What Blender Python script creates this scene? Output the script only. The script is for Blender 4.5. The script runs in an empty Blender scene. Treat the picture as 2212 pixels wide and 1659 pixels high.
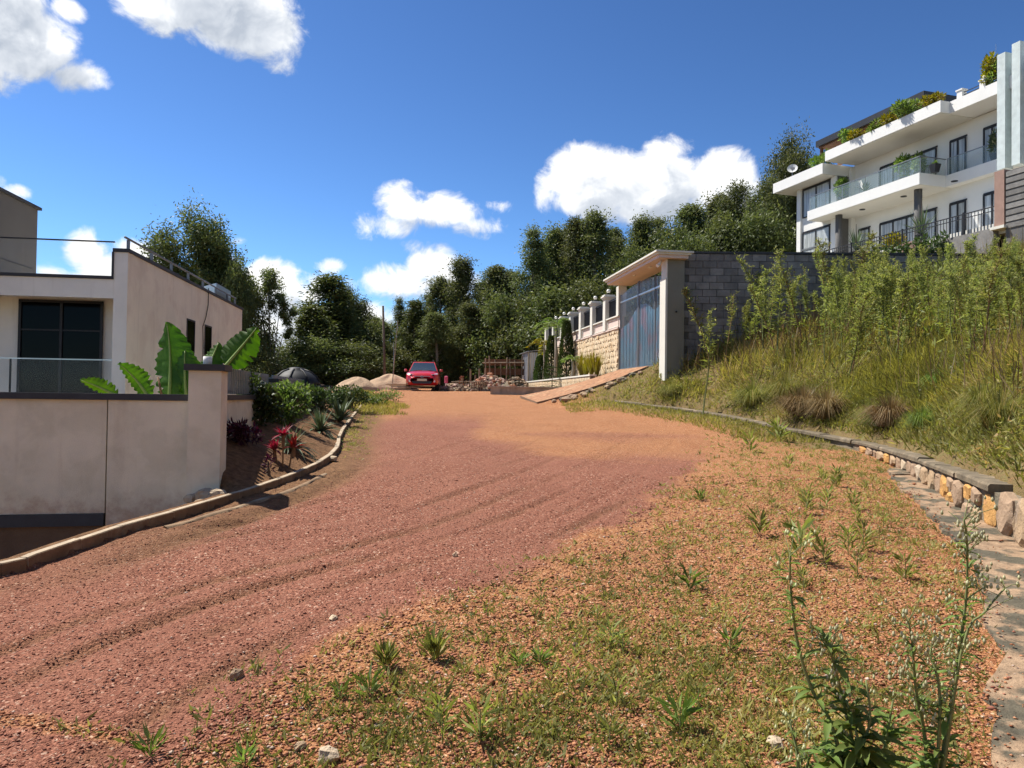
import bpy, math, random
import numpy as np
from mathutils import Matrix, Vector

S = bpy.context.scene
COL = S.collection
PI = math.pi
R = math.radians

# ------------------------------------------------------------------ camera
F_PX = 1024 * 26.0 / 36.0
EYE = Vector((0.0, 0.0, 1.6))
CAM_M = Matrix.Rotation(R(90 + 1.0), 4, 'X') @ Matrix.Rotation(R(0.8), 4, 'Z')
cam_data = bpy.data.cameras.new('camera')
cam_data.sensor_width = 36.0
cam_data.lens = 26.0
cam_data.clip_start = 0.05
cam_data.clip_end = 6000.0
cam = bpy.data.objects.new('camera', cam_data)
cam.matrix_world = Matrix.Translation(EYE) @ CAM_M
COL.objects.link(cam)
S.camera = cam

# ------------------------------------------------------------------ exposure
S.view_settings.view_transform = 'Standard'
S.view_settings.look = 'None'
S.view_settings.exposure = 0.82
S.view_settings.gamma = 1.0
S.view_settings.use_curve_mapping = False

# ------------------------------------------------------------------ sun
SUN_EL = R(56)
SUN_H = Vector((-0.86, 0.51, 0)).normalized()          # from the left and a little ahead
SUN_DIR = Vector((SUN_H.x * math.cos(SUN_EL), SUN_H.y * math.cos(SUN_EL), math.sin(SUN_EL)))
sun_d = bpy.data.lights.new('sun', 'SUN')
sun_d.energy = 4.8
sun_d.angle = R(0.53)
sun_d.color = (1.0, 0.95, 0.87)
sun = bpy.data.objects.new('sun', sun_d)
sun.rotation_euler = SUN_DIR.to_track_quat('Z', 'Y').to_euler()
sun.location = (-30, 20, 60)
COL.objects.link(sun)

# ------------------------------------------------------------------ sky
world = bpy.data.worlds.new('World')
S.world = world
world.use_nodes = True
NT = world.node_tree
NT.nodes.clear()


class G:
    """tiny node-graph helper: g.math('ADD', a, b) with sockets or numbers"""
    def __init__(s, nt):
        s.nt = nt

    def new(s, t, **kw):
        n = s.nt.nodes.new(t)
        for k, v in kw.items():
            setattr(n, k, v)
        return n

    def put(s, sock, v):
        if v is None:
            return
        if isinstance(v, bpy.types.NodeSocket):
            s.nt.links.new(v, sock)
        else:
            sock.default_value = v

    def math(s, op, a, b=None, c=None, clamp=False):
        n = s.new('ShaderNodeMath', operation=op, use_clamp=clamp)
        s.put(n.inputs[0], a)
        s.put(n.inputs[1], b)
        s.put(n.inputs[2], c)
        return n.outputs[0]

    def vmath(s, op, a, b=None):
        n = s.new('ShaderNodeVectorMath', operation=op)
        s.put(n.inputs[0], a)
        if b is not None:
            s.put(n.inputs[1], b)
        return n.outputs[0]

    def noise(s, vec, scale, detail=4.0, rough=0.55, dist=0.0):
        n = s.new('ShaderNodeTexNoise')
        s.put(n.inputs['Vector'], vec)
        n.inputs['Scale'].default_value = scale
        n.inputs['Detail'].default_value = detail
        n.inputs['Roughness'].default_value = rough
        n.inputs['Distortion'].default_value = dist
        return n

    def ramp(s, fac, stops, interp='LINEAR'):
        n = s.new('ShaderNodeValToRGB')
        cr = n.color_ramp
        cr.interpolation = interp
        while len(cr.elements) < len(stops):
            cr.elements.new(0.5)
        for e, (p, c) in zip(cr.elements, stops):
            e.position = p
            e.color = (*c, 1.0) if len(c) == 3 else c
        s.put(n.inputs[0], fac)
        return n.outputs[0]

    def mix(s, fac, a, b, blend='MIX'):
        n = s.new('ShaderNodeMix', data_type='RGBA', blend_type=blend)
        s.put(n.inputs[0], fac)
        for i, v in ((6, a), (7, b)):
            if isinstance(v, tuple) and len(v) == 3:
                v = (*v, 1.0)
            s.put(n.inputs[i], v)
        return n.outputs[2]

    def maprange(s, v, a, b, c=0.0, d=1.0, smooth=True):
        n = s.new('ShaderNodeMapRange', interpolation_type='SMOOTHSTEP' if smooth else 'LINEAR')
        s.put(n.inputs[0], v)
        for i, x in enumerate((a, b, c, d)):
            n.inputs[i + 1].default_value = x
        return n.outputs[0]


def ray(u, v):
    d = CAM_M.to_3x3() @ Vector(((u - 512) / F_PX, -(v - 384) / F_PX, -1.0))
    return d


def P(u, v, Y):
    """world point at distance Y ahead of the camera that is seen at picture point u, v (1024 x 768)"""
    d = ray(u, v)
    return EYE + d * (Y / d.y)


def cloud_dir(dx, dy):
    """display point (2212 wide) -> azimuth, tan(elevation)"""
    d = ray(dx * 0.46293, dy * 0.46293)
    return math.atan2(d.x, d.y), d.z / math.hypot(d.x, d.y)


# centre x, y, half width, half height above, half height below
CLOUDS = [
    (-60, 20, 170, 170, 130), (60, 110, 120, 95, 70), (150, 165, 75, 45, 40), (-30, 150, 120, 90, 50),
    (470, -20, 190, 90, 95), (580, 70, 90, 80, 75), (600, 130, 40, 30, 36), (360, 15, 120, 55, 62), (520, 40, 120, 60, 90), (445, 75, 60, 30, 35),
    (150, 18, 30, 16, 22),
    (1290, 400, 135, 95, 85), (1410, 395, 160, 75, 95), (1540, 405, 105, 85, 85), (1440, 330, 60, 45, 40), (1215, 420, 62, 60, 50), (1600, 430, 60, 55, 60),
    (870, 440, 60, 45, 50), (830, 490, 70, 38, 26), (950, 455, 95, 34, 34), (1040, 490, 62, 22, 18), (1075, 450, 26, 14, 12),
    (930, 570, 62, 44, 50), (860, 605, 95, 40, 45), (960, 620, 75, 50, 40), (800, 615, 60, 24, 30),
    (580, 605, 80, 52, 60), (650, 625, 70, 36, 45), (520, 625, 60, 70, 60), (600, 680, 110, 50, 60),
    (180, 555, 52, 62, 60), (215, 590, 90, 45, 50), (305, 565, 60, 55, 60), (140, 600, 80, 36, 40),
    (30, 412, 30, 16, 20), (0, 390, 16, 14, 16), (710, 577, 26, 13, 13), (515, 520, 12, 7, 7),
    (800, 690, 90, 45, 45), (640, 740, 160, 45, 60), (890, 540, 30, 18, 16),
]

def cloud_field(gg, pvec, clouds):
    """largest of a set of soft ellipses, in azimuth / tangent of elevation"""
    acc = None
    for (cx, cy, hw, hu, hd) in clouds:
        cy, hv = cy + (hd - hu) / 2, (hu + hd) / 2
        a0, t0 = cloud_dir(cx, cy)
        k = 0.46293 / F_PX * math.cos(a0) ** 2
        k2 = 0.46293 / F_PX * math.cos(a0)
        sx, sy = 1 / (hw * k), 1 / (hv * k2)
        n = gg.new('ShaderNodeVectorMath', operation='MULTIPLY_ADD')
        gg.put(n.inputs[0], pvec)
        n.inputs[1].default_value = (sx, sy, 0)
        n.inputs[2].default_value = (-a0 * sx, -t0 * sy, 0)
        dt = gg.new('ShaderNodeVectorMath', operation='DOT_PRODUCT')
        gg.put(dt.inputs[0], n.outputs[0])
        gg.put(dt.inputs[1], n.outputs[0])
        w = 0.5 * min(hw, hv * 1.3) / 42.0
        e = gg.math('MULTIPLY_ADD', dt.outputs['Value'], -w, w)
        acc = e if acc is None else gg.math('SMOOTH_MAX', acc, e, 0.12)
    return acc


g = G(NT)
tc = g.new('ShaderNodeTexCoord')
sep = g.new('ShaderNodeSeparateXYZ')
NT.links.new(tc.outputs['Generated'], sep.inputs[0])
az = g.math('ARCTAN2', sep.outputs[0], sep.outputs[1])
hyp = g.math('SQRT', g.math('MULTIPLY_ADD', sep.outputs[0], sep.outputs[0], g.math('MULTIPLY', sep.outputs[1], sep.outputs[1])))
te = g.math('DIVIDE', sep.outputs[2], g.math('MAXIMUM', hyp, 0.02))
n1 = g.noise(tc.outputs['Generated'], 19.0, 8.0, 0.62, 0.4)
n2 = g.noise(g.vmath('ADD', tc.outputs['Generated'], (-0.012, 0.0, 0.016)), 19.0, 4.0, 0.6, 0.4)
# the rest of the sky, outside the picture, carries clouds of the same kind
outm = g.math('MAXIMUM', g.maprange(g.math('ABSOLUTE', az), 0.68, 0.85), g.maprange(te, 0.60, 0.75))
gen = g.math('MULTIPLY_ADD', g.noise(tc.outputs['Generated'], 4.5, 2.0).outputs['Fac'], 6.0, -3.6)
gen = g.math('MULTIPLY_ADD', outm, g.math('ADD', gen, 3.0), -3.0)
pv = g.new('ShaderNodeCombineXYZ')
g.put(pv.inputs[0], az)
g.put(pv.inputs[1], te)
f1 = g.math('MAXIMUM', cloud_field(g, pv.outputs[0], CLOUDS), gen)
f2 = g.math('MAXIMUM', cloud_field(g, g.vmath('ADD', pv.outputs[0], (-0.020, 0.034, 0)), [c for c in CLOUDS if c[2] > 58]), gen)
AMP = 2.8
d1 = g.math('MULTIPLY_ADD', n1.outputs['Fac'], AMP, g.math('MINIMUM', f1, 1.2))
d1 = g.math('ADD', d1, -AMP * 0.5 - 0.1)
d2 = g.math('MULTIPLY_ADD', n2.outputs['Fac'], AMP, g.math('MINIMUM', f2, 1.2))
d2 = g.math('ADD', d2, -AMP * 0.5 - 0.1)
dens = g.maprange(d1, -0.32, 0.50)
up_only = g.maprange(te, -0.01, 0.02)
dens = g.math('MULTIPLY', dens, up_only)
lit = g.math('MULTIPLY_ADD', g.math('SUBTRACT', d1, d2), 0.55, 0.52, clamp=True)
thick = g.maprange(d1, 0.25, 1.25, 0.0, 0.30)
lit = g.math('SUBTRACT', lit, thick, clamp=True)
ccol = g.ramp(lit, [(0.0, (0.44, 0.49, 0.57)), (0.35, (0.66, 0.70, 0.76)), (0.62, (0.95, 0.96, 0.97)), (1.0, (1.04, 1.03, 1.01))])
sky = g.new('ShaderNodeTexSky', sky_type='NISHITA')
sky.sun_disc = False
sky.sun_elevation = SUN_EL
sky.sun_rotation = math.atan2(SUN_H.x, SUN_H.y)
sky.altitude = 1800.0
sky.air_density = 1.0
sky.dust_density = 0.6
sky.ozone_density = 2.2
bg1 = g.new('ShaderNodeBackground')
gam = g.new('ShaderNodeGamma')
gam.inputs[1].default_value = 1.45
NT.links.new(g.vmath('MULTIPLY', sky.outputs[0], (0.115, 0.118, 0.125)), gam.inputs[0])
SKY_OUT = g.vmath('MULTIPLY', gam.outputs[0], (6.0, 6.9, 6.75))
NT.links.new(SKY_OUT, bg1.inputs[0])
bg1.inputs[1].default_value = 0.125
bg2 = g.new('ShaderNodeBackground')
NT.links.new(ccol, bg2.inputs[0])
bg2.inputs[1].default_value = 0.68
mx = g.new('ShaderNodeMixShader')
NT.links.new(dens, mx.inputs[0])
NT.links.new(bg1.outputs[0], mx.inputs[1])
NT.links.new(bg2.outputs[0], mx.inputs[2])
wo = g.new('ShaderNodeOutputWorld')
NT.links.new(mx.outputs[0], wo.inputs[0])

# ================================================================== helpers
def tag(o, label=None, cat=None, group=None, kind=None):
    if label:
        o['label'] = label
    if cat:
        o['category'] = cat
    if group:
        o['group'] = group
    if kind:
        o['kind'] = kind
    return o


def thing(name, label, cat, loc=(0, 0, 0), rz=0.0, group=None):
    o = bpy.data.objects.new(name, None)
    o.empty_display_size = 0.2
    COL.objects.link(o)
    o.location = loc
    o.rotation_euler = (0, 0, rz)
    return tag(o, label, cat, group)


def put(name, mesh, parent=None, loc=(0, 0, 0), rot=(0, 0, 0), scale=(1, 1, 1)):
    o = bpy.data.objects.new(name, mesh)
    COL.objects.link(o)
    o.parent = parent
    o.location = loc
    o.rotation_euler = rot
    o.scale = scale
    return o


def copy_tree(o, parent=None):
    c = o.copy()
    COL.objects.link(c)
    c.parent = parent
    for ch in list(o.children):
        copy_tree(ch, c)
    return c


class MB:
    """collects boxes, tubes, prisms and strips into one mesh"""
    def __init__(s):
        s.v = []
        s.f = []
        s.m = []
        s.cur = 0

    def add(s, vs, fs):
        b = len(s.v)
        s.v.extend([tuple(p) for p in vs])
        for f in fs:
            s.f.append(tuple(i + b for i in f))
            s.m.append(s.cur)
        return s

    def box(s, x0, x1, y0, y1, z0, z1):
        return s.hexa([(x0, y0, z0), (x1, y0, z0), (x1, y1, z0), (x0, y1, z0), (x0, y0, z1), (x1, y0, z1), (x1, y1, z1), (x0, y1, z1)])

    def hexa(s, p):
        return s.add(p, [(0, 3, 2, 1), (4, 5, 6, 7), (0, 1, 5, 4), (1, 2, 6, 5), (2, 3, 7, 6), (3, 0, 4, 7)])

    def cbox(s, c, d, bev=0.0, rz=0.0, tilt=0.0):
        """centred box with chamfered vertical and top edges"""
        x, y, z = d[0] / 2, d[1] / 2, d[2] / 2
        M = Matrix.Translation(c) @ Matrix.Rotation(rz, 4, 'Z') @ Matrix.Rotation(tilt, 4, 'X')
        if bev <= 0:
            pts = [(-x, -y, -z), (x, -y, -z), (x, y, -z), (-x, y, -z), (-x, -y, z), (x, -y, z), (x, y, z), (-x, y, z)]
            return s.hexa([M @ Vector(q) for q in pts])
        b = min(bev, x * .9, y * .9, z * .9)
        ring = [(-x + b, -y), (x - b, -y), (x, -y + b), (x, y - b), (x - b, y), (-x + b, y), (-x, y - b), (-x, -y + b)]
        ins = [(q[0] * (x - b) / x, q[1] * (y - b) / y) for q in ring]
        vs = [(q[0], q[1], -z) for q in ring] + [(q[0], q[1], z - b) for q in ring] + [(q[0], q[1], z) for q in ins]
        fs = [tuple(range(7, -1, -1)), tuple(range(16, 24))]
        for k in range(8):
            n = (k + 1) % 8
            fs.append((k, n, 8 + n, 8 + k))
            fs.append((8 + k, 8 + n, 16 + n, 16 + k))
        return s.add([M @ Vector(q) for q in vs], fs)

    def prism(s, poly, z0, z1):
        n = len(poly)
        vs = [(p[0], p[1], z0) for p in poly] + [(p[0], p[1], z1) for p in poly]
        fs = [tuple(range(n - 1, -1, -1)), tuple(range(n, 2 * n))]
        fs += [(k, (k + 1) % n, n + (k + 1) % n, n + k) for k in range(n)]
        return s.add(vs, fs)

    def tube(s, pts, rad, n=6, cap=True):
        pts = [Vector(p) for p in pts]
        if not hasattr(rad, '__len__'):
            rad = [rad] * len(pts)
        vs = []
        prev = None
        for i, p in enumerate(pts):
            t = (pts[min(i + 1, len(pts) - 1)] - pts[max(i - 1, 0)])
            t = t.normalized() if t.length > 1e-9 else Vector((0, 0, 1))
            if prev is None:
                a = t.orthogonal().normalized()
            else:
                a = (prev - t * prev.dot(t))
                a = a.normalized() if a.length > 1e-6 else t.orthogonal().normalized()
            prev = a
            b = t.cross(a)
            for k in range(n):
                th = 2 * PI * k / n
                vs.append(p + (a * math.cos(th) + b * math.sin(th)) * rad[i])
        fs = []
        for i in range(len(pts) - 1):
            for k in range(n):
                k2 = (k + 1) % n
                fs.append((i * n + k, i * n + k2, (i + 1) * n + k2, (i + 1) * n + k))
        if cap:
            fs.append(tuple(range(n - 1, -1, -1)))
            fs.append(tuple(range((len(pts) - 1) * n, len(pts) * n)))
        return s.add(vs, fs)

    def lathe(s, prof, n=16, c=(0, 0, 0)):
        vs = []
        for r, z in prof:
            for k in range(n):
                th = 2 * PI * k / n
                vs.append((c[0] + r * math.cos(th), c[1] + r * math.sin(th), c[2] + z))
        fs = []
        for i in range(len(prof) - 1):
            for k in range(n):
                k2 = (k + 1) % n
                fs.append((i * n + k, i * n + k2, (i + 1) * n + k2, (i + 1) * n + k))
        fs.append(tuple(range(n - 1, -1, -1)))
        fs.append(tuple(range((len(prof) - 1) * n, len(prof) * n)))
        return s.add(vs, fs)

    def strip(s, path, widths, side, fold=0.0, up=(0, 0, 1)):
        """a leaf-like strip along path; fold lifts both edges, making a keel"""
        vs = []
        up = Vector(up)
        for p, w in zip(path, widths):
            p = Vector(p)
            sd = Vector(side)
            vs += [p - sd * w + up * fold * w, p, p + sd * w + up * fold * w]
        fs = []
        for i in range(len(path) - 1):
            a = i * 3
            fs += [(a, a + 1, a + 4, a + 3), (a + 1, a + 2, a + 5, a + 4)]
        return s.add(vs, fs)

    def mesh(s, name, mats, smooth=False):
        me = bpy.data.meshes.new(name)
        me.from_pydata(s.v, [], s.f)
        if not isinstance(mats, (list, tuple)):
            mats = [mats]
        for m in mats:
            me.materials.append(m)
        if len(mats) > 1:
            me.polygons.foreach_set('material_index', s.m)
        if smooth:
            me.polygons.foreach_set('use_smooth', [True] * len(s.f))
        me.update()
        return me

    def build(s, name, mats, parent=None, smooth=False, **kw):
        return put(name, s.mesh(name, mats, smooth), parent, **kw)


def np_mesh(name, V, Q, mats, smooth=False, attrs=None, midx=None):
    """V (n,3), Q (m,3 or 4)"""
    V = np.asarray(V, dtype=np.float32)
    Q = np.asarray(Q, dtype=np.int32)
    me = bpy.data.meshes.new(name)
    k = Q.shape[1]
    me.vertices.add(len(V))
    me.vertices.foreach_set('co', V.ravel())
    me.loops.add(Q.size)
    me.loops.foreach_set('vertex_index', Q.ravel())
    me.polygons.add(len(Q))
    me.polygons.foreach_set('loop_start', np.arange(len(Q), dtype=np.int32) * k)
    if smooth:
        me.polygons.foreach_set('use_smooth', np.ones(len(Q), dtype=bool))
    for m in (mats if isinstance(mats, (list, tuple)) else [mats]):
        me.materials.append(m)
    if midx is not None:
        me.polygons.foreach_set('material_index', np.asarray(midx, dtype=np.int32))
    me.update(calc_edges=True)
    for an, (typ, data) in (attrs or {}).items():
        at = me.attributes.new(an, typ, 'POINT')
        at.data.foreach_set('color' if typ == 'FLOAT_COLOR' else 'value', np.asarray(data, dtype=np.float32).ravel())
    return me


def unit(a):
    return a / np.maximum(np.linalg.norm(a, axis=-1, keepdims=True), 1e-9)


def leaves_mesh(name, pos, dirs, L, W, rnd, mat, mid=0.45, fold=0.0, rng=None, side=None):
    """diamond leaves: base, two shoulders, tip"""
    pos = np.asarray(pos, float)
    dirs = unit(np.asarray(dirs, float))
    n = len(pos)
    if side is None:
        rv = (rng or np.random.default_rng(1)).normal(size=(n, 3))
        side = np.cross(dirs, rv)
    side = unit(side)
    nor = np.cross(dirs, side)
    L = np.broadcast_to(L, n)[:, None]
    W = np.broadcast_to(W, n)[:, None]
    m = pos + dirs * L * mid + nor * fold * L
    V = np.stack([pos, m - side * W / 2, pos + dirs * L, m + side * W / 2], 1).reshape(-1, 3)
    Q = np.arange(4 * n).reshape(n, 4)
    return np_mesh(name, V, Q, mat, attrs={'rnd': ('FLOAT', np.repeat(rnd, 4))})


# ------------------------------------------------------------------ materials
def mat(name, col, rough=0.85, var=0.12, vscale=1.5, bump=0.0, bscale=60.0, metal=0.0, spec=0.3, col2=None, c2scale=1.0,
        c2lo=0.5, c2hi=0.7, streak=0.0, streak_col=(0.1, 0.09, 0.07), stretch=(1, 1, 1), objrand=0.0, splash=None):
    m = bpy.data.materials.new(name)
    m.use_nodes = True
    nt = m.node_tree
    q = G(nt)
    bs = nt.nodes['Principled BSDF']
    geo = q.new('ShaderNodeNewGeometry')
    pos = geo.outputs['Position']
    if stretch != (1, 1, 1):
        pos = q.vmath('MULTIPLY', pos, stretch)
    c = (*col, 1.0)
    nv = q.noise(pos, vscale, 6.0, 0.6)
    f = q.maprange(nv.outputs['Fac'], 0.3, 0.7, 1 - var, 1 + var, smooth=False)
    if col2 is not None:
        n2 = q.noise(pos, c2scale, 5.0, 0.6, 0.3)
        c = q.mix(q.maprange(n2.outputs['Fac'], c2lo, c2hi), col, col2)
    if streak > 0:
        st = q.noise(q.vmath('MULTIPLY', geo.outputs['Position'], (3.0, 3.0, 0.25)), 2.2, 5.0, 0.65)
        c = q.mix(q.maprange(st.outputs['Fac'], 0.5, 0.78, 0.0, streak), c, streak_col)
    if splash is not None:
        sz = q.new('ShaderNodeSeparateXYZ')
        q.put(sz.inputs[0], geo.outputs['Position'])
        sn = q.noise(geo.outputs['Position'], 5.0, 6.0, 0.7)
        f0 = q.math('MULTIPLY_ADD', sn.outputs['Fac'], 0.9, q.math('SUBTRACT', splash, sz.outputs[2]))
        c = q.mix(q.maprange(f0, 0.30, 0.75, 0.0, 0.7), c, (0.40, 0.22, 0.13))
    hv = q.new('ShaderNodeHueSaturation')
    q.put(hv.inputs['Color'], c)
    if objrand > 0:
        oi = q.new('ShaderNodeObjectInfo')
        f = q.math('MULTIPLY', f, q.maprange(oi.outputs['Random'], 0, 1, 1 - objrand, 1 + objrand, smooth=False))
    q.put(hv.inputs['Value'], f)
    nt.links.new(hv.outputs[0], bs.inputs['Base Color'])
    bs.inputs['Roughness'].default_value = rough
    bs.inputs['Metallic'].default_value = metal
    bs.inputs['Specular IOR Level'].default_value = spec
    if bump > 0:
        nb = q.noise(pos, bscale, 4.0, 0.65)
        b = q.new('ShaderNodeBump')
        b.inputs['Strength'].default_value = 1.0
        b.inputs['Distance'].default_value = bump
        nt.links.new(nb.outputs['Fac'], b.inputs['Height'])
        nt.links.new(b.outputs[0], bs.inputs['Normal'])
    return m


def leaf_mat(name, dark, light, trans=0.3, rough=0.55, objrand=0.2, tint=None, spec=0.25):
    m = bpy.data.materials.new(name)
    m.use_nodes = True
    nt = m.node_tree
    q = G(nt)
    bs = nt.nodes['Principled BSDF']
    at = q.new('ShaderNodeAttribute', attribute_name='rnd')
    oi = q.new('ShaderNodeObjectInfo')
    stops = [(0.0, dark), (0.85, light)] if tint is None else [(0.0, dark), (0.75, light), (1.0, tint)]
    c = q.ramp(at.outputs['Fac'], stops)
    hv = q.new('ShaderNodeHueSaturation')
    q.put(hv.inputs['Color'], c)
    q.put(hv.inputs['Value'], q.maprange(oi.outputs['Random'], 0, 1, 1 - objrand, 1 + objrand, smooth=False))
    q.put(hv.inputs['Hue'], q.maprange(oi.outputs['Random'], 0, 1, 0.5 - objrand * 0.06, 0.5 + objrand * 0.06, smooth=False))
    nt.links.new(hv.outputs[0], bs.inputs['Base Color'])
    bs.inputs['Roughness'].default_value = rough
    bs.inputs['Specular IOR Level'].default_value = spec
    tr = q.new('ShaderNodeBsdfTranslucent')
    hv2 = q.new('ShaderNodeHueSaturation')
    hv2.inputs['Saturation'].default_value = 1.15
    hv2.inputs['Value'].default_value = 1.5
    nt.links.new(hv.outputs[0], hv2.inputs['Color'])
    nt.links.new(hv2.outputs[0], tr.inputs[0])
    ms = q.new('ShaderNodeMixShader')
    ms.inputs[0].default_value = trans
    nt.links.new(bs.outputs[0], ms.inputs[1])
    nt.links.new(tr.outputs[0], ms.inputs[2])
    nt.links.new(ms.outputs[0], nt.nodes['Material Output'].inputs[0])
    return m


def glass_mat(name, tint, alpha, rough=0.03):
    """thin pane: part clear, part mirror"""
    m = bpy.data.materials.new(name)
    m.use_nodes = True
    nt = m.node_tree
    q = G(nt)
    bs = nt.nodes['Principled BSDF']
    bs.inputs['Base Color'].default_value = (*tint, 1)
    bs.inputs['Roughness'].default_value = rough
    bs.inputs['Specular IOR Level'].default_value = 0.9
    tr = q.new('ShaderNodeBsdfTransparent')
    tr.inputs[0].default_value = (min(1, tint[0] * 1.2 + .5), min(1, tint[1] * 1.2 + .55), min(1, tint[2] * 1.2 + .52), 1)
    ms = q.new('ShaderNodeMixShader')
    ms.inputs[0].default_value = alpha
    nt.links.new(tr.outputs[0], ms.inputs[1])
    nt.links.new(bs.outputs[0], ms.inputs[2])
    nt.links.new(ms.outputs[0], nt.nodes['Material Output'].inputs[0])
    return m


M = {}
M['cream'] = mat('cream_render', (0.83, 0.755, 0.585), 0.93, 0.10, 1.6, 0.008, 140, streak=0.34, streak_col=(0.56, 0.455, 0.33), col2=(0.75, 0.68, 0.515), c2scale=2.6, c2lo=0.42, c2hi=0.6, splash=0.30)
M['house_front'] = mat('house_front_render', (0.82, 0.80, 0.73), 0.92, 0.08, 1.1, 0.005, 150, streak=0.3, streak_col=(0.45, 0.42, 0.35))
M['house_cream'] = mat('house_render', (0.83, 0.75, 0.605), 0.92, 0.08, 1.1, 0.005, 150, streak=0.25, streak_col=(0.44, 0.37, 0.29), col2=(0.77, 0.675, 0.54), c2scale=1.6, c2lo=0.45, c2hi=0.62)
M['dark_trim'] = mat('charcoal_paint', (0.045, 0.046, 0.05), 0.6, 0.2, 4, 0.002, 90)
M['dark_wall'] = mat('charcoal_wall', (0.12, 0.115, 0.11), 0.85, 0.10, 0.8, 0.004, 120)
M['basement'] = mat('brown_footing', (0.16, 0.10, 0.06), 0.9, 0.25, 2, 0.01, 40)
M['white'] = mat('white_paint', (0.72, 0.71, 0.68), 0.75, 0.03, 0.6, 0.002, 120, streak=0.10, streak_col=(0.55, 0.53, 0.48))
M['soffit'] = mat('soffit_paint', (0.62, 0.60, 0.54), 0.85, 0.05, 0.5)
M['offwhite'] = mat('wall_offwhite', (0.70, 0.69, 0.66), 0.85, 0.04, 0.6)
M['black_roof'] = mat('black_fascia', (0.022, 0.022, 0.025), 0.5, 0.15, 2)
M['timber'] = mat('brown_timber', (0.16, 0.075, 0.035), 0.75, 0.25, 3, stretch=(1, 1, 6))
M['fin'] = mat('pale_stone_fin', (0.50, 0.56, 0.55), 0.75, 0.12, 3.5, 0.004, 30)
M['grey_metal'] = mat('grey_metal', (0.22, 0.23, 0.24), 0.45, 0.1, 4, metal=0.4)
M['dark_metal'] = mat('dark_metal', (0.03, 0.03, 0.033), 0.5, 0.1, 4, metal=0.3)
M['chrome'] = mat('bright_steel', (0.55, 0.56, 0.57), 0.3, 0.05, 4, metal=0.8)
M['concrete'] = mat('old_concrete', (0.40, 0.33, 0.26), 0.95, 0.22, 2.5, 0.012, 45, col2=(0.17, 0.16, 0.12), c2scale=1.3, c2lo=0.5, c2hi=0.72)
M['coping_old'] = mat('mossy_coping', (0.15, 0.12, 0.08), 0.96, 0.3, 6, 0.012, 45, col2=(0.33, 0.25, 0.165), c2scale=2.2, c2lo=0.52, c2hi=0.75)
M['kerb'] = mat('kerb_concrete', (0.40, 0.315, 0.22), 0.95, 0.20, 5, 0.006, 60, col2=(0.17, 0.12, 0.08), c2scale=2.4, c2lo=0.55, c2hi=0.8)
M['slab'] = mat('drain_slab', (0.29, 0.195, 0.12), 0.97, 0.35, 9, 0.020, 26, col2=(0.095, 0.082, 0.056), c2scale=2.8, c2lo=0.44, c2hi=0.54)
M['mortar'] = mat('mortar', (0.22, 0.175, 0.12), 0.97, 0.25, 5, 0.015, 40, col2=(0.10, 0.10, 0.07), c2scale=2, c2lo=0.45, c2hi=0.7)
M['stone_a'] = mat('stone_tan', (0.36, 0.25, 0.15), 0.92, 0.22, 7, 0.02, 22, col2=(0.26, 0.20, 0.15), c2scale=3)
M['stone_b'] = mat('stone_ochre', (0.48, 0.26, 0.085), 0.92, 0.20, 9, 0.02, 26, col2=(0.42, 0.22, 0.10), c2scale=5)
M['stone_c'] = mat('stone_brown_grey', (0.33, 0.225, 0.145), 0.92, 0.22, 6, 0.02, 20, col2=(0.22, 0.16, 0.11), c2scale=3)
M['stone_d'] = mat('stone_pale', (0.44, 0.34, 0.23), 0.92, 0.20, 8, 0.015, 22, col2=(0.34, 0.27, 0.2), c2scale=3)
M['clad'] = mat('cladding_stone', (0.66, 0.52, 0.34), 0.9, 0.2, 4, 0.02, 12, objrand=0.2, col2=(0.52, 0.36, 0.2), c2scale=2.0)
M['pink'] = mat('pale_pink_paint', (0.62, 0.50, 0.43), 0.85, 0.05, 1.5)
M['pillar_paint'] = mat('pale_green_grey_paint', (0.64, 0.62, 0.54), 0.85, 0.05, 1.5, streak=0.15, streak_col=(0.4, 0.38, 0.3))
M['block'] = mat('concrete_block', (0.20, 0.19, 0.178), 0.95, 0.25, 3.5, 0.012, 40, objrand=0.24)
M['block_mortar'] = mat('block_mortar', (0.115, 0.11, 0.10), 0.97, 0.15, 5)
M['rubber'] = mat('tyre_rubber', (0.02, 0.02, 0.02), 0.9, 0.1, 5)
M['black_plastic'] = mat('black_plastic', (0.018, 0.018, 0.02), 0.35, 0.1, 5, spec=0.5)
M['tank'] = mat('tank_plastic', (0.018, 0.019, 0.021), 0.6, 0.1, 3, spec=0.25)
M['sand'] = mat('sand', (0.42, 0.29, 0.185), 0.97, 0.12, 1.5, 0.03, 9)
M['brick'] = mat('clay_brick', (0.42, 0.19, 0.11), 0.92, 0.2, 6, objrand=0.25)
M['rubble'] = mat('pinkish_rubble', (0.44, 0.30, 0.24), 0.95, 0.25, 5, 0.01, 30, objrand=0.25)
M['bark'] = mat('bark', (0.13, 0.10, 0.075), 0.95, 0.3, 3, 0.02, 14, stretch=(1, 1, 0.3))
M['pale_bark'] = mat('pale_bark', (0.30, 0.26, 0.20), 0.9, 0.3, 2, 0.01, 14, stretch=(1, 1, 0.3))
M['log'] = mat('grey_log', (0.26, 0.19, 0.13), 0.95, 0.3, 4, 0.01, 20, objrand=0.25)
M['tin'] = mat('tin_sheet', (0.42, 0.43, 0.44), 0.42, 0.15, 1.5, metal=0.55, streak=0.3, streak_col=(0.22, 0.2, 0.18))
M['stem'] = mat('green_stem', (0.17, 0.19, 0.07), 0.8, 0.2, 6)
M['dry_stem'] = mat('dry_stem', (0.20, 0.12, 0.06), 0.85, 0.25, 6)
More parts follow.
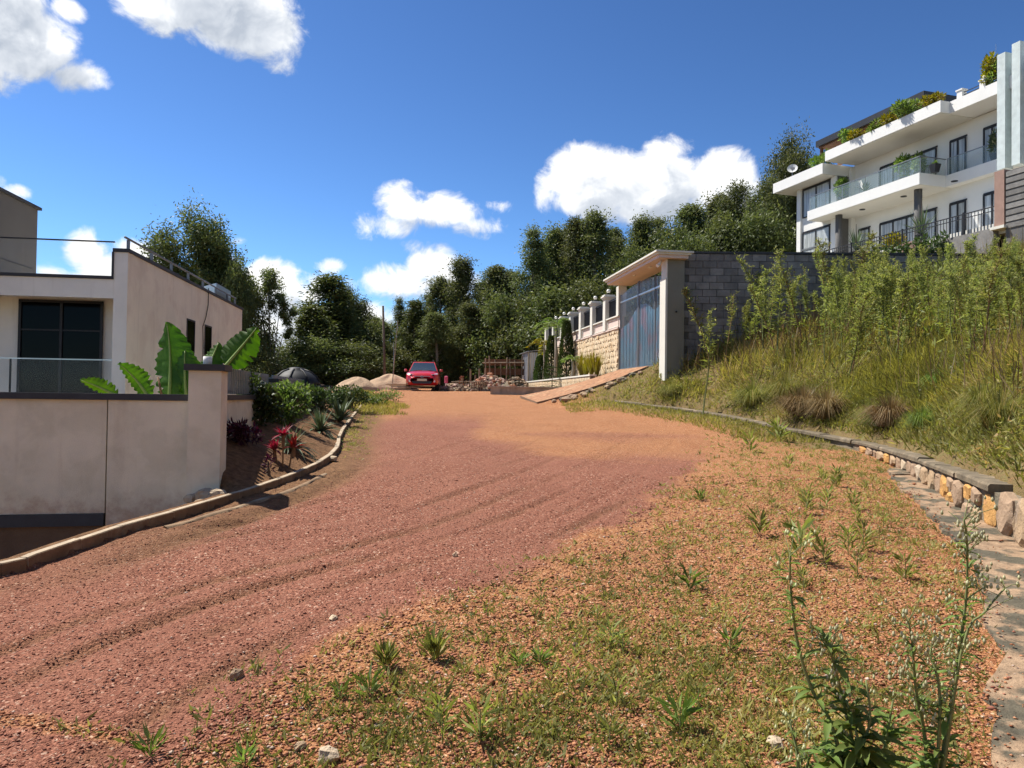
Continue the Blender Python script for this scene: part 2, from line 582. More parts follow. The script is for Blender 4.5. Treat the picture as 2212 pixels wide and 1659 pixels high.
M['globe'] = mat('white_globe', (0.80, 0.77, 0.68), 0.25, 0.02, 3, spec=0.5)
M['brown_stone'] = mat('brown_cladding', (0.30, 0.19, 0.15), 0.85, 0.12, 4, 0.01, 30)
M['plaster_pot'] = mat('black_pot', (0.03, 0.03, 0.033), 0.45, 0.1, 4)
M['glass_dark'] = mat('dark_window_glass', (0.012, 0.014, 0.016), 0.04, 0.0, 1, spec=0.6)
M['glass_curtain'] = mat('curtained_glass', (0.34, 0.36, 0.36), 0.15, 0.55, 9, spec=0.45, stretch=(1, 1, 0.06))
M['glass_black'] = mat('black_window_glass', (0.003, 0.003, 0.003), 0.08, 0.0, 1, spec=0.08)
M['balustrade'] = glass_mat('green_balustrade_glass', (0.42, 0.55, 0.52), 0.12)
M['clear_glass'] = glass_mat('clear_balustrade_glass', (0.50, 0.56, 0.56), 0.05)
M['car_red'] = mat('red_car_paint', (0.48, 0.008, 0.014), 0.28, 0.03, 3, spec=0.6)
M['car_red'].node_tree.nodes['Principled BSDF'].inputs['Coat Weight'].default_value = 0.7
M['headlight'] = mat('headlight_lens', (0.70, 0.70, 0.72), 0.12, 0.1, 20, spec=0.8)
M['windscreen'] = mat('windscreen_glass', (0.02, 0.035, 0.055), 0.06, 0.0, 1, spec=0.9)
M['plate'] = mat('number_plate', (0.62, 0.56, 0.40), 0.5, 0.05, 5)
M['cable'] = mat('black_cable', (0.02, 0.02, 0.02), 0.7, 0, 1)
M['solar'] = mat('dark_panel', (0.02, 0.02, 0.025), 0.3, 0.1, 2, metal=0.2)

L = {}
L['euc'] = leaf_mat('eucalypt_leaves', (0.052, 0.070, 0.022), (0.155, 0.172, 0.062), 0.32, tint=(0.215, 0.21, 0.085))
L['euc_dark'] = leaf_mat('dark_tree_leaves', (0.044, 0.060, 0.018), (0.128, 0.145, 0.046), 0.30, tint=(0.18, 0.18, 0.06))
L['shrub'] = leaf_mat('shrub_leaves', (0.055, 0.090, 0.022), (0.160, 0.220, 0.055), 0.32, tint=(0.28, 0.32, 0.11))
L['hedge'] = leaf_mat('hedge_leaves', (0.030, 0.052, 0.016), (0.085, 0.125, 0.035), 0.25)
L['weed'] = leaf_mat('weed_leaves', (0.100, 0.125, 0.030), (0.270, 0.300, 0.080), 0.40, tint=(0.40, 0.39, 0.14))
L['grass'] = leaf_mat('bank_grass', (0.135, 0.130, 0.034), (0.330, 0.305, 0.080), 0.40, tint=(0.42, 0.32, 0.135), objrand=0)
L['tuft'] = leaf_mat('tussock_grass', (0.095, 0.115, 0.030), (0.255, 0.255, 0.070), 0.35, tint=(0.34, 0.28, 0.12), objrand=0.2)
L['dry'] = leaf_mat('dry_grass', (0.110, 0.075, 0.035), (0.260, 0.185, 0.085), 0.25, tint=(0.30, 0.24, 0.12), objrand=0.15)
L['herb'] = leaf_mat('bank_herb_leaves', (0.105, 0.120, 0.030), (0.290, 0.300, 0.075), 0.38, tint=(0.36, 0.25, 0.11), objrand=0)
L['sprig'] = leaf_mat('gravel_sprigs', (0.150, 0.155, 0.045), (0.330, 0.310, 0.095), 0.38, tint=(0.46, 0.36, 0.17), objrand=0)
L['bright'] = leaf_mat('bright_plant', (0.065, 0.110, 0.024), (0.200, 0.270, 0.066), 0.38)
L['gold'] = leaf_mat('golden_plant', (0.10, 0.11, 0.015), (0.27, 0.24, 0.035), 0.35, tint=(0.35, 0.22, 0.05))
L['agave'] = leaf_mat('agave_leaves', (0.035, 0.060, 0.030), (0.12, 0.16, 0.08), 0.12, tint=(0.30, 0.31, 0.2))
L['red'] = leaf_mat('cordyline_leaves', (0.10, 0.014, 0.018), (0.28, 0.040, 0.055), 0.3, tint=(0.50, 0.22, 0.18))
L['purple'] = leaf_mat('purple_leaves', (0.030, 0.008, 0.018), (0.085, 0.018, 0.040), 0.2)
L['banana'] = leaf_mat('banana_leaf', (0.038, 0.095, 0.014), (0.080, 0.165, 0.022), 0.40, rough=0.6, objrand=0.15)
L['bud'] = leaf_mat('cream_buds', (0.30, 0.33, 0.13), (0.62, 0.60, 0.36), 0.2)

# ================================================================== terrain
SLOPE = 0.049


def Gp(u, v, off=0.0):
    d = ray(u, v)
    t = (EYE.z - off) / (SLOPE * d.y - d.z)
    return EYE + d * t


def resample(pts, step):
    """Catmull-Rom through pts, points about step apart"""
    p = np.asarray(pts, float)
    p = np.vstack([2 * p[0] - p[1], p, 2 * p[-1] - p[-2]])
    out = []
    for i in range(1, len(p) - 2):
        n = max(2, int(np.linalg.norm(p[i + 1] - p[i]) / step))
        t = np.linspace(0, 1, n, endpoint=False)[:, None]
        a, b, c, d = p[i - 1], p[i], p[i + 1], p[i + 2]
        out.append(0.5 * (2 * b + (c - a) * t + (2 * a - 5 * b + 4 * c - d) * t ** 2 + (3 * b - a - 3 * c + d) * t ** 3))
    out.append(p[-2][None])
    return np.vstack(out)


KT = 0.09
_k = [Gp(u, v, KT) for u, v in [(0, 563), (34.5, 553.6), (120.6, 525), (172, 511), (237.7, 491.7), (275.6, 479.5), (318.5, 462), (337.5, 446.7), (342.6, 429.7), (361.6, 404.6)]]
KERB = np.array([(-8.0, -3.0), (-5.6, 1.8), (-4.5, 4.1)] + [(p.x, p.y) for p in _k])
KERB_S = resample(KERB, 0.25)
KERB_L = resample(np.vstack([KERB, [[-7.5, 33], [-11, 45], [-14, 70]]]), 0.6)

COPING = np.array([(2.0, -2.0, .72), (2.45, 1.0, .73), (3.2, 3.2, .74), (3.95, 5.0, .76), (4.55, 6.57, .78), (4.95, 8.0, .82), (5.5, 9.7, .83), (6.0, 11.4, .84),
                   (6.42, 13.2, .86), (6.5, 14.8, .89), (6.3, 17, .99), (5.7, 20, 1.2), (4.7, 22.4, 1.38), (3.4, 25, 1.55)])
COPING_S = resample(COPING, 0.2)
WALL_T = math.atan(0.149)                       # gate wall and left house run this way
GW0 = Vector((4.27, 29.9, 2.7))                 # foot of the gate wall's near end


def gate_x(y):
    return 4.27 - 0.149 * (y - 29.9)


EDGE = resample(np.vstack([COPING[:, :2], [[gate_x(28) - 1.0, 28], [gate_x(46) - 1.2, 46], [-1.5, 70]]]), 0.5)
EDGE_Z = np.interp(EDGE[:, 1], COPING[:, 1], COPING[:, 2])
EDGE_Z = np.where(EDGE[:, 1] > 25, 1.75, EDGE_Z)


def pl_dist(x, y, poly):
    """distance to polyline, signed: + on the left of its direction; index of the nearest point"""
    best = np.full(x.shape, 1e9)
    sg = np.zeros(x.shape)
    idx = np.zeros(x.shape, int)
    for i in range(len(poly) - 1):
        ax, ay = poly[i]
        bx, by = poly[i + 1]
        dx, dy = bx - ax, by - ay
        t = np.clip(((x - ax) * dx + (y - ay) * dy) / (dx * dx + dy * dy), 0, 1)
        ex, ey = x - ax - t * dx, y - ay - t * dy
        d = ex * ex + ey * ey
        m = d < best
        best = np.where(m, d, best)
        sg = np.where(m, np.sign(dx * (y - ay) - dy * (x - ax)), sg)
        idx = np.where(m, i, idx)
    return np.sqrt(best) * np.where(sg == 0, 1, sg), idx


def sstep(a, b, x):
    t = np.clip((x - a) / (b - a), 0, 1)
    return t * t * (3 - 2 * t)


def vnoise(x, y, s, seed=0):
    """smooth value noise, -1..1"""
    x = np.asarray(x, float) * s + seed * 17.31
    y = np.asarray(y, float) * s + seed * 9.77
    xi, yi = np.floor(x), np.floor(y)
    fx, fy = x - xi, y - yi

    def h(a, b):
        q = np.sin(a * 127.1 + b * 311.7 + seed * 74.7) * 43758.5453
        return (q - np.floor(q)) * 2 - 1
    fx, fy = fx * fx * (3 - 2 * fx), fy * fy * (3 - 2 * fy)
    return (h(xi, yi) * (1 - fx) + h(xi + 1, yi) * fx) * (1 - fy) + (h(xi, yi + 1) * (1 - fx) + h(xi + 1, yi + 1) * fx) * fy


def fbm(x, y, s, n=4, seed=0):
    r = 0
    a = 0.5
    for i in range(n):
        r = r + a * vnoise(x, y, s * 2 ** i, seed + i * 3)
        a *= 0.5
    return r


def road_z(y):
    return np.where(y < 36, SLOPE * y, SLOPE * 36 + 0.02 * (np.minimum(y, 90) - 36))


def wall2_x(y):
    return -3.72 - 0.14 * (y - 9.0)


# right-hand edge of the red road (from the photograph's gravel line)
_r = [Gp(u, v) for u, v in [(150, 767), (185, 741), (278, 676), (417, 606), (555, 555), (640, 510), (690, 470), (704, 435)]]
ROAD_R = resample(np.array([(-3.6, -3.0)] + [(p.x, p.y) for p in _r] + [(4.6, 18.0), (3.2, 22.0), (1.4, 26), (-0.5, 34), (-4, 46), (-7, 70)]), 0.3)


RUTS = ((0.25, .022, .05, 1), (0.62, .030, .045, 2), (1.15, .034, .05, 3), (1.55, .024, .045, 4), (2.15, .036, .05, 5), (2.6, .026, .05, 6), (3.2, .034, .05, 7), (3.75, .026, .06, 8), (4.4, .03, .06, 9))


def H(x, y, fine=True):
    x = np.asarray(x, float)
    y = np.asarray(y, float)
    zr = road_z(y)
    dk, _ = pl_dist(x, y, KERB_L)              # + left of the kerb line
    de, ie = pl_dist(x, y, EDGE)
    dr, _ = pl_dist(x, y, ROAD_R)
    d = np.maximum(-de, 0)                     # right of the edge
    ze = EDGE_Z[ie]
    near = sstep(14.5, 18, y)
    verge = zr + (ze - 0.07 - zr) * near * sstep(2.2, 0.2, np.maximum(de, 0))
    z = np.where(de > 0, verge, zr)
    bank = ze - 0.05 + 0.75 * np.minimum(d, 2.0) + 0.40 * np.maximum(d - 2.0, 0) * sstep(60, 10, d)
    bank = bank + 0.18 * fbm(x, y, 0.7, 3, 4) * sstep(0.2, 1.2, d)
    bank = np.minimum(bank, 8.6 + 0.05 * np.maximum(d - 15, 0))
    # yard behind the gate wall, and the terrace in front of it
    gx = gate_x(y)
    yard = np.where(x > gx, np.minimum(2.7 + 0.40 * np.maximum(x - gx - 3.0, 0), 9.0 + 0.03 * (x - gx)), np.where(y > 30.25, 2.45, 1.75 + 0.85 * (x - gx + 0.95)))
    inyard = (y > 25.3) & (x > gx - 0.95)
    far_r = sstep(46, 52, y)
    yard = yard * (1 - far_r) + np.minimum(2.0 + 0.22 * np.maximum(x - gx + 2, 0), 12) * far_r
    z = np.where(de < -0.13, bank, z)
    z = np.where(inyard, yard, z)
    strip = (y > 25.0) & (x <= gx - 0.95) & (de < 0)
    z = np.where(strip, 1.8 + 0.05 * d, z)
    # earth banked up against the near edge of the gate ramp
    yn = 27.7 - (x - 0.95) * 0.4416
    rz_ = 1.42 + (x - 0.95) * 0.348 - 0.10 * np.sin(PI * np.clip((x - .95) / 3.85, 0, 1))
    mound = rz_ - 0.06 - 0.42 * np.maximum(yn - y, 0) - 2.5 * np.maximum(y - yn - .6, 0)
    z = np.where((x > 1.0) & (x < 4.9) & (y > 23) & (y < yn + 1.0), np.maximum(z, mound + 0.06 * fbm(x, y, 1.2, 2, 15)), z)
    # left of the kerb
    l = np.maximum(dk, 0)
    bed = zr + 0.06 + 0.42 * np.minimum(np.maximum(l - 0.1, 0), 1.0) + 0.03 * fbm(x, y, 3, 3, 9)
    ditch = zr + 0.08 - 0.9 * sstep(0.12, 0.8, l) - 0.35 * sstep(0.8, 3, l)
    left = ditch + (bed - ditch) * sstep(8.35, 8.9, y + 0.15 * (x + 3.7))
    yardl = np.where(y < 24, -0.6, -0.6 + (1.4 + 0.6) * sstep(24, 30, y))
    left = np.where(x < wall2_x(y) - 0.12, np.where(y > 8.9 + 0.2 * (x + 3.7), yardl, left), left)
    left = np.where(y > 26, np.minimum(zr, yardl + 0.0 * zr), left)
    z = np.where((dk > 0), left, z)
    # far country falls away a little behind the crest, then rises to low hills
    z = z - 3.0 * sstep(70, 200, y) * sstep(10, -60, x) + 0.02 * np.maximum(y - 300, 0)
    if fine:
        rd = (dk < 0) & (de > 0)
        w = sstep(0.05, 0.5, -dk) * rd
        s = dr + 0.10 * fbm(x, y, 0.35, 2, 11)
        rut = np.zeros_like(z)
        for c, a, wd, sd in RUTS:
            amp = a * (0.30 + 0.9 * np.clip(vnoise(x, y, 0.5, 20 + sd) + 0.3, 0, 1))
            off = s - c - 0.07 * vnoise(x, y, 0.3, 30 + sd) - .02 * vnoise(x, y, 2.5, 35 + sd)
            rut = rut - amp * np.exp(-(off / wd) ** 2) + 0.5 * amp * np.exp(-((off - wd * 1.9) / wd) ** 2)
        rut = rut - .07 * np.exp(-((-dk - .55 - .1 * vnoise(x, y, .4, 77)) / .14) ** 2) * sstep(4, 8, y)
        z = z + w * rut * (.35 + .65 * sstep(12, 7, y)) * sstep(24, 14, y)
        z = z + rd * (0.020 * fbm(x, y, 0.9, 3, 2) + 0.010 * fbm(x, y, 6.0, 3, 6) + 0.006 * vnoise(x, y, 17, 8)) * sstep(30, 8, y)
    return z


def axis(segs):
    out = []
    for a, b, s in segs:
        out.append(np.arange(a, b - 1e-6, s))
    return np.concatenate(out + [[segs[-1][1]]])


gx_ = np.concatenate([[-2500, -1500, -900, -600, -400, -280, -200, -140, -100, -75, -55], axis([(-42, -18, 2.0), (-18, -8, 0.6), (-8, -4.6, 0.14), (-4.6, 5.0, 0.05), (5.0, 8.0, 0.12), (8, 18, 0.5), (18, 50, 2.0)]), [65, 90, 130, 200, 300, 450, 700, 1200, 2500]])
gy_ = np.concatenate([[-60, -30, -15, -8, -4, -1], axis([(0.5, 2.2, 0.2), (2.2, 12, 0.05), (12, 18, 0.10), (18, 30, 0.25), (30, 52, 0.7), (52, 90, 3)]), [100, 120, 150, 200, 280, 400, 600, 900, 1500, 2600]])
GX, GY = np.meshgrid(gx_, gy_, indexing='ij')
GZ = H(GX, GY)


def Hg(x, y):
    """ground height read off the terrain grid"""
    x, y = np.asarray(x, float), np.asarray(y, float)
    i = np.clip(np.searchsorted(gx_, x) - 1, 0, len(gx_) - 2)
    j = np.clip(np.searchsorted(gy_, y) - 1, 0, len(gy_) - 2)
    a = (x - gx_[i]) / (gx_[i + 1] - gx_[i])
    b = (y - gy_[j]) / (gy_[j + 1] - gy_[j])
    return (GZ[i, j] * (1 - a) + GZ[i + 1, j] * a) * (1 - b) + (GZ[i, j + 1] * (1 - a) + GZ[i + 1, j + 1] * a) * b


def Hz(x, y):
    return float(Hg(np.array([x]), np.array([y]))[0])


nx, ny = GX.shape
DK, _ = pl_dist(GX, GY, KERB_L)
DE, _ = pl_dist(GX, GY, EDGE)
DR, _ = pl_dist(GX, GY, ROAD_R)
wob = 0.35 * fbm(GX, GY, 0.8, 4, 40) + 0.12 * fbm(GX, GY, 5, 3, 44)
on_road = (DK < 0) & (DE > 0)
redness = sstep(-0.16, 0.14, DR + wob * 1.7)                       # + is left of the gravel line
orange_far = sstep(12.4, 17.0, GY + 6.5 * fbm(GX, GY, 0.40, 4, 50) + 0.55 * (GX + 1)) * 0.9
red_band = sstep(0.35, 0.75, np.exp(-((GX + 2.0 - 0.02 * (GY - 16)) / 1.6) ** 2) + 0.25 * fbm(GX, GY, 0.7, 3, 55)) * sstep(24, 17, GY)
redness = redness * np.clip(1 - orange_far + red_band, 0, 1)
zone_g = np.clip(np.where(on_road & (GY > 14), sstep(1.6, 0.2, DE + 0.6 * wob) , 0) + np.where(on_road, sstep(0.9, 0.1, -DK + 0.5 * wob) * sstep(13, 17, GY), 0), 0, 1)
zone_g = np.where((DE <= 0) | ((DK > 0) & (GY > 24)), 1.0, zone_g)
rut_s = DR + 0.10 * fbm(GX, GY, 0.35, 2, 11)
rut_b = np.zeros_like(GX)
for c, _a, wd, sd in RUTS:
    off = rut_s - c - 0.07 * vnoise(GX, GY, 0.3, 30 + sd) - .02 * vnoise(GX, GY, 2.5, 35 + sd)
    rut_b = np.maximum(rut_b, np.exp(-(off / (wd * 1.3)) ** 2) * sstep(-.1, .5, vnoise(GX, GY, 0.5, 20 + sd) + .5 * fbm(GX, GY, 2.5, 3, 80 + sd)))
rut_b = np.maximum(rut_b, np.exp(-((-DK - .55 - .1 * vnoise(GX, GY, .4, 77)) / .2) ** 2) * sstep(4, 8, GY))
rut_b = np.where(on_road, rut_b * (.12 + .40 * sstep(11, 6, GY)) * sstep(17, 12, GY), 0)
zone_b = np.clip(rut_b + np.where((DK > 0), 1.0, 0) + np.where(on_road, sstep(1.0, 0.25, -DK + 0.5 * wob) * sstep(4, 9, GY), 0), 0, 1)
ZONE = np.stack([redness, zone_g, zone_b, np.ones_like(redness)], -1)


def ground_material():
    m = bpy.data.materials.new('gravel_earth')
    m.use_nodes = True
    nt = m.node_tree
    q = G(nt)
    bs = nt.nodes['Principled BSDF']
    geo = q.new('ShaderNodeNewGeometry')
    pos = geo.outputs['Position']
    at = q.new('ShaderNodeAttribute', attribute_name='zone')
    sp = q.new('ShaderNodeSeparateColor')
    nt.links.new(at.outputs['Color'], sp.inputs[0])

    def vor(scale):
        v = q.new('ShaderNodeTexVoronoi')
        v.inputs['Scale'].default_value = scale
        nt.links.new(pos, v.inputs['Vector'])
        return v
    v1, v2 = vor(70.0), vor(150.0)
    s1 = q.new('ShaderNodeSeparateColor')
    nt.links.new(v1.outputs['Color'], s1.inputs[0])
    s2 = q.new('ShaderNodeSeparateColor')
    nt.links.new(v2.outputs['Color'], s2.inputs[0])
    big = q.noise(pos, 0.9, 5, 0.6).outputs['Fac']
    red = q.ramp(s1.outputs[0], [(0.0, (0.140, 0.049, 0.030)), (0.35, (0.235, 0.090, 0.055)), (0.75, (0.295, 0.122, 0.075)), (0.93, (0.37, 0.170, 0.108)), (1.0, (0.56, 0.39, 0.28))])
    org = q.ramp(s1.outputs[0], [(0.0, (0.19, 0.068, 0.030)), (0.35, (0.35, 0.145, 0.062)), (0.75, (0.44, 0.205, 0.090)), (0.93, (0.50, 0.27, 0.14)), (1.0, (0.62, 0.44, 0.28))])
    # packed fines between the stones: smoother, dustier patches drawn out along the road
    packed = q.maprange(q.noise(q.vmath('MULTIPLY', pos, (1.3, 0.55, 1.0)), 1.6, 5, 0.65, 0.4).outputs['Fac'], 0.44, 0.60)
    red = q.mix(q.math('MULTIPLY', packed, 0.62), red, q.ramp(q.noise(pos, 38, 4, 0.7).outputs['Fac'], [(0.3, (0.23, 0.090, 0.056)), (0.7, (0.335, 0.150, 0.095))]))
    org = q.mix(q.math('MULTIPLY', packed, 0.45), org, q.ramp(q.noise(pos, 38, 4, 0.7).outputs['Fac'], [(0.3, (0.33, 0.145, 0.062)), (0.7, (0.46, 0.235, 0.115))]))
    c = q.mix(sp.outputs[0], org, red)
    fine = q.ramp(s2.outputs[1], [(0.0, (0.62, 0.62, 0.62)), (0.6, (1.0, 1.0, 1.0)), (1.0, (1.22, 1.2, 1.18))])
    c = q.mix(1.0, c, fine, 'MULTIPLY')
    gr = q.ramp(q.noise(pos, 7, 6, 0.7).outputs['Fac'], [(0.3, (0.10, 0.085, 0.035)), (0.5, (0.20, 0.135, 0.06)), (0.7, (0.16, 0.15, 0.055))])
    c = q.mix(q.math('MULTIPLY', sp.outputs[1], q.maprange(q.noise(pos, 3.5, 5, 0.7).outputs['Fac'], 0.2, 0.42)), c, gr)
    soil = q.ramp(q.noise(pos, 14, 6, 0.7).outputs['Fac'], [(0.3, (0.085, 0.045, 0.022)), (0.55, (0.20, 0.105, 0.05)), (0.75, (0.30, 0.17, 0.085))])
    c = q.mix(sp.outputs[2], c, soil)
    c = q.mix(q.maprange(big, 0.3, 0.72, 0.0, 0.28), c, q.mix(1.0, c, (0.62, 0.58, 0.56), 'MULTIPLY'))
    nt.links.new(c, bs.inputs['Base Color'])
    bs.inputs['Roughness'].default_value = 0.95
    bs.inputs['Specular IOR Level'].default_value = 0.15
    b1 = q.new('ShaderNodeBump')
    b1.inputs['Distance'].default_value = 0.011
    b1.inputs['Strength'].default_value = 0.9
    h = q.math('SUBTRACT', 1.0, v1.outputs['Distance'])
    h2 = q.math('MULTIPLY', q.math('SUBTRACT', 1.0, v2.outputs['Distance']), 0.5)
    h = q.math('ADD', q.math('MULTIPLY', h, q.math('ADD', s1.outputs[1], 0.3)), h2)
    h = q.math('ADD', h, q.math('MULTIPLY', q.noise(pos, 22, 4, 0.6).outputs['Fac'], 1.5))
    nt.links.new(h, b1.inputs['Height'])
    nt.links.new(b1.outputs[0], bs.inputs['Normal'])
    return m


M['ground'] = ground_material()
idx = np.arange(nx * ny).reshape(nx, ny)
quads = np.stack([idx[:-1, :-1], idx[1:, :-1], idx[1:, 1:], idx[:-1, 1:]], -1).reshape(-1, 4)
cxm = 0.25 * (GX[:-1, :-1] + GX[1:, :-1] + GX[1:, 1:] + GX[:-1, 1:]).ravel()
cym = 0.25 * (GY[:-1, :-1] + GY[1:, :-1] + GY[1:, 1:] + GY[:-1, 1:]).ravel()
dkm, _ = pl_dist(cxm, cym, KERB_L)
dem, _ = pl_dist(cxm, cym, EDGE)
drm, _ = pl_dist(cxm, cym, ROAD_R)
bedm = (dkm > 0) & (cym > 8.5) & (cym < 26) & (cxm > wall2_x(cym) - 0.1)
roadm = (dkm < 0) & (dem > 0) & (drm > 0) & (cym < 60) & ~bedm
V_ALL = np.stack([GX, GY, GZ], -1).reshape(-1, 3)
Z_ALL = ZONE.reshape(-1, 4)


def ground_part(name, mask):
    qd = quads[mask]
    used, inv = np.unique(qd.ravel(), return_inverse=True)
    me = np_mesh(name, V_ALL[used], inv.reshape(-1, 4), M['ground'], smooth=True, attrs={'zone': ('FLOAT_COLOR', Z_ALL[used])})
    return tag(put(name, me), kind='structure')


tag(ground_part('ground', ~roadm & ~bedm), 'orange gravel ground and grassy bank beside the red road')
tag(ground_part('road', roadm), 'red gravel road with ruts curving uphill to the red car')
tag(ground_part('garden_bed', bedm), 'bare soil garden bed between the kerb and the cream wall')

# ================================================================== left: boundary wall, house, kerb
rnd = random.Random(7)
W1 = math.atan(0.2)
bw = thing('boundary_wall', 'cream rendered boundary wall with charcoal coping and square pillar left of the road', 'wall', (-3.66, 8.72, 0.0), W1)
# local x along the wall (to the left is negative), y away from the camera
MB().box(-9.0, -1.02, 0.0, 0.18, 0.20, 1.50).build('wall_panel', M['cream'], bw)
MB().box(-1.00, -0.117, -0.02, 0.18, -0.6, 1.50).build('wall_panel', M['cream'], bw)
MB().box(-9.0, -1.021, -0.03, 0.16, 0.06, 0.199).build('plinth', M['dark_trim'], bw)
MB().box(-9.0, -1.021, 0.02, 0.16, -1.2, 0.059).build('footing', M['basement'], bw)
MB().box(-9.0, -0.117, -0.05, 0.23, 1.501, 1.575).build('coping', M['dark_trim'], bw)
pl = MB().box(-0.115, 0.245, -0.14, 0.26, -0.4, 1.855).build('pillar', M['cream'], bw)
MB().box(-0.16, 0.29, -0.185, 0.305, 1.857, 1.93).build('cap', M['dark_trim'], pl)
MB().tube([(0.05, 0.06, 1.931), (0.05, 0.06, 2.03)], 0.05, 10).build('lamp_base', M['white'], pl, smooth=True)
# the side wall behind the pillar, running along the road
sw = thing('garden_wall', 'cream low side wall with grey slat railing running behind the garden bed', 'wall', (-3.78, 9.05, 0.0), math.atan(0.14))
for a, b in ((0.0, 4.4), (4.76, 9.0), (9.36, 13.6)):
    MB().box(-0.15, 0.03, a, b, -0.8, 1.50).build('wall_panel', M['cream'], sw)
    MB().box(-0.19, 0.07, a, b, 1.501, 1.575).build('coping', M['dark_trim'], sw)
    MB().box(-0.09, -0.05, a, b, 1.62, 1.65).box(-0.09, -0.05, a, b, 1.87, 1.90).build('rail', M['grey_metal'], sw)
slat = MB().cbox((0, 0, 0), (0.03, 0.045, 0.36)).mesh('slat', M['grey_metal'])
for a, b in ((0.05, 4.4), (4.8, 9.0)):
    y = a
    while y < b:
        put('slat', slat, sw, (-0.025, y, 1.765))
        y += 0.115
for y in (4.58, 9.18, 13.78):
    p = MB().box(-0.21, 0.12, y - 0.178, y + 0.178, -0.6, 1.80).build('pillar', M['cream'], sw)
    MB().box(-0.25, 0.16, y - 0.22, y + 0.22, 1.801, 1.87).build('cap', M['dark_trim'], p)

# ---- kerb: each cast length is a piece of its own
M['kerb_face'] = mat('shade_darkened_kerb_face', (0.20, 0.13, 0.075), 0.95, 0.3, 5, 0.006, 60, col2=(0.30, 0.23, 0.15), c2scale=3.0)  # shade of the kerb's road side is put into this darker colour
kerb = thing('kerb', 'concrete kerb curving along the left edge of the red road', 'kerb', (KERB_S[0][0], KERB_S[0][1], 0))
kp = resample(KERB, 0.9)
kx0, ky0 = KERB_S[0]
for i in range(len(kp) - 1):
    a, b = kp[i], kp[i + 1]
    d = b - a
    ln = np.linalg.norm(d)
    d /= ln
    n = np.array([-d[1], d[0]])                       # to the left
    a2, b2 = a + d * 0.002, b - d * 0.002
    jz = rnd.uniform(-0.004, 0.004)
    za, zb = float(road_z(a[1])), float(road_z(b[1]))
    wl, wr = 0.045 + rnd.uniform(-.006, .006), 0.025
    cut = 0.008
    vs = []
    for q, z in ((a2, za), (b2, zb)):
        for off, hz in ((-wr, -0.25), (wl, -0.25), (wl, KT + jz), (-wr + cut, KT + jz), (-wr, KT + jz - cut)):
            vs.append((q[0] + n[0] * off - kx0, q[1] + n[1] * off - ky0, z + hz))
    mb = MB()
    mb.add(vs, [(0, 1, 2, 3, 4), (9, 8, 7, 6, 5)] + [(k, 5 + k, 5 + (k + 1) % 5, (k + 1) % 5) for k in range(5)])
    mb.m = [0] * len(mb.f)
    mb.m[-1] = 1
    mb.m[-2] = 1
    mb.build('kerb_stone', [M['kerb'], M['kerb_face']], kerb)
# the old concrete lip that surfaces in the road below the kerb
lip = [Gp(u, v, 0.02) for u, v in [(165, 526), (225, 509), (284, 492.5), (326, 473)]]
mb = MB()
lp = resample(np.array([(p.x, p.y) for p in lip]), 0.15)
vs = []
for i, q in enumerate(lp):
    z = Hz(q[0], q[1])
    w = 0.045 + 0.015 * math.sin(i * 1.7)
    vs += [(q[0] - w, q[1] + w, z - 0.05), (q[0] - w * .5, q[1] + w * .5, z + 0.018), (q[0] + w * .5, q[1] - w * .3, z + 0.012), (q[0] + w, q[1] - w, z - 0.06)]
mb.add(vs, [(i * 4 + k, i * 4 + k + 1, i * 4 + k + 5, i * 4 + k + 4) for i in range(len(lp) - 1) for k in range(3)])
tag(mb.build('concrete_lip', M['kerb_face'], smooth=True), 'thin broken concrete edge surfacing in the soil below the left kerb', 'edging')

# ---- left house
lh = thing('left_house', 'cream flat-roofed house with dark sliding door and glass terrace behind the boundary wall', 'house', (-7.32, 14.0, 0.0), math.atan(0.137))
# local: x right(+) toward the road, y away
ZT, ZP = 4.24, 3.72
HC = M['house_cream']
MB().box(-0.25, 0.0, 0.003, 9.6, -0.6, ZT).build('side_wall', HC, lh)
MB().box(-0.27, 0.03, -0.03, 9.64, ZT + .001, ZT + .07).build('coping', M['dark_trim'], lh)
MB().box(-9, -0.252, 0.0, 0.22, 3.36, ZP).build('parapet', M['house_front'], lh)
MB().box(-9, -0.285, -0.03, 0.25, ZP + .001, ZP + .06).build('coping', M['dark_trim'], lh)
MB().box(-0.283, -0.251, -0.03, 0.25, ZP + .0, ZT).build('coping', M['dark_trim'], lh)
MB().box(-0.249, -0.002, -0.004, 0.002, -0.6, ZT).build('front_corner', M['house_front'], lh)
MB().box(-9, -0.253, 0.9, 1.1, -0.6, 3.60).build('recess_wall', M['house_front'], lh)
MB().box(-9, -0.253, 0.222, 0.898, 3.44, 3.52).build('recess_ceiling', M['soffit'], lh)
MB().box(-9, -0.253, 0.222, 4.0, 0.95, 1.10).build('floor', M['soffit'], lh)
MB().box(-9, -0.253, 1.101, 9.5, 3.40, 3.60).build('roof_slab', HC, lh)
MB().box(-9, -0.253, 9.3, 9.6, -0.6, ZT).build('rear_wall', HC, lh)
win = MB().box(-2.27, -0.78, 0.86, 0.92, 1.12, 3.36).build('window', M['glass_black'], lh)
fr = MB()
for x in (-2.31, -1.55, -0.80):
    fr.box(x, x + 0.05, 0.83, 0.858, 1.10, 3.39)
fr.box(-2.31, -0.75, 0.83, 0.857, 3.34, 3.39).box(-2.31, -0.75, 0.831, 0.857, 2.78, 2.81)
fr.build('frame', M['dark_metal'], win)
for a, b in ((-5.4, -3.70), (-3.68, -2.1), (-2.08, -0.26)):
    MB().box(a, b, 0.12, 0.13, 1.15, 2.18).build('balustrade_pane', M['clear_glass'], lh)
MB().box(-6, -0.253, 0.11, 0.14, 2.185, 2.205).build('handrail', M['chrome'], lh)
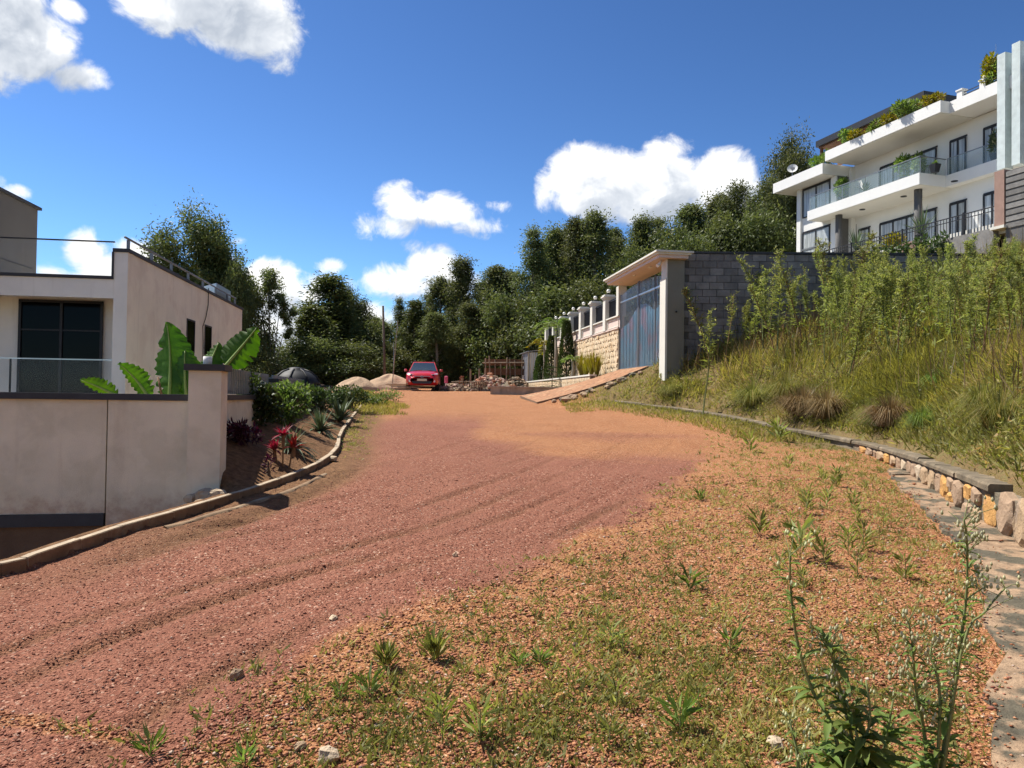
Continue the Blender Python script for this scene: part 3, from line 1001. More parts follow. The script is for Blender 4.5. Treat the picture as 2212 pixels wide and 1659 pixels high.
for x in (-4.6, -3.69, -2.09):
    MB().box(x - .012, x + .012, 0.135, 0.165, 1.10, 2.184).build('baluster', M['dark_metal'], lh)
for a, b in ((-6.3, -4.42), (-4.40, -1.92), (-1.90, -0.30)):
    MB().box(a, b, 0.12, 0.13, ZP + .07, ZP + .72).build('terrace_pane', M['clear_glass'], lh)
MB().box(-6.3, -0.29, 0.105, 0.145, ZP + .721, ZP + .745).build('terrace_rail', M['dark_metal'], lh)
# tube rail along the side parapet
tr = MB().tube([(-0.12, 0.15, ZT + .32), (-0.12, 9.2, ZT + .32)], 0.022, 8).build('parapet_rail', M['grey_metal'], lh, smooth=True)
for y in (0.3, 1.6, 2.9, 4.2, 5.5, 6.8, 8.1, 9.1):
    MB().box(-0.145, -0.095, y, y + .05, ZT + .071, ZT + .30).build('post', M['grey_metal'], tr)
MB().hexa([(-1.3, 7.2, ZT + .10), (-0.2, 7.2, ZT + .10), (-0.2, 8.9, ZT + .10), (-1.3, 8.9, ZT + .10), (-1.3, 7.2, ZT + .16), (-0.2, 7.2, ZT + .50), (-0.2, 8.9, ZT + .50), (-1.3, 8.9, ZT + .16)]).build('solar_panel', M['chrome'], lh)
for y, h in ((3.80, .62), (5.35, .62)):
    w = MB().box(-0.03, 0.004, y, y + 0.60, 2.62, 3.34).build('side_window', M['glass_black'], lh)
    mb = MB()
    for (a, b, c, d) in ((y - .04, y, 2.58, 3.38), (y + .60, y + .64, 2.58, 3.38), (y, y + .60, 2.58, 2.618), (y, y + .60, 3.342, 3.38)):
        mb.box(-0.04, 0.014, a, b, c, d)
    mb.build('frame', M['dark_metal'], w)
cb = [(0.02, 5.55, ZT + .12), (0.03, 5.5, 3.9), (0.03, 5.3, 3.55), (0.03, 5.05, 3.3), (0.03, 5.1, 2.9), (0.03, 5.12, 2.4), (0.03, 5.02, 1.2)]
MB().tube(cb, 0.012, 5).build('cable', M['cable'], lh)
# the charcoal upper storey
MB().box(-9.5, -4.05, -1.5, 5.2, ZP - .15, 6.15).build('upper_storey', M['dark_wall'], lh)
MB().box(-9.6, -3.98, -1.6, 5.27, 6.152, 6.22).build('upper_roof_edge', M['dark_trim'], lh)
MB().box(-4.07, -4.035, -1.4, 5.0, 4.62, 4.64).build('joint_strip', M['dark_trim'], lh)

# cable from the house to the pole on the right of it
a = P(243, 312, 23.0)
b = P(271, 318, 34.0)
c = [a.lerp(b, t) + Vector((0, 0, -0.5 * math.sin(PI * t))) for t in np.linspace(0, 1, 10)]

# ---- banana plant behind the wall
def banana_leaf(base, tip, width, droop, seed, name, parent):
    r = random.Random(seed)
    base, tip = Vector(base), Vector(tip)
    ax = tip - base
    side = ax.cross(Vector((0.15, 1, 0.25))).normalized()
    nor = side.cross(ax).normalized()
    n = 26
    V, F = [], []
    for i in range(n):
        t = i / (n - 1)
        p = base + ax * t + nor * (droop * math.sin(t * PI * .7))
        w = width * max(0.02, math.sin(PI * min(1, t ** 0.72 * 1.0)) ** 0.62) if 0 < t < 1 else 0.01
        notch = (0.95 + 0.05 * r.random()) * (0.55 if r.random() < .10 else 1.0)
        rip = 0.03 * math.sin(i * 2.3 + seed)
        V += [p - side * w * notch + nor * (0.30 * w + rip), p - side * w * .5 + nor * 0.10 * w, p - nor * .012, p + side * w * .5 + nor * 0.10 * w, p + side * w * (0.95 + 0.05 * r.random()) * (0.6 if r.random() < .10 else 1.0) + nor * (0.30 * w - rip)]
    for i in range(n - 1):
        for k in range(4):
            F.append((i * 5 + k, i * 5 + k + 1, i * 5 + 6 + k, i * 5 + 5 + k))
    me = bpy.data.meshes.new(name)
    me.from_pydata([tuple(q) for q in V], [], F)
    me.materials.append(L['banana'])
    me.polygons.foreach_set('use_smooth', [True] * len(F))
    at = me.attributes.new('rnd', 'FLOAT', 'POINT')
    at.data.foreach_set('value', [min(1, max(0, 0.45 + 0.20 * math.sin(k // 5 * 0.5 + seed) + 0.12 * r.uniform(-1, 1))) for k in range(len(V))])
    o = put(name, me, parent)
    mb = MB()
    mb.tube([base + ax * t + nor * (droop * math.sin(t * PI * .7) - .015) for t in np.linspace(-0.10, 0.97, 12)], [0.030 - 0.0022 * k for k in range(12)], 6)
    mb.build('midrib', M['banana_rib'], o, smooth=True)
    return o


M['banana_rib'] = mat('banana_midrib', (0.22, 0.30, 0.07), 0.5, 0.1, 4)
bz = 10.2
b0 = P(182, 405, bz)
ban = thing('banana_plant', 'banana plant with broad bright leaves rising behind the boundary wall', 'plant', (b0.x, bz, -0.6))


def lpt(u, v, y=bz):
    q = P(u, v, y)
    return (q.x - b0.x, y - bz, q.z + 0.6)


bls = [((170, 398, bz), (163.5, 321, bz + .1), .33, .10), ((187, 398, bz + .05), (187, 350, bz + .1), .26, -.04),
       ((150, 398, bz - .1), (115, 366, bz - .3), .17, .12), ((118, 396, bz - .1), (79, 381, bz - .3), .12, .06),
       ((205, 372, bz + .3), (218, 341, bz + .5), .17, .05), ((226, 366, bz + .3), (257, 327, bz + .4), .24, .03)]
for i, (p0, p1, w, dr) in enumerate(bls):
    banana_leaf(lpt(*p0), lpt(*p1), w, dr, i * 3 + 1, 'leaf', ban)
for i, (p0, w, off) in enumerate(((bls[0][0], .075, 0), (bls[1][0], .06, .05), (bls[2][0], .06, -.05), (bls[5][0], .06, .1), (bls[4][0], .05, .1))):
    q = lpt(*p0)
    MB().tube([(0.0 + off * 3 + .4 * q[0], off, 0), (0.6 * q[0] + off, q[1] * .7, 1.2), (q[0], q[1], q[2])], [w * 1.3, w, w * .5], 8).build('stem', M['banana_rib'], ban, smooth=True)
MB().tube([lpt(163, 402), lpt(158, 377)], [.02, .012], 6).build('shoot', M['dry_stem'], ban, smooth=True)
for _o in (bw, sw, kerb):
    _o['kind'] = 'thing'

# ================================================================== right: stone retaining wall, drain slab
def rock_mesh(name, sx, sy, sz, seed, mats, n=9, rough=0.22):
    r = random.Random(seed)
    mb = MB()
    prof = [(-0.95, 0.45), (-0.45, 0.95), (0.25, 1.0), (0.75, 0.72), (1.0, 0.28)]
    vs = []
    for z, rad in prof:
        for k in range(n):
            th = 2 * PI * k / n
            q = rad * (1 + r.uniform(-rough, rough))
            vs.append((math.cos(th) * q * sx, math.sin(th) * q * sy, z * sz * (1 + r.uniform(-.1, .1))))
    fs = []
    for i in range(len(prof) - 1):
        for k in range(n):
            k2 = (k + 1) % n
            fs.append((i * n + k, i * n + k2, (i + 1) * n + k2, (i + 1) * n + k))
    fs.append(tuple(range(n - 1, -1, -1)))
    fs.append(tuple(range((len(prof) - 1) * n, len(prof) * n)))
    mb.add(vs, fs)
    return mb.mesh(name, mats)


cs = COPING_S
arc = np.concatenate([[0], np.cumsum(np.linalg.norm(np.diff(cs[:, :2], axis=0), axis=1))])


def cop(s):
    x, y, z = (float(np.interp(s, arc, cs[:, k])) for k in range(3))
    x2, y2 = (float(np.interp(s + 0.1, arc, cs[:, k])) for k in range(2))
    d = Vector((x2 - x, y2 - y, 0)).normalized()
    return Vector((x, y, z)), d, Vector((-d.y, d.x, 0))          # point, along, towards the road


def arc_at_y(y):
    return float(np.interp(y, cs[:, 1], arc))


rw = thing('retaining_wall', 'low rubble stone retaining wall with worn coping beside the weedy bank', 'wall', (cs[0][0], cs[0][1], 0))
rw['kind'] = 'thing'
O = Vector((cs[0][0], cs[0][1], 0))
s_a, s_b = arc_at_y(-1.6), arc_at_y(17.5)
mb = MB()
vs = []
ss = np.arange(s_a, s_b, 0.25)
for s in ss:
    p, d, n = cop(s)
    zb = float(road_z(p.y)) - 0.3
    zt = p.z - 0.064
    f = p + n * 0.012 - O
    b = p - n * 0.30 - O
    vs += [(f.x, f.y, zb), (f.x, f.y, zt), (b.x, b.y, zt), (b.x, b.y, zb)]
mb.add(vs, [(i * 4 + k, i * 4 + k + 1, i * 4 + k + 5, i * 4 + k + 4) for i in range(len(ss) - 1) for k in range(3)])
mb.build('mortar_core', M['mortar'], rw)
rs = random.Random(21)
s = s_a
stone_m = [M['stone_a'], M['stone_b'], M['stone_c'], M['stone_d'], M['stone_c'], M['stone_a']]
while s < arc_at_y(13.6):
    w = rs.uniform(0.24, 0.46)
    p, d, n = cop(s + w / 2)
    zb = float(road_z(p.y)) - 0.02
    zt = p.z - (0.065 if p.y > 7.2 else -0.02)
    hgt = zt - zb
    if hgt > 0.06:
        nrow = 1 if (hgt < 0.34 or p.y < 7.4 or rs.random() < .55) else 2
        zc = zb
        for k in range(nrow):
            h = hgt / nrow * rs.uniform(.82, 1.12) if k < nrow - 1 else zt - zc
            ww = w * rs.uniform(.97, 1.05)
            hh = h * rs.uniform(.97, 1.05)
            # irregular slab of stone: outline in the wall plane, bulging out of it
            npt = 7
            out, inn = [], []
            for j in range(npt):
                th = 2 * PI * j / npt + rs.uniform(-.25, .25)
                sq = 1 / max(abs(math.cos(th)), abs(math.sin(th))) ** 0.65
                rr = rs.uniform(.90, 1.04) * sq * .90
                out.append((math.cos(th) * ww / 2 * rr, math.sin(th) * hh / 2 * rr))
            bul = rs.uniform(.035, .065)
            c = p + Vector((0, 0, zc + h / 2 - p.z)) - O
            vs = [c + d * a + Vector((0, 0, b)) - n * 0.03 for a, b in out]
            vs += [c + d * a + Vector((0, 0, b)) + n * (bul * .55) for a, b in out]
            vs += [c + d * a * .72 + Vector((0, 0, b * .72)) + n * (bul + rs.uniform(-.015, .015)) for a, b in out]
            fs = [tuple(range(14, 21))]
            for j in range(npt):
                j2 = (j + 1) % npt
                fs += [(j, j2, 7 + j2, 7 + j), (7 + j, 7 + j2, 14 + j2, 14 + j)]
            MB().add(vs, fs).build('stone', rs.choice(stone_m), rw)
            zc += h
    s += w
# coping lengths
s = arc_at_y(7.25)
while s < arc_at_y(24.6):
    ln = rs.uniform(.9, 1.5)
    vs = []
    js = rs.uniform(-.012, .012)
    for q in np.linspace(s + .008, s + ln - .008, 5):
        p, d, n = cop(q)
        e = [p + n * (0.055 + rs.uniform(-.012, .012)), p - n * 0.26]
        for v, z in ((e[0], -.062), (e[1], -.062), (e[1], js), (e[0] - n * .02, js + rs.uniform(-.006, .006)), (e[0], js - .02)):
            vs.append((v.x - O.x, v.y - O.y, p.z + z))
    fs = [(0, 1, 2, 3, 4), (24, 23, 22, 21, 20)]
    for i in range(4):
        fs += [(i * 5 + k, i * 5 + (k + 1) % 5, i * 5 + 5 + (k + 1) % 5, i * 5 + 5 + k) for k in range(5)]
    MB().add(vs, fs).build('coping_stone', M['coping_old'], rw)
    s += ln
# loose stones along the broken top, nearest the camera
for i in range(9):
    s = rs.uniform(arc_at_y(.5), arc_at_y(7.2))
    p, d, n = cop(s)
    put('top_stone', rock_mesh('top_stone', rs.uniform(.08, .15), rs.uniform(.07, .12), rs.uniform(.05, .08), 100 + i, rs.choice(stone_m)), rw, (p.x - O.x - n.x * rs.uniform(0, .2), p.y - O.y, p.z + .02), (0, 0, rs.uniform(0, 6)))

# drain slab at the foot of the wall
ed = [Gp(u, v, 0.03) for u, v in [(872, 452), (880, 463), (899.6, 489), (914.8, 502), (941, 528.5), (967, 554.7), (975.8, 580.8), (980, 624), (991, 661), (980, 694), (972, 768)]]
ed = np.array(sorted([(p.y, p.x) for p in ed]))
ed = resample(ed, .12)
ed[:, 1] = np.convolve(np.pad(ed[:, 1], 1, mode='edge'), np.ones(3) / 3, 'valid')
ed = ed[np.argsort(ed[:, 0])]
ds = thing('drain_slab', 'stained concrete drain slab along the foot of the stone retaining wall', 'slab', (3.0, 4.0, 0))
ds['kind'] = 'thing'
yq = -1.2
while yq < 11.2:
    ln = rs.uniform(1.9, 2.8)
    ys = np.linspace(yq + .003, min(yq + ln, 11.3) - .003, 25)
    vs = []
    tilt = rs.uniform(-.01, .01)
    for k, y in enumerate(ys):
        xl = float(np.interp(y, ed[:, 0], ed[:, 1])) + 0.05 + 0.04 * float(vnoise(y, 0, 3.1, 5)) + .04 * float(vnoise(y, 3, 9, 6))
        xr = float(np.interp(y, cs[:, 1], cs[:, 0])) + .05
        xl = min(xl, xr - .05)
        z = float(road_z(y)) + .035 + tilt
        for x, zz in ((xl - .01, z - .12), (xl, z - .006), (xl * .6 + xr * .4, z + .012 * float(vnoise(y, 1, 4, 7))), (xr, z + .004)):
            vs.append((x - 3.0, y - 4.0, zz))
    fs = [(i * 4 + k, i * 4 + 4 + k, i * 4 + 5 + k, i * 4 + 1 + k) for i in range(24) for k in range(3)]
    fs += [(0, 1, 2, 3), (99, 98, 97, 96)]
    MB().add(vs, [tuple(reversed(f)) for f in fs]).build('slab_piece', M['slab'], ds)
    yq += ln

# ================================================================== gate wall (local x into the property, y away along it)
gw = thing('perimeter_wall', 'stone-clad perimeter wall with pink band, white pillars and globe lamps beyond the gate', 'wall', (GW0.x, GW0.y, 0), WALL_T)
gw['kind'] = 'thing'
MB().box(0.03, 0.30, 0.0, 15.9, 1.6, 4.43).build('wall_core', M['mortar'], gw)
r = random.Random(5)
mb = MB()
for row in range(8):
    z = 2.62 + row * 0.232
    y = 0.02 + r.uniform(0, .2)
    while y < 15.8:
        w, h = r.uniform(.20, .42), .232 * r.uniform(.8, 1.25)
        pts = []
        for k in range(6):
            th = 2 * PI * k / 6 + r.uniform(-.3, .3)
            pts.append((y + w / 2 + math.cos(th) * w * .56, z + .116 + math.sin(th) * h * .60))
        pr = r.uniform(.012, .04)
        vs = [(0.031, a, b) for a, b in pts] + [(-pr + .03, (a - y - w / 2) * .86 + y + w / 2, (b - z - .116) * .86 + z + .116) for a, b in pts]
        mb.add(vs, [tuple(range(6, 12))] + [(k, (k + 1) % 6, 6 + (k + 1) % 6, 6 + k) for k in range(6)])
        y += w
tag(mb.build('cladding_stones', M['clad'], gw), kind='stuff')
MB().box(-0.03, 0.34, 0.0, 15.9, 4.431, 4.485).build('ledge', M['pink'], gw)
MB().box(0.06, 0.26, 0.0, 15.9, 4.486, 4.93).build('band', M['pink'], gw)
MB().box(-0.02, 0.32, 0.0, 15.9, 4.931, 4.985).build('rail_ledge', M['pillar_paint'], gw)
pys = [2.0 + 2.2 * k for k in range(7)]
globe = MB().lathe([(0.02, -.08), (0.055, -.068), (0.08, -.032), (0.088, 0.0), (0.08, .036), (0.055, .068), (0.02, .084)], 14).mesh('globe', M['globe'], True)
neck = MB().lathe([(0.05, 0), (0.035, .03), (0.03, .08), (0.05, .10)], 10).mesh('lamp_base', M['dark_metal'], True)
for y in pys:
    p = MB().box(-0.05, 0.33, y - .19, y + .19, 4.4855, 5.86).build('pillar', M['pillar_paint'], gw)
    MB().box(-0.09, 0.37, y - .23, y + .23, 5.861, 5.93).box(-0.13, 0.41, y - .27, y + .27, 5.931, 5.99).box(-0.09, 0.37, y - .23, y + .23, 5.991, 6.05).build('cap', M['pillar_paint'], p)
    put('lamp_base', neck, p, (0.14, y, 6.05))
    put('globe_lamp', globe, p, (0.14, y, 6.225))
ends = [0.0] + pys
for a, b in zip([0.02] + [q + .19 for q in pys[:-1]], [q - .19 for q in pys]):
    mb = MB()
    y = a + .02
    while y < b - .02:
        mb.box(0.12, 0.15, y, y + .022, 4.986, 5.78)
        y += .075
    tag(mb.build('railing_bars', M['dark_metal'], gw), kind='stuff')
    MB().box(0.10, 0.17, a, b, 5.70, 5.74).build('rail', M['dark_metal'], gw)
    MB().box(0.18, 0.19, a, b, 4.99, 5.70).build('privacy_sheet', M['solar'], gw)
    # framed panel in the pink band
    mb = MB()
    mb.box(0.03, 0.059, a + .1, b - .1, 4.53, 4.56).box(0.03, 0.059, a + .1, b - .1, 4.84, 4.87).box(0.031, 0.059, a + .1, a + .13, 4.561, 4.839).box(0.031, 0.059, b - .13, b - .1, 4.561, 4.839)
    mb.build('panel_moulding', M['pillar_paint'], gw)

# planter in front of the wall
ptr = thing('planter_wall', 'low stone-faced planter wall with pale coping along the gate wall', 'wall', (GW0.x, GW0.y, 0), WALL_T)
ptr['kind'] = 'thing'
MB().box(-1.0, -0.82, 0.5, 16.0, 1.3, 2.50).build('wall_core', M['mortar'], ptr)
mb = MB()
for row in range(4):
    y = 0.5
    while y < 15.9:
        w, h, z = r.uniform(.18, .38), .27 * r.uniform(.8, 1.2), 1.55 + row * .245
        pts = [(y + w / 2 + math.cos(2 * PI * k / 6 + .3) * w * .55 * r.uniform(.85, 1.1), z + .12 + math.sin(2 * PI * k / 6 + .3) * h * .56 * r.uniform(.85, 1.1)) for k in range(6)]
        vs = [(-0.999, a, min(b, 2.495)) for a, b in pts] + [(-1.03, (a - y - w / 2) * .86 + y + w / 2, min(b, 2.48)) for a, b in pts]
        mb.add(vs, [tuple(range(6, 12))] + [(k, (k + 1) % 6, 6 + (k + 1) % 6, 6 + k) for k in range(6)])
        y += w
tag(mb.build('facing_stones', M['clad'], ptr), kind='stuff')
MB().box(-1.06, -0.76, 0.42, 16.05, 2.501, 2.565).build('coping', M['pillar_paint'], ptr)

# gate
M['gate'] = mat('blue_grey_gate_steel', (0.12, 0.27, 0.37), 0.35, 0.25, 1.2, metal=0.3, spec=0.5, col2=(0.30, 0.19, 0.24), c2scale=1.1, c2lo=0.48, c2hi=0.66)
gt = thing('gate', 'tall blue-grey steel gate with wavy solid panel and vertical bars below the canopy', 'gate', (GW0.x, GW0.y, 0), WALL_T)
GL = 5.35


def gate_top(t):
    return float(np.interp(t, [0, .2, .35, .45, .6, .72, .8, .9, 1], [4.40, 4.55, 4.95, 5.12, 5.05, 4.75, 4.75, 4.92, 4.92]))


for a, b in ((0.015, .43), (.44, .985)):
    mb = MB()
    ts = np.linspace(a, b, 22)
    vs = []
    for k, t in enumerate(ts):
        xo = 0.012 * (k % 2)
        vs += [(0.10 + xo, -GL * t, 2.78), (0.10 + xo, -GL * t, gate_top(t)), (0.125 + xo, -GL * t, gate_top(t)), (0.125 + xo, -GL * t, 2.78)]
    mb.add(vs, [(i * 4 + k, i * 4 + (k + 1) % 4, i * 4 + 4 + (k + 1) % 4, i * 4 + 4 + k) for i in range(21) for k in range(4)] + [(3, 2, 1, 0), (84, 85, 86, 87)])
    mb.build('sheet_panel', M['gate'], gt)
for t in (0.004, .425, .445, .78, .996):
    MB().box(0.06, 0.15, -GL * t - .025, -GL * t + .025, 2.74, 5.78 + .22 * math.sin(PI * t)).build('frame_post', M['grey_metal'], gt)
MB().box(0.065, 0.145, -GL * .994, -GL * .008, 5.44, 5.50).build('cross_rail', M['chrome'], gt)
MB().box(0.066, 0.144, -GL * .994, -GL * .008, 2.745, 2.80).build('bottom_rail', M['grey_metal'], gt)
t = .014
while t < .985:
    if all(abs(t - q) > .008 for q in (.425, .445, .78)):
        MB().box(0.085, 0.099, -GL * t - .014, -GL * t + .014, 2.81, 5.74 + .22 * math.sin(PI * t)).build('bar', M['chrome'], gt)
    t += .026
lk = MB().box(0.02, 0.058, -GL * .985, -GL * .96, 3.7, 3.95).build('latch', M['chrome'], gt)

# gate pillars and canopy
gp = thing('gate_pillar', 'tall plain grey-white gate pillar at the near end of the canopy', 'pillar', (GW0.x, GW0.y, 0), WALL_T)
M['pillar_shade'] = mat('shaded_olive_grey', (0.20, 0.195, 0.155), 0.85, 0.08, 1.5, streak=0.2, streak_col=(0.15, 0.14, 0.10))  # shade of the pillar's front painted into the shaft colour
MB().box(-0.12, 0.46, -GL - .55, -GL - .06, 2.2, 6.16).build('shaft', M['pillar_shade'], gp)
MB().box(-0.19, -0.121, -GL - .57, -GL - .04, 2.2, 5.55).build('lit_side_strip', M['pillar_paint'], gp)  # added pale strip paints the sunlit side of the pillar
MB().box(-0.15, -0.1215, -GL - .56, -GL - .05, 5.551, 6.16).build('lit_side_strip', M['pillar_paint'], gp)
MB().tube([(0.18, -GL - .552, 4.45), (0.18, -GL - .60, 4.45)], 0.03, 8).build('bell', M['dark_metal'], gp)
cn = thing('gate_canopy', 'flat concrete gate canopy with moulded fascia and downlights over the steel gate', 'canopy', (GW0.x, GW0.y, 0), WALL_T)
MB().box(-0.50, 0.50, -GL - .78, -.05, 6.165, 6.27).build('soffit_slab', M['pink'], cn)
MB().box(-0.57, 0.58, -GL - .84, .02, 6.271, 6.33).build('fascia', M['pillar_paint'], cn)
MB().box(-0.63, 0.64, -GL - .90, .08, 6.331, 6.39).build('fascia', M['pillar_paint'], cn)
for y in (-4.4, -2.6, -0.9):
    MB().lathe([(0.07, -.02), (0.07, 0.0)], 12, (-0.2, y, 6.163)).build('downlight', M['globe'], cn)
MB().tube([(-0.25, -GL - .3, 6.15), (-0.33, -GL - .32, 6.02), (-0.40, -GL - .34, 5.97)], [.03, .05, .06], 8).build('floodlight', M['white'], cn)
fp = MB().box(0.0, 0.34, 0.02, .34, 4.986, 6.16).build('rear_post', M['pillar_paint'], cn)

# ramp up to the gate
q = [Vector((0.95, 27.7, 1.42)), Vector((0.35, 31.6, 1.66)), Vector((4.30, 29.75, 2.76)), Vector((4.80, 26.0, 2.76))]
ramp = MB()
N = 14
vs, fs = [], []
for i in range(N + 1):
    a = q[0].lerp(q[3], i / N)
    b = q[1].lerp(q[2], i / N)
    k = -0.10 * math.sin(PI * i / N)
    vs += [(a.x, a.y, a.z + k - .7), (a.x, a.y, a.z + k), (b.x, b.y, b.z + k), (b.x, b.y, b.z + k - .7)]
for i in range(N):
    fs += [(i * 4 + k, i * 4 + (k + 1) % 4, i * 4 + 4 + (k + 1) % 4, i * 4 + 4 + k) for k in range(4)]
ramp.add(vs, fs + [(0, 1, 2, 3), (N * 4 + 3, N * 4 + 2, N * 4 + 1, N * 4)])
M['ramp'] = mat('earth_stained_concrete', (0.31, 0.16, 0.085), 0.97, 0.45, 6, 0.04, 16, col2=(0.36, 0.225, 0.13), c2scale=1.2)
ramp.m = [0 if (f[1] - f[0] == 1 and f[0] % 4 == 1) else 1 for f in ramp.f]
tag(ramp.build('driveway', [M['ramp'], M['basement']]), 'earth-stained concrete ramp climbing from the road to the gate', kind='structure')
rs2 = thing('stone_edging', 'row of rough stones edging the near side of the gate ramp', 'stone edging', (3.0, 26.6, 0))
for i in range(22):
    t = r.uniform(.15, .98)
    a = q[0].lerp(q[3], t)
    off = r.uniform(.05, .35)
    zl = Hz(a.x, a.y - off)
    sz_ = r.uniform(.07, .15)
    put('stone', rock_mesh('stone', sz_ * 1.3, sz_, sz_ * .75, 300 + i, r.choice([M['stone_c'], M['stone_a'], M['mortar']])), rs2, (a.x - 3.0, a.y - off - 26.6, zl + sz_ * .2), (0, 0, r.uniform(0, 6)))
rs2['kind'] = 'thing'

# block wall to the right of the pillar
BW0 = Vector((GW0.x + 0.46 * math.cos(WALL_T) + (GL + .30) * math.sin(WALL_T), GW0.y - (GL + .30) * math.cos(WALL_T) + .46 * math.sin(WALL_T), 0))
bwl = thing('block_wall', 'dark grey concrete block wall behind the tall weeds right of the gate pillar', 'wall', BW0, math.atan(-0.03))
bwl['kind'] = 'thing'
MB().box(0.0, 15.0, 0.02, 0.20, 2.4, 6.42).build('wall_core', M['block_mortar'], bwl)
MB().box(0.0, 15.0, -0.05, 0.26, 6.421, 6.49).build('coping', M['dark_trim'], bwl)
blk = MB().cbox((0, 0, 0), (0.448, 0.05, 0.222), 0.008).mesh('block', M['block'])
cells = []
for row in range(17):
    for c in range(34):
        x = 0.23 + c * .462 - (0.231 if row % 2 else 0)
        z = 6.30 - row * .236
        if x < .2 or x > 14.8:
            continue
        gz = Hz(BW0.x + x, BW0.y - .1)
        if z > gz - .1 and z > 2.5:
            cells.append((x, z, z - gz))
cells.sort(key=lambda c: c[0])
for x, z, _ in cells[:290]:
    put('block', blk, bwl, (x, 0.012 + r.uniform(-.006, .006), z), (0, 0, r.uniform(-.006, .006)))
if cells[290:]:
    mb = MB()
    for x, z, _ in cells[290:]:
        mb.cbox((x, 0.012, z), (0.448, 0.05, 0.222))
    tag(mb.build('more_blocks', M['block'], bwl), kind='stuff')

# ================================================================== right-hand house (local x into the hill, y away along the facade)
HT = math.atan(0.31)
HO = Vector((20.78, 37.8, 0))
rh = thing('white_house', 'large white modern house with balconies, glass balustrades and roof garden on the right hill', 'house', HO, HT)


def hw(x, y, z):
    c, s = math.cos(HT), math.sin(HT)
    return Vector((HO.x + x * c - y * s, HO.y + x * s + y * c, z))


WM, WW = 2.2, 1.1
# body
MB().box(WM, 11, -9, 7.15, 8.4, 16.05).build('main_wall', M['offwhite'], rh)
MB().box(WW, 9, 7.151, 10.7, 8.4, 15.39).build('wing_wall', M['offwhite'], rh)
MB().box(WW - .01, WW + 1.08, 7.135, 7.150, 9.0, 15.38).build('wing_return', M['dark_wall'], rh)
MB().box(WM - .28, WM - .001, 6.92, 7.13, 9.0, 15.9).build('white_pier', M['white'], rh)
MB().box(WW - .14, WW - .002, 10.35, 10.72, 8.2, 15.39).build('corner_column', M['white'], rh)
MB().box(WW - .10, WW - .002, 7.15, 7.60, 9.0, 15.39).build('corner_column', M['white'], rh)
# balcony slabs: fascia and soffit
MB().box(0.0, WM, 0.0, 8.5, 12.83, 13.42).build('balcony_slab', M['white'], rh)
MB().box(1.7, WM, -9.0, -0.001, 12.83, 13.42).build('balcony_slab', M['white'], rh)
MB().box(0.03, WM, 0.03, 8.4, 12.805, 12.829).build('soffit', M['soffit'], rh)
# roofs
MB().box(0.0, 11, -1.26, 6.95, 16.09, 16.68).build('roof_slab', M['white'], rh)
MB().box(0.6, 11, -9.0, -1.261, 16.09, 16.68).build('roof_slab', M['white'], rh)
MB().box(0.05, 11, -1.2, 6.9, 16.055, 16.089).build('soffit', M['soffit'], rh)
MB().box(0.0, 9, 7.16, 11.9, 15.42, 16.06).build('wing_roof', M['white'], rh)
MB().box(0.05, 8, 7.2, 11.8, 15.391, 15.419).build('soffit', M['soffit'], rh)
# windows on the main wall
def window(x, y0, y1, z0, z1, n, glass='glass_curtain'):
    w = MB().box(x - .02, x + .02, y0, y1, z0, z1).build('window', M[glass], rh)
    fr = MB()
    for k in range(n + 1):
        y = y0 + (y1 - y0) * k / n
        fr.box(x - .06, x - .021, y - .04, y + .04, z0, z1)
    fr.box(x - .059, x - .0211, y0, y1, z1 - .09, z1).box(x - .059, x - .0212, y0, y1, z0, z0 + .06)
    fr.build('frame', M['dark_metal'], w)
    MB().box(x - .005, x + .05, y0 - .06, y1 + .06, z1 + .001, z1 + .07).build('reveal', M['dark_metal'], w)
    return w


window(WM - .03, 1.0, 4.85, 13.45, 15.3, 4)
window(WM - .03, -.80, .10, 13.45, 15.3, 2)
window(WM - .03, -2.75, -1.85, 13.45, 15.3, 2)
window(WM - .03, -5.6, -4.3, 13.45, 15.3, 2)
window(WM - .03, 5.7, 6.52, 10.2, 12.0, 1)
window(WM - .03, 1.0, 4.85, 9.35, 12.0, 4)
window(WM - .03, -.80, .10, 9.35, 12.0, 2)
window(WM - .03, -2.75, -1.85, 9.35, 12.0, 2)
w = window(WW - .03, 7.75, 10.2, 9.6, 12.5, 2)
MB().box(WW - .10, WW - .05, 7.7, 10.25, 11.35, 11.43).build('transom', M['grey_metal'], w)
w = window(WW - .03, 7.75, 10.2, 13.45, 15.3, 2)
# glass balustrades
def panes(x, y0, y1, n, z0=13.43, z1=14.28):
    for k in range(n):
        a, b = y0 + (y1 - y0) * k / n, y0 + (y1 - y0) * (k + 1) / n
        MB().box(x, x + .015, a + .015, b - .015, z0, z1).build('balustrade_pane', M['balustrade'], rh)
    MB().box(x - .02, x + .035, y0, y1, z1 + .001, z1 + .035).build('handrail', M['grey_metal'], rh)
    for k in range(n + 1):
        y = y0 + (y1 - y0) * k / n
        MB().box(x + .02, x + .05, y - .02, y + .02, z0, z1 - .002).build('baluster', M['grey_metal'], rh)


panes(0.08, 0.05, 8.4, 6)
panes(1.78, -5.5, -0.05, 5)
for a, b in ((0.10, 0.93), (0.95, 1.75)):
    MB().box(a, b, 0.04, 0.055, 13.43, 14.28).build('balustrade_pane', M['balustrade'], rh)
MB().box(0.06, 1.80, 0.02, 0.075, 14.281, 14.316).build('handrail', M['grey_metal'], rh)
# columns under the balcony
col = MB().tube([(0, 0, 8.6), (0, 0, 12.80)], .20, 14).mesh('column', M['dark_wall'], True)
for x, y in ((0.7, 6.55), (0.7, 0.75)):
    put('column', col, rh, (x, y, 0))
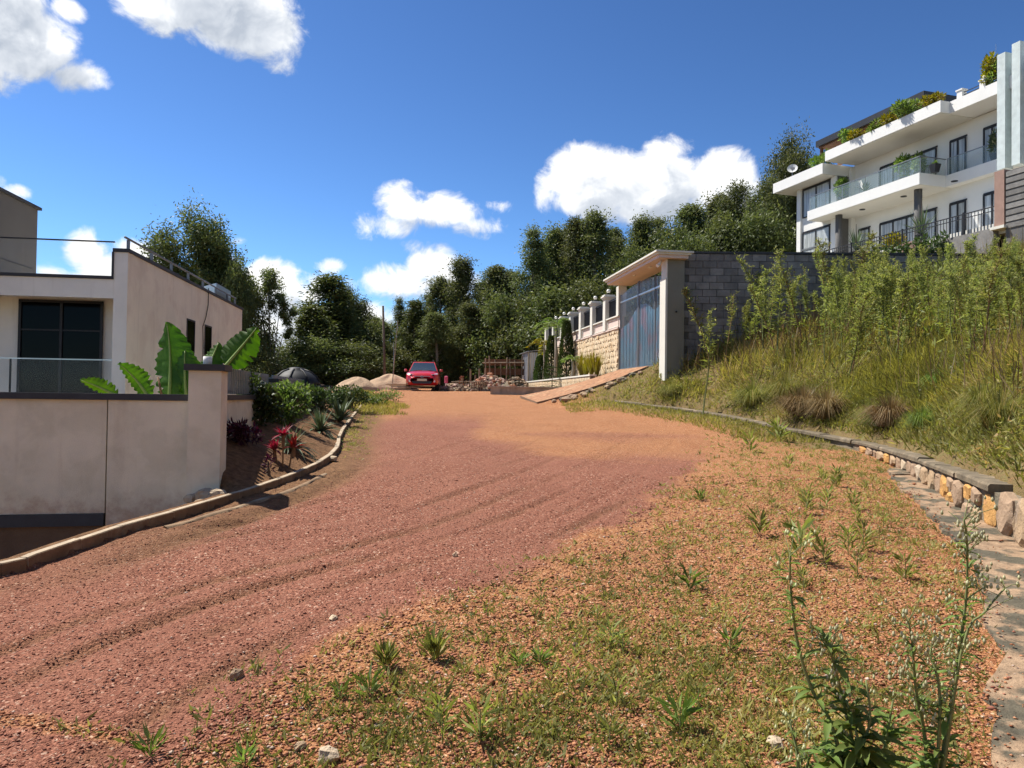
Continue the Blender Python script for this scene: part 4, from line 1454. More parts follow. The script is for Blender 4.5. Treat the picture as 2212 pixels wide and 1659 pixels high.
# stone fins
for y0, zt in ((-4.43, 17.76), (-5.15, 17.95)):
    MB().box(0.35, 0.85, y0, y0 + .40, 12.4, zt).build('stone_fin', M['fin'], rh)
MB().box(1.45, 1.7, -9, -4.6, 14.4, 14.7).build('lintel', M['white'], rh)
# roof terrace canopy
pg = MB().box(1.0, 7.0, 0.7, 9.0, 17.70, 18.08).build('pergola_roof', M['black_roof'], rh)
MB().box(1.15, 6.9, 0.8, 8.9, 17.60, 17.699).build('soffit', M['timber'], pg)
for y in (1.0, 3.5, 6.2, 8.7):
    MB().box(1.2, 1.35, y, y + .15, 16.06 if y > 7 else 16.681, 17.599).build('post', M['timber'], pg)
MB().box(2.6, 2.75, 0.8, 8.9, 16.69, 17.599).build('screen', M['timber'], pg)
# parapet posts and rail at the right
for y in (-1.75, -3.0):
    p = MB().box(0.66, 0.96, y - .15, y + .15, 16.681, 17.05).build('parapet_post', M['white'], rh)
    MB().box(0.62, 1.0, y - .19, y + .19, 17.051, 17.12).build('cap', M['white'], p)
put('globe_lamp', globe, rh, (0.8, -3.0, 17.24))
for z in (16.78, 16.92):
    MB().box(0.76, 0.80, -2.84, -1.91, z, z + .03).build('roof_rail', M['dark_metal'], rh)
    MB().box(0.76, 0.80, -6.0, -3.16, z, z + .03).build('roof_rail', M['dark_metal'], rh)
MB().tube([(2.0, -2.6, 16.68), (2.0, -2.6, 19.2)], .012, 5).build('antenna', M['chrome'], rh)
for x, y in ((1.0, 5.0), (1.0, 2.0), (1.2, -1.0)):
    MB().lathe([(.16, -.03), (.16, 0)], 12, (x, y, 12.803 if x < 1.1 else 12.828)).build('ceiling_light', M['dark_metal'], rh)
# satellite dish
dsh = thing('satellite_dish', 'white satellite dish on the left wing roof of the white house', 'dish', hw(0.12, 10.1, 16.06), HT)
mb = MB()
n = 20
prof = [(0.0, -.07), (.12, -.06), (.22, -.035), (.32, 0.0)]
Rm = Matrix.Rotation(R(-62), 4, 'X') @ Matrix.Rotation(0, 4, 'Z')
Rd = Matrix.Rotation(R(-42), 4, 'Z') @ Matrix.Rotation(R(68), 4, 'X')
vs, fs = [], []
for rr, z in prof:
    for k in range(n):
        th = 2 * PI * k / n
        vs.append(Rd @ Vector((math.cos(th) * max(rr, .005), math.sin(th) * max(rr, .005), z)) + Vector((0, 0, .55)))
for i in range(3):
    fs += [(i * n + k, i * n + (k + 1) % n, (i + 1) * n + (k + 1) % n, (i + 1) * n + k) for k in range(n)]
mb.add(vs, fs)
mb.build('reflector', M['white'], dsh, smooth=True)
for k_ in (.06, -.02):
    MB().hexa([Rd @ Vector((x_, y_, z_)) + Vector((0, 0, .55)) for x_, y_, z_ in ((-.12, k_, -.045), (.12, k_, -.045), (.12, k_ + .05, -.045), (-.12, k_ + .05, -.045), (-.12, k_, -.03), (.12, k_, -.03), (.12, k_ + .05, -.03), (-.12, k_ + .05, -.03))]).build('logo_bar', M['grey_metal'], dsh)
MB().tube([(0, 0, 0), (0, 0.02, .50)], .025, 8).build('mast', M['grey_metal'], dsh)
tip = Rd @ Vector((0, -.05, .34)) + Vector((0, 0, .55))
MB().tube([Rd @ Vector((0, -.3, 0)) + Vector((0, 0, .55)), tip], .010, 5).build('arm', M['grey_metal'], dsh)

# ground-floor terrace wall, brown stone pillar, railing
tw = thing('terrace_wall', 'dark terrace wall with brown stone pillar and black railing below the white house', 'wall', HO, HT)
tw['kind'] = 'thing'
MB().box(-2.4, -2.1, -6.15, 10.5, 5.0, 9.05).build('wall_panel', M['block'], tw)
MB().box(-2.1, WM, -9, 10.5, 8.8, 9.30).build('floor', M['soffit'], tw)
MB().box(-2.42, -1.95, -6.65, -6.20, 9.05, 11.40).build('pillar', M['brown_stone'], tw)
MB().box(-2.55, -1.85, -6.75, -6.10, 8.93, 9.049).build('pillar_base', M['pillar_paint'], tw)
MB().box(-2.35, -2.0, -9.5, -6.66, 5.0, 11.30).build('stacked_stone_wall', M['dark_wall'], tw)
for k in range(9):
    MB().box(-2.39, -2.351, -9.4, -6.7, 8.9 + k * .27, 9.1 + k * .27).build('stone_course', M['block'], tw)
MB().box(-2.5, -2.0, 0.6, 1.3, 8.6, 9.35).build('planter_box', M['brown_stone'], tw)
MB().box(-2.55, -1.95, 9.3, 10.2, 8.9, 9.75).build('planter_box', M['brown_stone'], tw)
MB().box(-2.5, -2.0, -2.2, -1.4, 8.6, 9.30).build('planter_box', M['brown_stone'], tw)
MB().box(-2.27, -2.22, -6.15, 8.5, 9.98, 10.02).build('top_rail', M['dark_metal'], tw)
MB().box(-2.265, -2.225, -6.15, 8.5, 9.80, 9.83).build('lower_rail', M['dark_metal'], tw)
y = -6.1
while y < 8.4:
    MB().box(-2.255, -2.235, y, y + .02, 9.06, 9.979).build('bar', M['dark_metal'], tw)
    y += .16
for y in (-4.6, -1.2, 2.2, 5.4, 8.4):
    MB().box(-2.28, -2.21, y, y + .06, 9.055, 10.08).build('rail_post', M['dark_metal'], tw)

# ================================================================== car
def on_ground(u, Y, dz=0.0):
    x = P(u, 390, Y).x
    return Vector((x, Y, Hz(x, Y) + dz))


cp = on_ground(423.8, 42.0)
car = thing('parked_car', 'red SUV parked facing the camera at the top of the road', 'car', cp, R(4))
secs = [(-2.17, .62, .40, .66, .70), (-2.13, .74, .34, .76, .80), (-2.02, .84, .30, .86, .92), (-1.75, .885, .27, .95, 1.00), (-1.2, .905, .27, 1.00, 1.08), (-.85, .905, .27, 1.02, 1.12),
        (0.8, .905, .27, 1.03, 1.10), (1.8, .89, .30, 1.03, 1.08), (2.12, .80, .40, .95, 1.0)]
mb = MB()
vs = []
for y, hwid, zb, zs, zt in secs:
    half = [(0, zb), (hwid * .88, zb), (hwid, zb + .14), (hwid * 1.0, (zb + zs) / 2), (hwid * .985, zs - .06), (hwid * .93, zs), (hwid * .66, zs * .35 + zt * .65 + .005), (hwid * .3, zt - .002), (0, zt)]
    ring = half + [(-x, z) for x, z in half[-2:0:-1]]
    vs += [(x, y, z) for x, z in ring]
n = 16
fs = []
for i in range(len(secs) - 1):
    fs += [(i * n + k, i * n + (k + 1) % n, (i + 1) * n + (k + 1) % n, (i + 1) * n + k) for k in range(n)]
fs += [tuple(range(n)), tuple(range((len(secs) - 1) * n + n - 1, (len(secs) - 1) * n - 1, -1))]
mb.add(vs, fs)
body = mb.build('body', M['car_red'], car, smooth=True)
# cabin
cb = [(-.95, .80, 1.06), (-.22, .60, 1.60), (.3, .60, 1.655), (1.45, .59, 1.62), (2.0, .76, 1.05)]
mb = MB()
vs = []
for y, w, z in cb:
    vs += [(-w, y, z), (w, y, z)]
base = [(-.80, -.95, 1.0), (.80, -.95, 1.0), (.80, 2.0, 1.0), (-.80, 2.0, 1.0)]
mb.add(vs + base, [(2, 3, 5, 4), (4, 5, 7, 6), (0, 10, 13, 8, 6, 4, 2), (1, 3, 5, 7, 9, 12, 11), (0, 2, 3, 1), (6, 7, 9, 8)])
mb.build('cabin', M['car_red'], car)
mb = MB()
mb.hexa([(-.745, -.975, 1.085), (.745, -.975, 1.085), (.74, -.90, 1.085), (-.74, -.90, 1.085), (-.565, -.265, 1.575), (.565, -.265, 1.575), (.56, -.2, 1.575), (-.56, -.2, 1.575)])
mb.build('windscreen', M['windscreen'], car)
for sx in (-1, 1):
    mb = MB()
    for (y0, y1, t0, t1) in ((-.72, .28, -.12, .30), (.36, 1.25, .36, 1.12)):
        mb.add([(sx * .815, y0, 1.12), (sx * .815, y1, 1.12), (sx * .635, t1, 1.55), (sx * .635, t0, 1.55)], [(0, 1, 2, 3)] if sx > 0 else [(3, 2, 1, 0)])
    mb.build('side_window', M['windscreen'], car)
    # headlight with lens
    hl = MB().hexa([(sx * .44, -2.115, .73), (sx * .80, -2.02, .76), (sx * .84, -1.90, .78), (sx * .44, -2.0, .74), (sx * .47, -2.075, .875), (sx * .80, -1.985, .90), (sx * .84, -1.86, .93), (sx * .46, -1.96, .89)]).build('headlight', M['headlight'], car)
    MB().lathe([(.065, 0), (.06, .02), (.02, .03)], 10, (0, 0, 0)).build('lamp_lens', M['glass_dark'], hl, loc=(sx * .60, -2.095, .81), rot=(R(90), 0, 0))
    fl = MB().lathe([(.06, 0), (.06, .03)], 10).build('fog_lamp', M['headlight'], car, loc=(sx * .66, -2.13, .50), rot=(R(90), 0, 0))
    MB().cbox((sx * .655, -2.085, .50), (.24, .06, .16), .03).build('fog_lamp_surround', M['black_plastic'], car)
    mr = MB().cbox((sx * .985, -.70, 1.13), (.17, .11, .14), .04).build('mirror', M['car_red'], car)
    MB().box(min(sx * .84, sx * .92), max(sx * .84, sx * .92), -.72, -.66, 1.06, 1.11).build('stalk', M['black_plastic'], mr)
    rail = MB().tube([(sx * .50, -.1, 1.64), (sx * .51, .1, 1.72), (sx * .51, 1.2, 1.71), (sx * .50, 1.4, 1.63)], .025, 6).build('roof_rail', M['black_plastic'], car)
    for y in (-1.32, 1.34):
        wh = MB().lathe([(.20, -.11), (.33, -.11), (.355, -.07), (.36, 0), (.355, .07), (.33, .11), (.20, .11)], 24).build('wheel', M['rubber'], car, smooth=True, loc=(sx * .79, y, .36), rot=(0, R(90), 0))
        rim = MB().lathe([(.20, -.10), (.21, .0), (.20, .10)], 20)
        for k in range(5):
            th = 2 * PI * k / 5
            rim.cbox((math.cos(th) * .1, math.sin(th) * .1, sx * .09), (.2, .05, .03), 0, th)
        rim.build('rim', M['chrome'], wh)
        MB().tube([(sx * .80, y + math.cos(t) * .42, .36 + math.sin(t) * .42) for t in np.linspace(0.1, PI - .1, 12)], .05, 6).build('wheel_arch', M['black_plastic'], car)
MB().hexa([(-.45, -2.145, .655), (.45, -2.145, .655), (.42, -2.05, .655), (-.42, -2.05, .655), (-.45, -2.125, .80), (.45, -2.125, .80), (.42, -2.0, .80), (-.42, -2.0, .80)]).build('grille', M['black_plastic'], car)
for z in (.69, .755):
    MB().box(-.43, .43, -2.165, -2.146, z, z + .018).build('grille_bar', M['car_red'] if z < .7 else M['chrome'], car)
em = [(math.cos(t) * .075, -2.18, .735 + math.sin(t) * .05) for t in np.linspace(0, 2 * PI, 17)]
MB().tube(em, .011, 5).tube([(math.cos(t) * .030, -2.18, .745 + math.sin(t) * .034) for t in np.linspace(0, 2 * PI, 13)], .008, 5).build('emblem', M['chrome'], car)
MB().hexa([(-.48, -2.185, .36), (.48, -2.185, .36), (.48, -2.1, .36), (-.48, -2.1, .36), (-.54, -2.18, .50), (.54, -2.18, .50), (.54, -2.1, .50), (-.54, -2.1, .50)]).build('lower_intake', M['black_plastic'], car)
MB().box(-.26, .26, -2.205, -2.19, .51, .63).build('number_plate', M['plate'], car)
for sx in (-.3, .3):
    MB().tube([(sx - .25, -.955, 1.10), (sx + .22, -.93, 1.13)], .008, 4).build('wiper', M['black_plastic'], car)

# ================================================================== heaps, posts, sheds at the end of the road
def heap(name, label, cat, c, rx, ry, h, seed, mt, sharp=1.3):
    n, m = 40, 14
    vs, fs = [(0, 0, h)], []
    r_ = random.Random(seed)
    ph = [r_.uniform(0, 6) for _ in range(4)]
    for i in range(1, m + 1):
        t = i / m
        for k in range(n):
            th = 2 * PI * k / n
            wob = 1 + .10 * math.sin(2 * th + ph[0]) + .07 * math.sin(3 * th + ph[1]) + .04 * math.sin(7 * th + ph[2] + t * 3)
            z = h * (1 - t ** sharp) + .05 * h * math.sin(5 * th + 9 * t + ph[3]) * t * (1 - t) * 4 - (.15 if i == m else 0)
            vs.append((math.cos(th) * rx * t * wob, math.sin(th) * ry * t * wob, z))
    for k in range(n):
        fs.append((0, 1 + k, 1 + (k + 1) % n))
    for i in range(m - 1):
        fs += [(1 + i * n + k, 1 + (i + 1) * n + k, 1 + (i + 1) * n + (k + 1) % n, 1 + i * n + (k + 1) % n) for k in range(n)]
    return tag(MB().add(vs, fs).build(name, mt, smooth=True, loc=c), label, cat)


heap('sand_heap', 'smooth tan sand heap directly left of the red car', 'sand heap', on_ground(390, 44, -.05), 1.7, 1.4, 1.0, 3, M['sand'], 1.5)
heap('sand_heap', 'low brown sand heap behind the garden shrubs, further left than the other sand heap', 'sand heap', on_ground(357, 38, .1), 1.1, 1.0, .62, 8, M['sand'], 1.6)
up_base = on_ground(385, 47)
up = thing('utility_pole', 'dark leaning utility pole rising left of the red car', 'pole', up_base)
MB().tube([(0, 0, -.3), (-.10, 0, 2.6), (-.22, 0, 5.3)], [.085, .075, .065], 10).build('shaft', M['bark'], up, smooth=True)
MB().tube([(.55, 0, -.2), (.48, .1, 3.0)], .025, 6).build('stay', M['grey_metal'], up)
st = on_ground(391.5, 41.5)
tag(MB().tube([(0, 0, -.2), (.1, 0, 1.2), (.28, 0, 3.9)], [.03, .025, .02], 6).build('leaning_stick', M['pale_bark'], loc=st), 'thin pale stick leaning in front of the sand heap', 'stick')

wt = P(296, 392, 18.5)
tank = thing('water_tank', 'black domed plastic water tank behind the garden shrubs', 'tank', (wt.x, 18.5, 0.85))
MB().lathe([(.60, -1.5), (.60, .85), (.62, .88), (.62, .94), (.60, .97)], 28).build('barrel', M['tank'], tank, smooth=True)
MB().lathe([(.60, .971), (.58, 1.05), (.50, 1.18), (.36, 1.29), (.20, 1.35), (.18, 1.40), (.05, 1.42)], 28).build('dome', M['tank'], tank, smooth=True)
for k in range(8):
    th = 2 * PI * k / 8
    MB().tube([(math.cos(th) * rr, math.sin(th) * rr, zz + .01) for rr, zz in ((.58, 1.05), (.50, 1.18), (.36, 1.29), (.20, 1.35))], .025, 5).build('rib', M['tank'], tank, smooth=True)

# tin shed at the end of the gate wall
ts = P(537, 372, 46.3)
tn = thing('tin_shed', 'grey corrugated tin shed at the far end of the gate wall', 'shed', (ts.x, 46.3, 1.9), WALL_T)
def corrugated(y0, y1, z0, z1, name, axis='x', off=0.0):
    mb = MB()
    n = int((y1 - y0) / .05)
    vs = []
    for k in range(n + 1):
        t = y0 + (y1 - y0) * k / n
        o = off + .018 * math.sin(k * PI / 1.5)
        a = (t, o) if axis == 'x' else (o, t)
        vs += [(a[0], a[1], z0), (a[0], a[1], z1)]
    mb.add(vs, [(2 * k, 2 * k + 2, 2 * k + 3, 2 * k + 1) for k in range(n)])
    return mb.build(name, M['tin'], tn)


corrugated(-.55, .55, 0, 2.5, 'front_sheet', 'x', 0)
corrugated(0.0, 2.6, 0, 2.6, 'side_sheet', 'y', -.56)
corrugated(0.0, 2.6, 0, 2.7, 'side_sheet', 'y', .56)
MB().hexa([(-.7, -.15, 2.52), (.7, -.15, 2.72), (.7, 2.8, 2.72), (-.7, 2.8, 2.52), (-.7, -.15, 2.55), (.7, -.15, 2.75), (.7, 2.8, 2.75), (-.7, 2.8, 2.55)]).build('roof', M['tin'], tn)
MB().box(-.60, -.54, -.06, .0, 0, 2.5).build('post', M['pale_bark'], tn)

# timber lean-to with poles
lt = on_ground(510, 47.6)
lean = thing('lean_to', 'rough timber lean-to with upright poles beside the tin shed', 'shed', lt)
rp = random.Random(3)
for i in range(11):
    x = -1.6 + i * .33
    MB().tube([(x, rp.uniform(-.2, .2), 0), (x + rp.uniform(-.1, .1), rp.uniform(-.2, .2), 2.3 + rp.uniform(-.3, .3))], .045, 6).build('pole', M['log'], lean)
for z in (.6, 1.3, 1.9):
    MB().box(-1.7, 2.0, .25, .30, z, z + .42).build('board', M['timber'], lean)
MB().tube([(-1.8, 0, 2.05), (2.0, 0, 2.12)], .05, 6).build('beam', M['log'], lean)
# brick stack and rubble
brick = MB().cbox((0, 0, 0), (.22, .11, .075)).mesh('brick', M['brick'])
bs_ = thing('brick_stack', 'small stack of red clay bricks in front of the timber lean-to', 'bricks', on_ground(503, 46.3))
for k in range(6):
    for i in range(4):
        put('brick', brick, bs_, (-.34 + i * .23 + (k % 2) * .03, rp.uniform(-.02, .02), .3 + .04 + k * .078), (0, 0, rp.uniform(-.06, .06)))
MB().cbox((0, 0, .15), (1.0, .25, .3)).build('pallet', M['log'], bs_)


def rubble(label, c, rx, ry, h, n, seed, mats, size):
    t = thing('rubble_heap', label, 'rubble', c)
    r_ = random.Random(seed)
    heap_o = heap('core', None, None, (0, 0, -.03), rx, ry, h, seed, M['mortar'], 1.1)
    heap_o.parent = t
    mb = MB()
    base = []
    for i in range(n):
        a, q = r_.uniform(0, 2 * PI), math.sqrt(r_.random())
        x, y = math.cos(a) * q * rx, math.sin(a) * q * ry
        z = h * (1 - q ** 1.1)
        mb.cur = r_.randrange(len(mats))
        s = size * r_.uniform(.5, 1.3)
        mb.cbox((x, y, z + .02), (s * r_.uniform(.8, 2.2), s, s * r_.uniform(.5, .9)), 0.02, r_.uniform(0, 6), r_.uniform(-.7, .7))
    tag(mb.build('broken_pieces', mats, t), kind='stuff')
    return t


rubble('heap of pinkish broken stone and brick right of the red car beyond the road', on_ground(490, 44), 1.9, 1.2, 1.0, 260, 5, [M['rubble'], M['brick'], M['stone_d']], .17)
rubble('low spill of rubble immediately right of the red car', on_ground(453, 42.5), 1.2, .8, .40, 130, 6, [M['rubble'], M['stone_a'], M['log']], .15)
rubble('weedy mound of rubble and sticks below the timber lean-to', on_ground(516, 45), 1.6, 1.0, 1.1, 200, 9, [M['mortar'], M['log'], M['stone_c']], .16)
# row of short stakes
sk = thing('stake_fence', 'row of short rough stakes between the two rubble heaps', 'fence', on_ground(470, 43))
for i in range(15):
    x = -.95 + i * .13
    MB().tube([(x, 0, -.1), (x + rp.uniform(-.04, .04), rp.uniform(-.05, .05), rp.uniform(.45, .75))], rp.uniform(.035, .055), 6).build('stake', M['log'], sk)
MB().tube([(-1.1, -.06, .52), (1.0, -.06, .56)], .03, 6).build('rail', M['log'], sk)
for i, (u, Y, h) in enumerate(((476, 52, 1.9), (480, 53, 1.5), (484, 52, 1.7))):
    pass
fl = thing('timber_posts', 'group of weathered upright timber posts standing behind the stakes', 'posts', on_ground(478, 50))
for i in range(5):
    MB().tube([(-.5 + i * .28, rp.uniform(-.2, .2), -.1), (-.5 + i * .28 + rp.uniform(-.06, .06), 0, rp.uniform(.9, 1.5))], .06, 7).build('post', M['log'], fl)
bp = thing('brick_pier', 'short red brick pier among the rubble right of the car', 'pier', on_ground(461, 45))
for k in range(12):
    put('brick', brick, bp, (0, 0, k * .078), (0, 0, (k % 2) * PI / 2))
    put('brick', brick, bp, (0.11 if k % 2 else 0, 0 if k % 2 else .11, k * .078), (0, 0, (k % 2) * PI / 2))
mk = thing('marker_stake', 'small pink and white marker stake right of the red car', 'stake', on_ground(446, 47))
MB().box(-.06, .06, -.03, .03, 0, .42).build('lower_band', M['white'], mk)
M['pink_cloth'] = mat('pink_cloth', (0.55, 0.12, 0.20), 0.9, 0.1, 5)
MB().cbox((0, 0, .66), (.22, .10, .46), .04).build('upper_band', M['pink_cloth'], mk)
# sawn boards on the grass left of the car
bd = thing('board_pile', 'loose pile of pale sawn boards on the grass left of the car', 'boards', on_ground(400, 40.3))
for i in range(8):
    MB().cbox((rp.uniform(-.5, .6), rp.uniform(-.3, .3), .05 + i * .045), (rp.uniform(1.2, 2.2), .14, .035), 0, rp.uniform(-.35, .35), rp.uniform(-.05, .05)).build('board', M['stone_d'], bd)
# low rendered trough by the ramp
tr0 = on_ground(518, 35)
tg = thing('concrete_trough', 'low mossy concrete trough at the roadside left of the gate ramp', 'trough', tr0)
MB().box(-1.3, 1.9, -.25, .25, -.3, .32).build('side_wall', M['concrete'], tg)
MB().box(-1.36, 1.96, -.31, .31, .321, .38).build('rim', M['concrete'], tg)
# dark roofs of sheds far behind the car
for u0, Y, w, h, lab in ((405, 62, 5.0, 2.2, 'low dark shed roof under the trees left of the car'), (452, 64, 6.0, 2.6, 'low dark shed under the trees right behind the car')):
    c = on_ground(u0, Y)
    sh = thing('dark_shed', lab, 'shed', c)
    MB().box(-w / 2, w / 2, 0, 3, -.5, h * .75).build('wall', M['dark_wall'], sh)
    MB().hexa([(-w / 2 - .3, -.4, h * .75), (w / 2 + .3, -.4, h * .75), (w / 2 + .3, 3.3, h), (-w / 2 - .3, 3.3, h), (-w / 2 - .3, -.4, h * .75 + .08), (w / 2 + .3, -.4, h * .75 + .08), (w / 2 + .3, 3.3, h + .08), (-w / 2 - .3, 3.3, h + .08)]).build('roof', M['dark_trim'], sh)

# white stones at the foot of the pillar, and other loose rocks
rk = random.Random(17)
pilelab = ['pale rough stone lying at the foot of the cream pillar, leftmost', 'pale rough stone at the foot of the cream pillar, largest', 'pale stone at the foot of the cream pillar, nearest the kerb', 'tan stone wedged at the foot of the cream pillar']
for i, (u, v, s, m) in enumerate(((193, 499, .10, 'stone_d'), (206, 496, .14, 'stone_d'), (218, 494, .09, 'stone_d'), (201, 503, .07, 'stone_a'))):
    p = P(u, v, 8.45 - .1 * i)
    tag(put('rock', rock_mesh('rock', s, s * .7, s * .6, 700 + i, M[m]), None, (p.x, p.y, p.z)), pilelab[i], 'rock', 'rocks at the pillar foot')
rocks = [(330, 461, .13, .05, 'stone_d', 'flat pale slab of stone just below the kerb bend'), (183 + 150, 618, .04, .018, 'stone_d', 'white angular pebble alone on the red gravel road'),
         (328, 760, .05, .035, 'stone_d', 'pale broken stone at the bottom edge beside small weeds'), (775, 747, .045, .03, 'stone_d', 'cream pebble among weeds left of the tall foreground weed'),
         (455, 556, .035, .025, 'stone_c', 'grey-pink stone near the weed line in mid road'), (236, 600 + 78, .04, .03, 'stone_c', 'dark stone near the lower left of the road'),
         (300, 750, .03, .02, 'stone_a', 'tan stone close to the bottom edge left of centre'), (560, 700, .03, .02, 'stone_b', 'small orange stone in the weedy gravel at bottom centre')]
for i, (u, v, s, hz, m, lab) in enumerate(rocks):
    p = Gp(u, v)
    tag(put('rock', rock_mesh('rock', s, s * .65, hz, 720 + i, M[m]), None, (p.x, p.y, Hz(p.x, p.y) + hz * .4), (0, 0, rk.uniform(0, 6))), lab, 'rock')

# ================================================================== garden plants
def shrub(name, label, cat, loc, rx, ry, rz, n, ll, lw, lm, seed, lobes=9, group=None, stems=5, stem_m='bark', scale=1.0):
    rg = np.random.default_rng(seed)
    t = thing(name, label, cat, loc, 0, group)
    c = rg.normal(size=(lobes, 3))
    c = unit(c) * rg.uniform(.35, .75, (lobes, 1)) * np.array([rx, ry, rz]) + np.array([0, 0, rz * 1.05])
    rad = rg.uniform(.35, .6, lobes)
    k = rg.integers(0, lobes, n)
    d = unit(rg.normal(size=(n, 3)))
    q = rg.uniform(.45, 1.0, n) ** .5
    pos = c[k] + d * (rad[k] * q)[:, None] * np.array([rx, ry, rz])
    pos[:, 2] = np.maximum(pos[:, 2], .02)
    dirs = d + rg.normal(size=(n, 3)) * .6 + np.array([0, 0, .25])
    me = leaves_mesh('crown', pos, dirs, ll * rg.uniform(.6, 1.3, n), lw * rg.uniform(.7, 1.3, n), np.clip(.35 + .25 * rg.normal(size=n) + .25 * (d[:, 2]), 0, 1), lm, fold=.06, rng=rg)
    put('crown', me, t)
    mb = MB()
    for i in range(stems):
        e = c[i % lobes]
        mb.tube([(rg.uniform(-.04, .04), rg.uniform(-.04, .04), -.15), (e[0] * .5, e[1] * .5, e[2] * .5), tuple(e)], [.022, .015, .006], 5)
    mb.build('stems', M[stem_m], t)
    return t


def bedpos(u, Y):
    x = P(u, 400, Y).x
    return (x, Y, Hz(x, Y))


shrub('shrub', 'bright green leafy shrub in the garden bed in front of the water tank', 'shrub', bedpos(291, 13.2), .46, .40, .40, 1700, .085, .045, L['shrub'], 31, 12)
shrub('shrub', 'dark leafy shrub overhanging the slat railing beside the cream wall', 'shrub', bedpos(259, 12.0), .30, .30, .40, 1100, .09, .055, L['hedge'], 32, 10)
shrub('shrub', 'dark green hedge shrub behind the variegated plants, nearest the kerb end', 'shrub', bedpos(336, 19), .5, .4, .32, 1100, .085, .04, L['hedge'], 33, 10)
shrub('shrub', 'rounded dark hedge shrub left of the far kerb end', 'shrub', bedpos(352, 21.5), .6, .4, .32, 1100, .085, .04, L['hedge'], 34, 10)
shrub('shrub', 'olive hedge shrub behind the bright shrub', 'shrub', bedpos(318, 17), .45, .4, .34, 1000, .085, .04, L['hedge'], 35, 10)
shrub('shrub', 'small light green shrub where the kerb ends', 'shrub', bedpos(374, 25.5), .7, .5, .20, 700, .09, .035, L['shrub'], 36, 10)
shrub('shrub', 'low grassy green shrub right of the hedge beside the far verge', 'shrub', bedpos(385, 28), .8, .5, .20, 700, .11, .028, L['shrub'], 37, 10)


def strappy(name, label, cat, loc, n, ln, w, lm, seed, spread=.9, droop=.55, group=None, rise=0.0):
    """rosette of arching strap leaves"""
    rg = random.Random(seed)
    t = thing(name, label, cat, loc, 0, group)
    V, F, A = [], [], []
    for i in range(n):
        th = i * 2.39996 + rg.uniform(-.2, .2)
        q = rg.uniform(.15, 1.0)
        l = ln * rg.uniform(.7, 1.1)
        el = R(88 - 62 * spread * q)
        d = Vector((math.cos(th), math.sin(th), 0))
        sd = Vector((-math.sin(th), math.cos(th), 0))
        b = len(V)
        m = 6
        for k in range(m + 1):
            s = k / m
            p = d * (math.cos(el) * l * s) + Vector((0, 0, rise * q * 0 + math.sin(el) * l * s - droop * l * s * s * q))
            ww = w * (1 - s ** 2.2) * (.6 + .8 * math.sin(PI * min(1, s * .9 + .15)))
            up = Vector((0, 0, 1))
            V += [p - sd * ww + up * ww * .35, p, p + sd * ww + up * ww * .35]
            A += [.85, .25, .85]
        for k in range(m):
            a = b + k * 3
            F += [(a, a + 1, a + 4, a + 3), (a + 1, a + 2, a + 5, a + 4)]
    me = np_mesh('leaves', [tuple(v) for v in V], F, lm, attrs={'rnd': ('FLOAT', A)})
    put('leaves', me, t)
    MB().lathe([(w * 1.2, -.12), (w * 1.4, .02), (w * .6, .10)], 8).build('crown_base', M['dry_stem'], t)
    return t


strappy('agave', 'variegated strappy plant in the bed, nearest behind the red cordyline', 'plant', bedpos(292, 11.0), 60, .58, .020, L['agave'], 1, 1.15, .75)
strappy('agave', 'variegated strappy plant in the middle of the garden bed', 'plant', bedpos(321, 14.2), 64, .66, .022, L['agave'], 2, 1.15, .75)
strappy('agave', 'variegated strappy plant farthest along the bed beside the kerb', 'plant', bedpos(340, 17.3), 60, .85, .026, L['agave'], 3, 1.0, .55)
cd = thing('red_cordyline', 'red-leaved cordyline on short canes beside the kerb', 'plant', bedpos(284, 10.0))
rg = random.Random(4)
cx = bedpos(284, 10.0)
for i, (ox, oy, hh, s) in enumerate(((0, 0, .46, 7), (.13, .05, .30, 8), (-.12, .02, .26, 9))):
    MB().tube([(ox * .5, oy * .5, -.1), (ox, oy, hh)], .012, 6).build('cane', M['dry_stem'], cd)
    tmp = strappy('leaf_head', None, None, (ox, oy, hh - .06), 22, .25, .019, L['red'], s, 1.3, .6)
    tmp.parent = cd
shrub('purple_plant', 'dark purple leafy plant against the cream side wall', 'plant', bedpos(243, 10.2), .20, .18, .15, 300, .11, .035, L['purple'], 41, 7)
tw_ = bedpos(243, 10.3)
shrub('purple_plant', 'low dark red plant beside the cordyline, closest to the kerb', 'plant', bedpos(270, 9.4), .08, .08, .13, 50, .07, .022, L['purple'], 42, 4)

# plants of the gate planter
def gpos(dx, dy, z=2.45):
    c, s = math.cos(WALL_T), math.sin(WALL_T)
    return (GW0.x + dx * c - dy * s, GW0.y + dx * s + dy * c, z)


def conifer(label, loc, h, w, seed):
    rg_ = np.random.default_rng(seed)
    n = 2600
    t = rg_.random(n) ** .8
    prof = w * np.sin(PI * np.clip(.12 + .88 * (1 - t) ** .9, 0, 1) * .55) * 1.05
    th = rg_.uniform(0, 2 * PI, n)
    rr = prof * rg_.uniform(.75, 1.03, n)
    pos = np.stack([np.cos(th) * rr, np.sin(th) * rr, t * h], -1)
    dirs = np.stack([np.cos(th), np.sin(th), rg_.uniform(.6, 1.6, n)], -1)
    o = thing('dwarf_conifer', label, 'conifer', loc, 0, 'clipped conifers in the gate planter')
    put('crown', leaves_mesh('crown', pos, dirs, .16, .06, np.clip(.3 + .25 * rg_.normal(size=n), 0, 1), L['hedge'], rng=rg_), o)
    MB().tube([(0, 0, -.1), (0, 0, h * .9)], [.06, .01], 6).build('trunk', M['bark'], o)


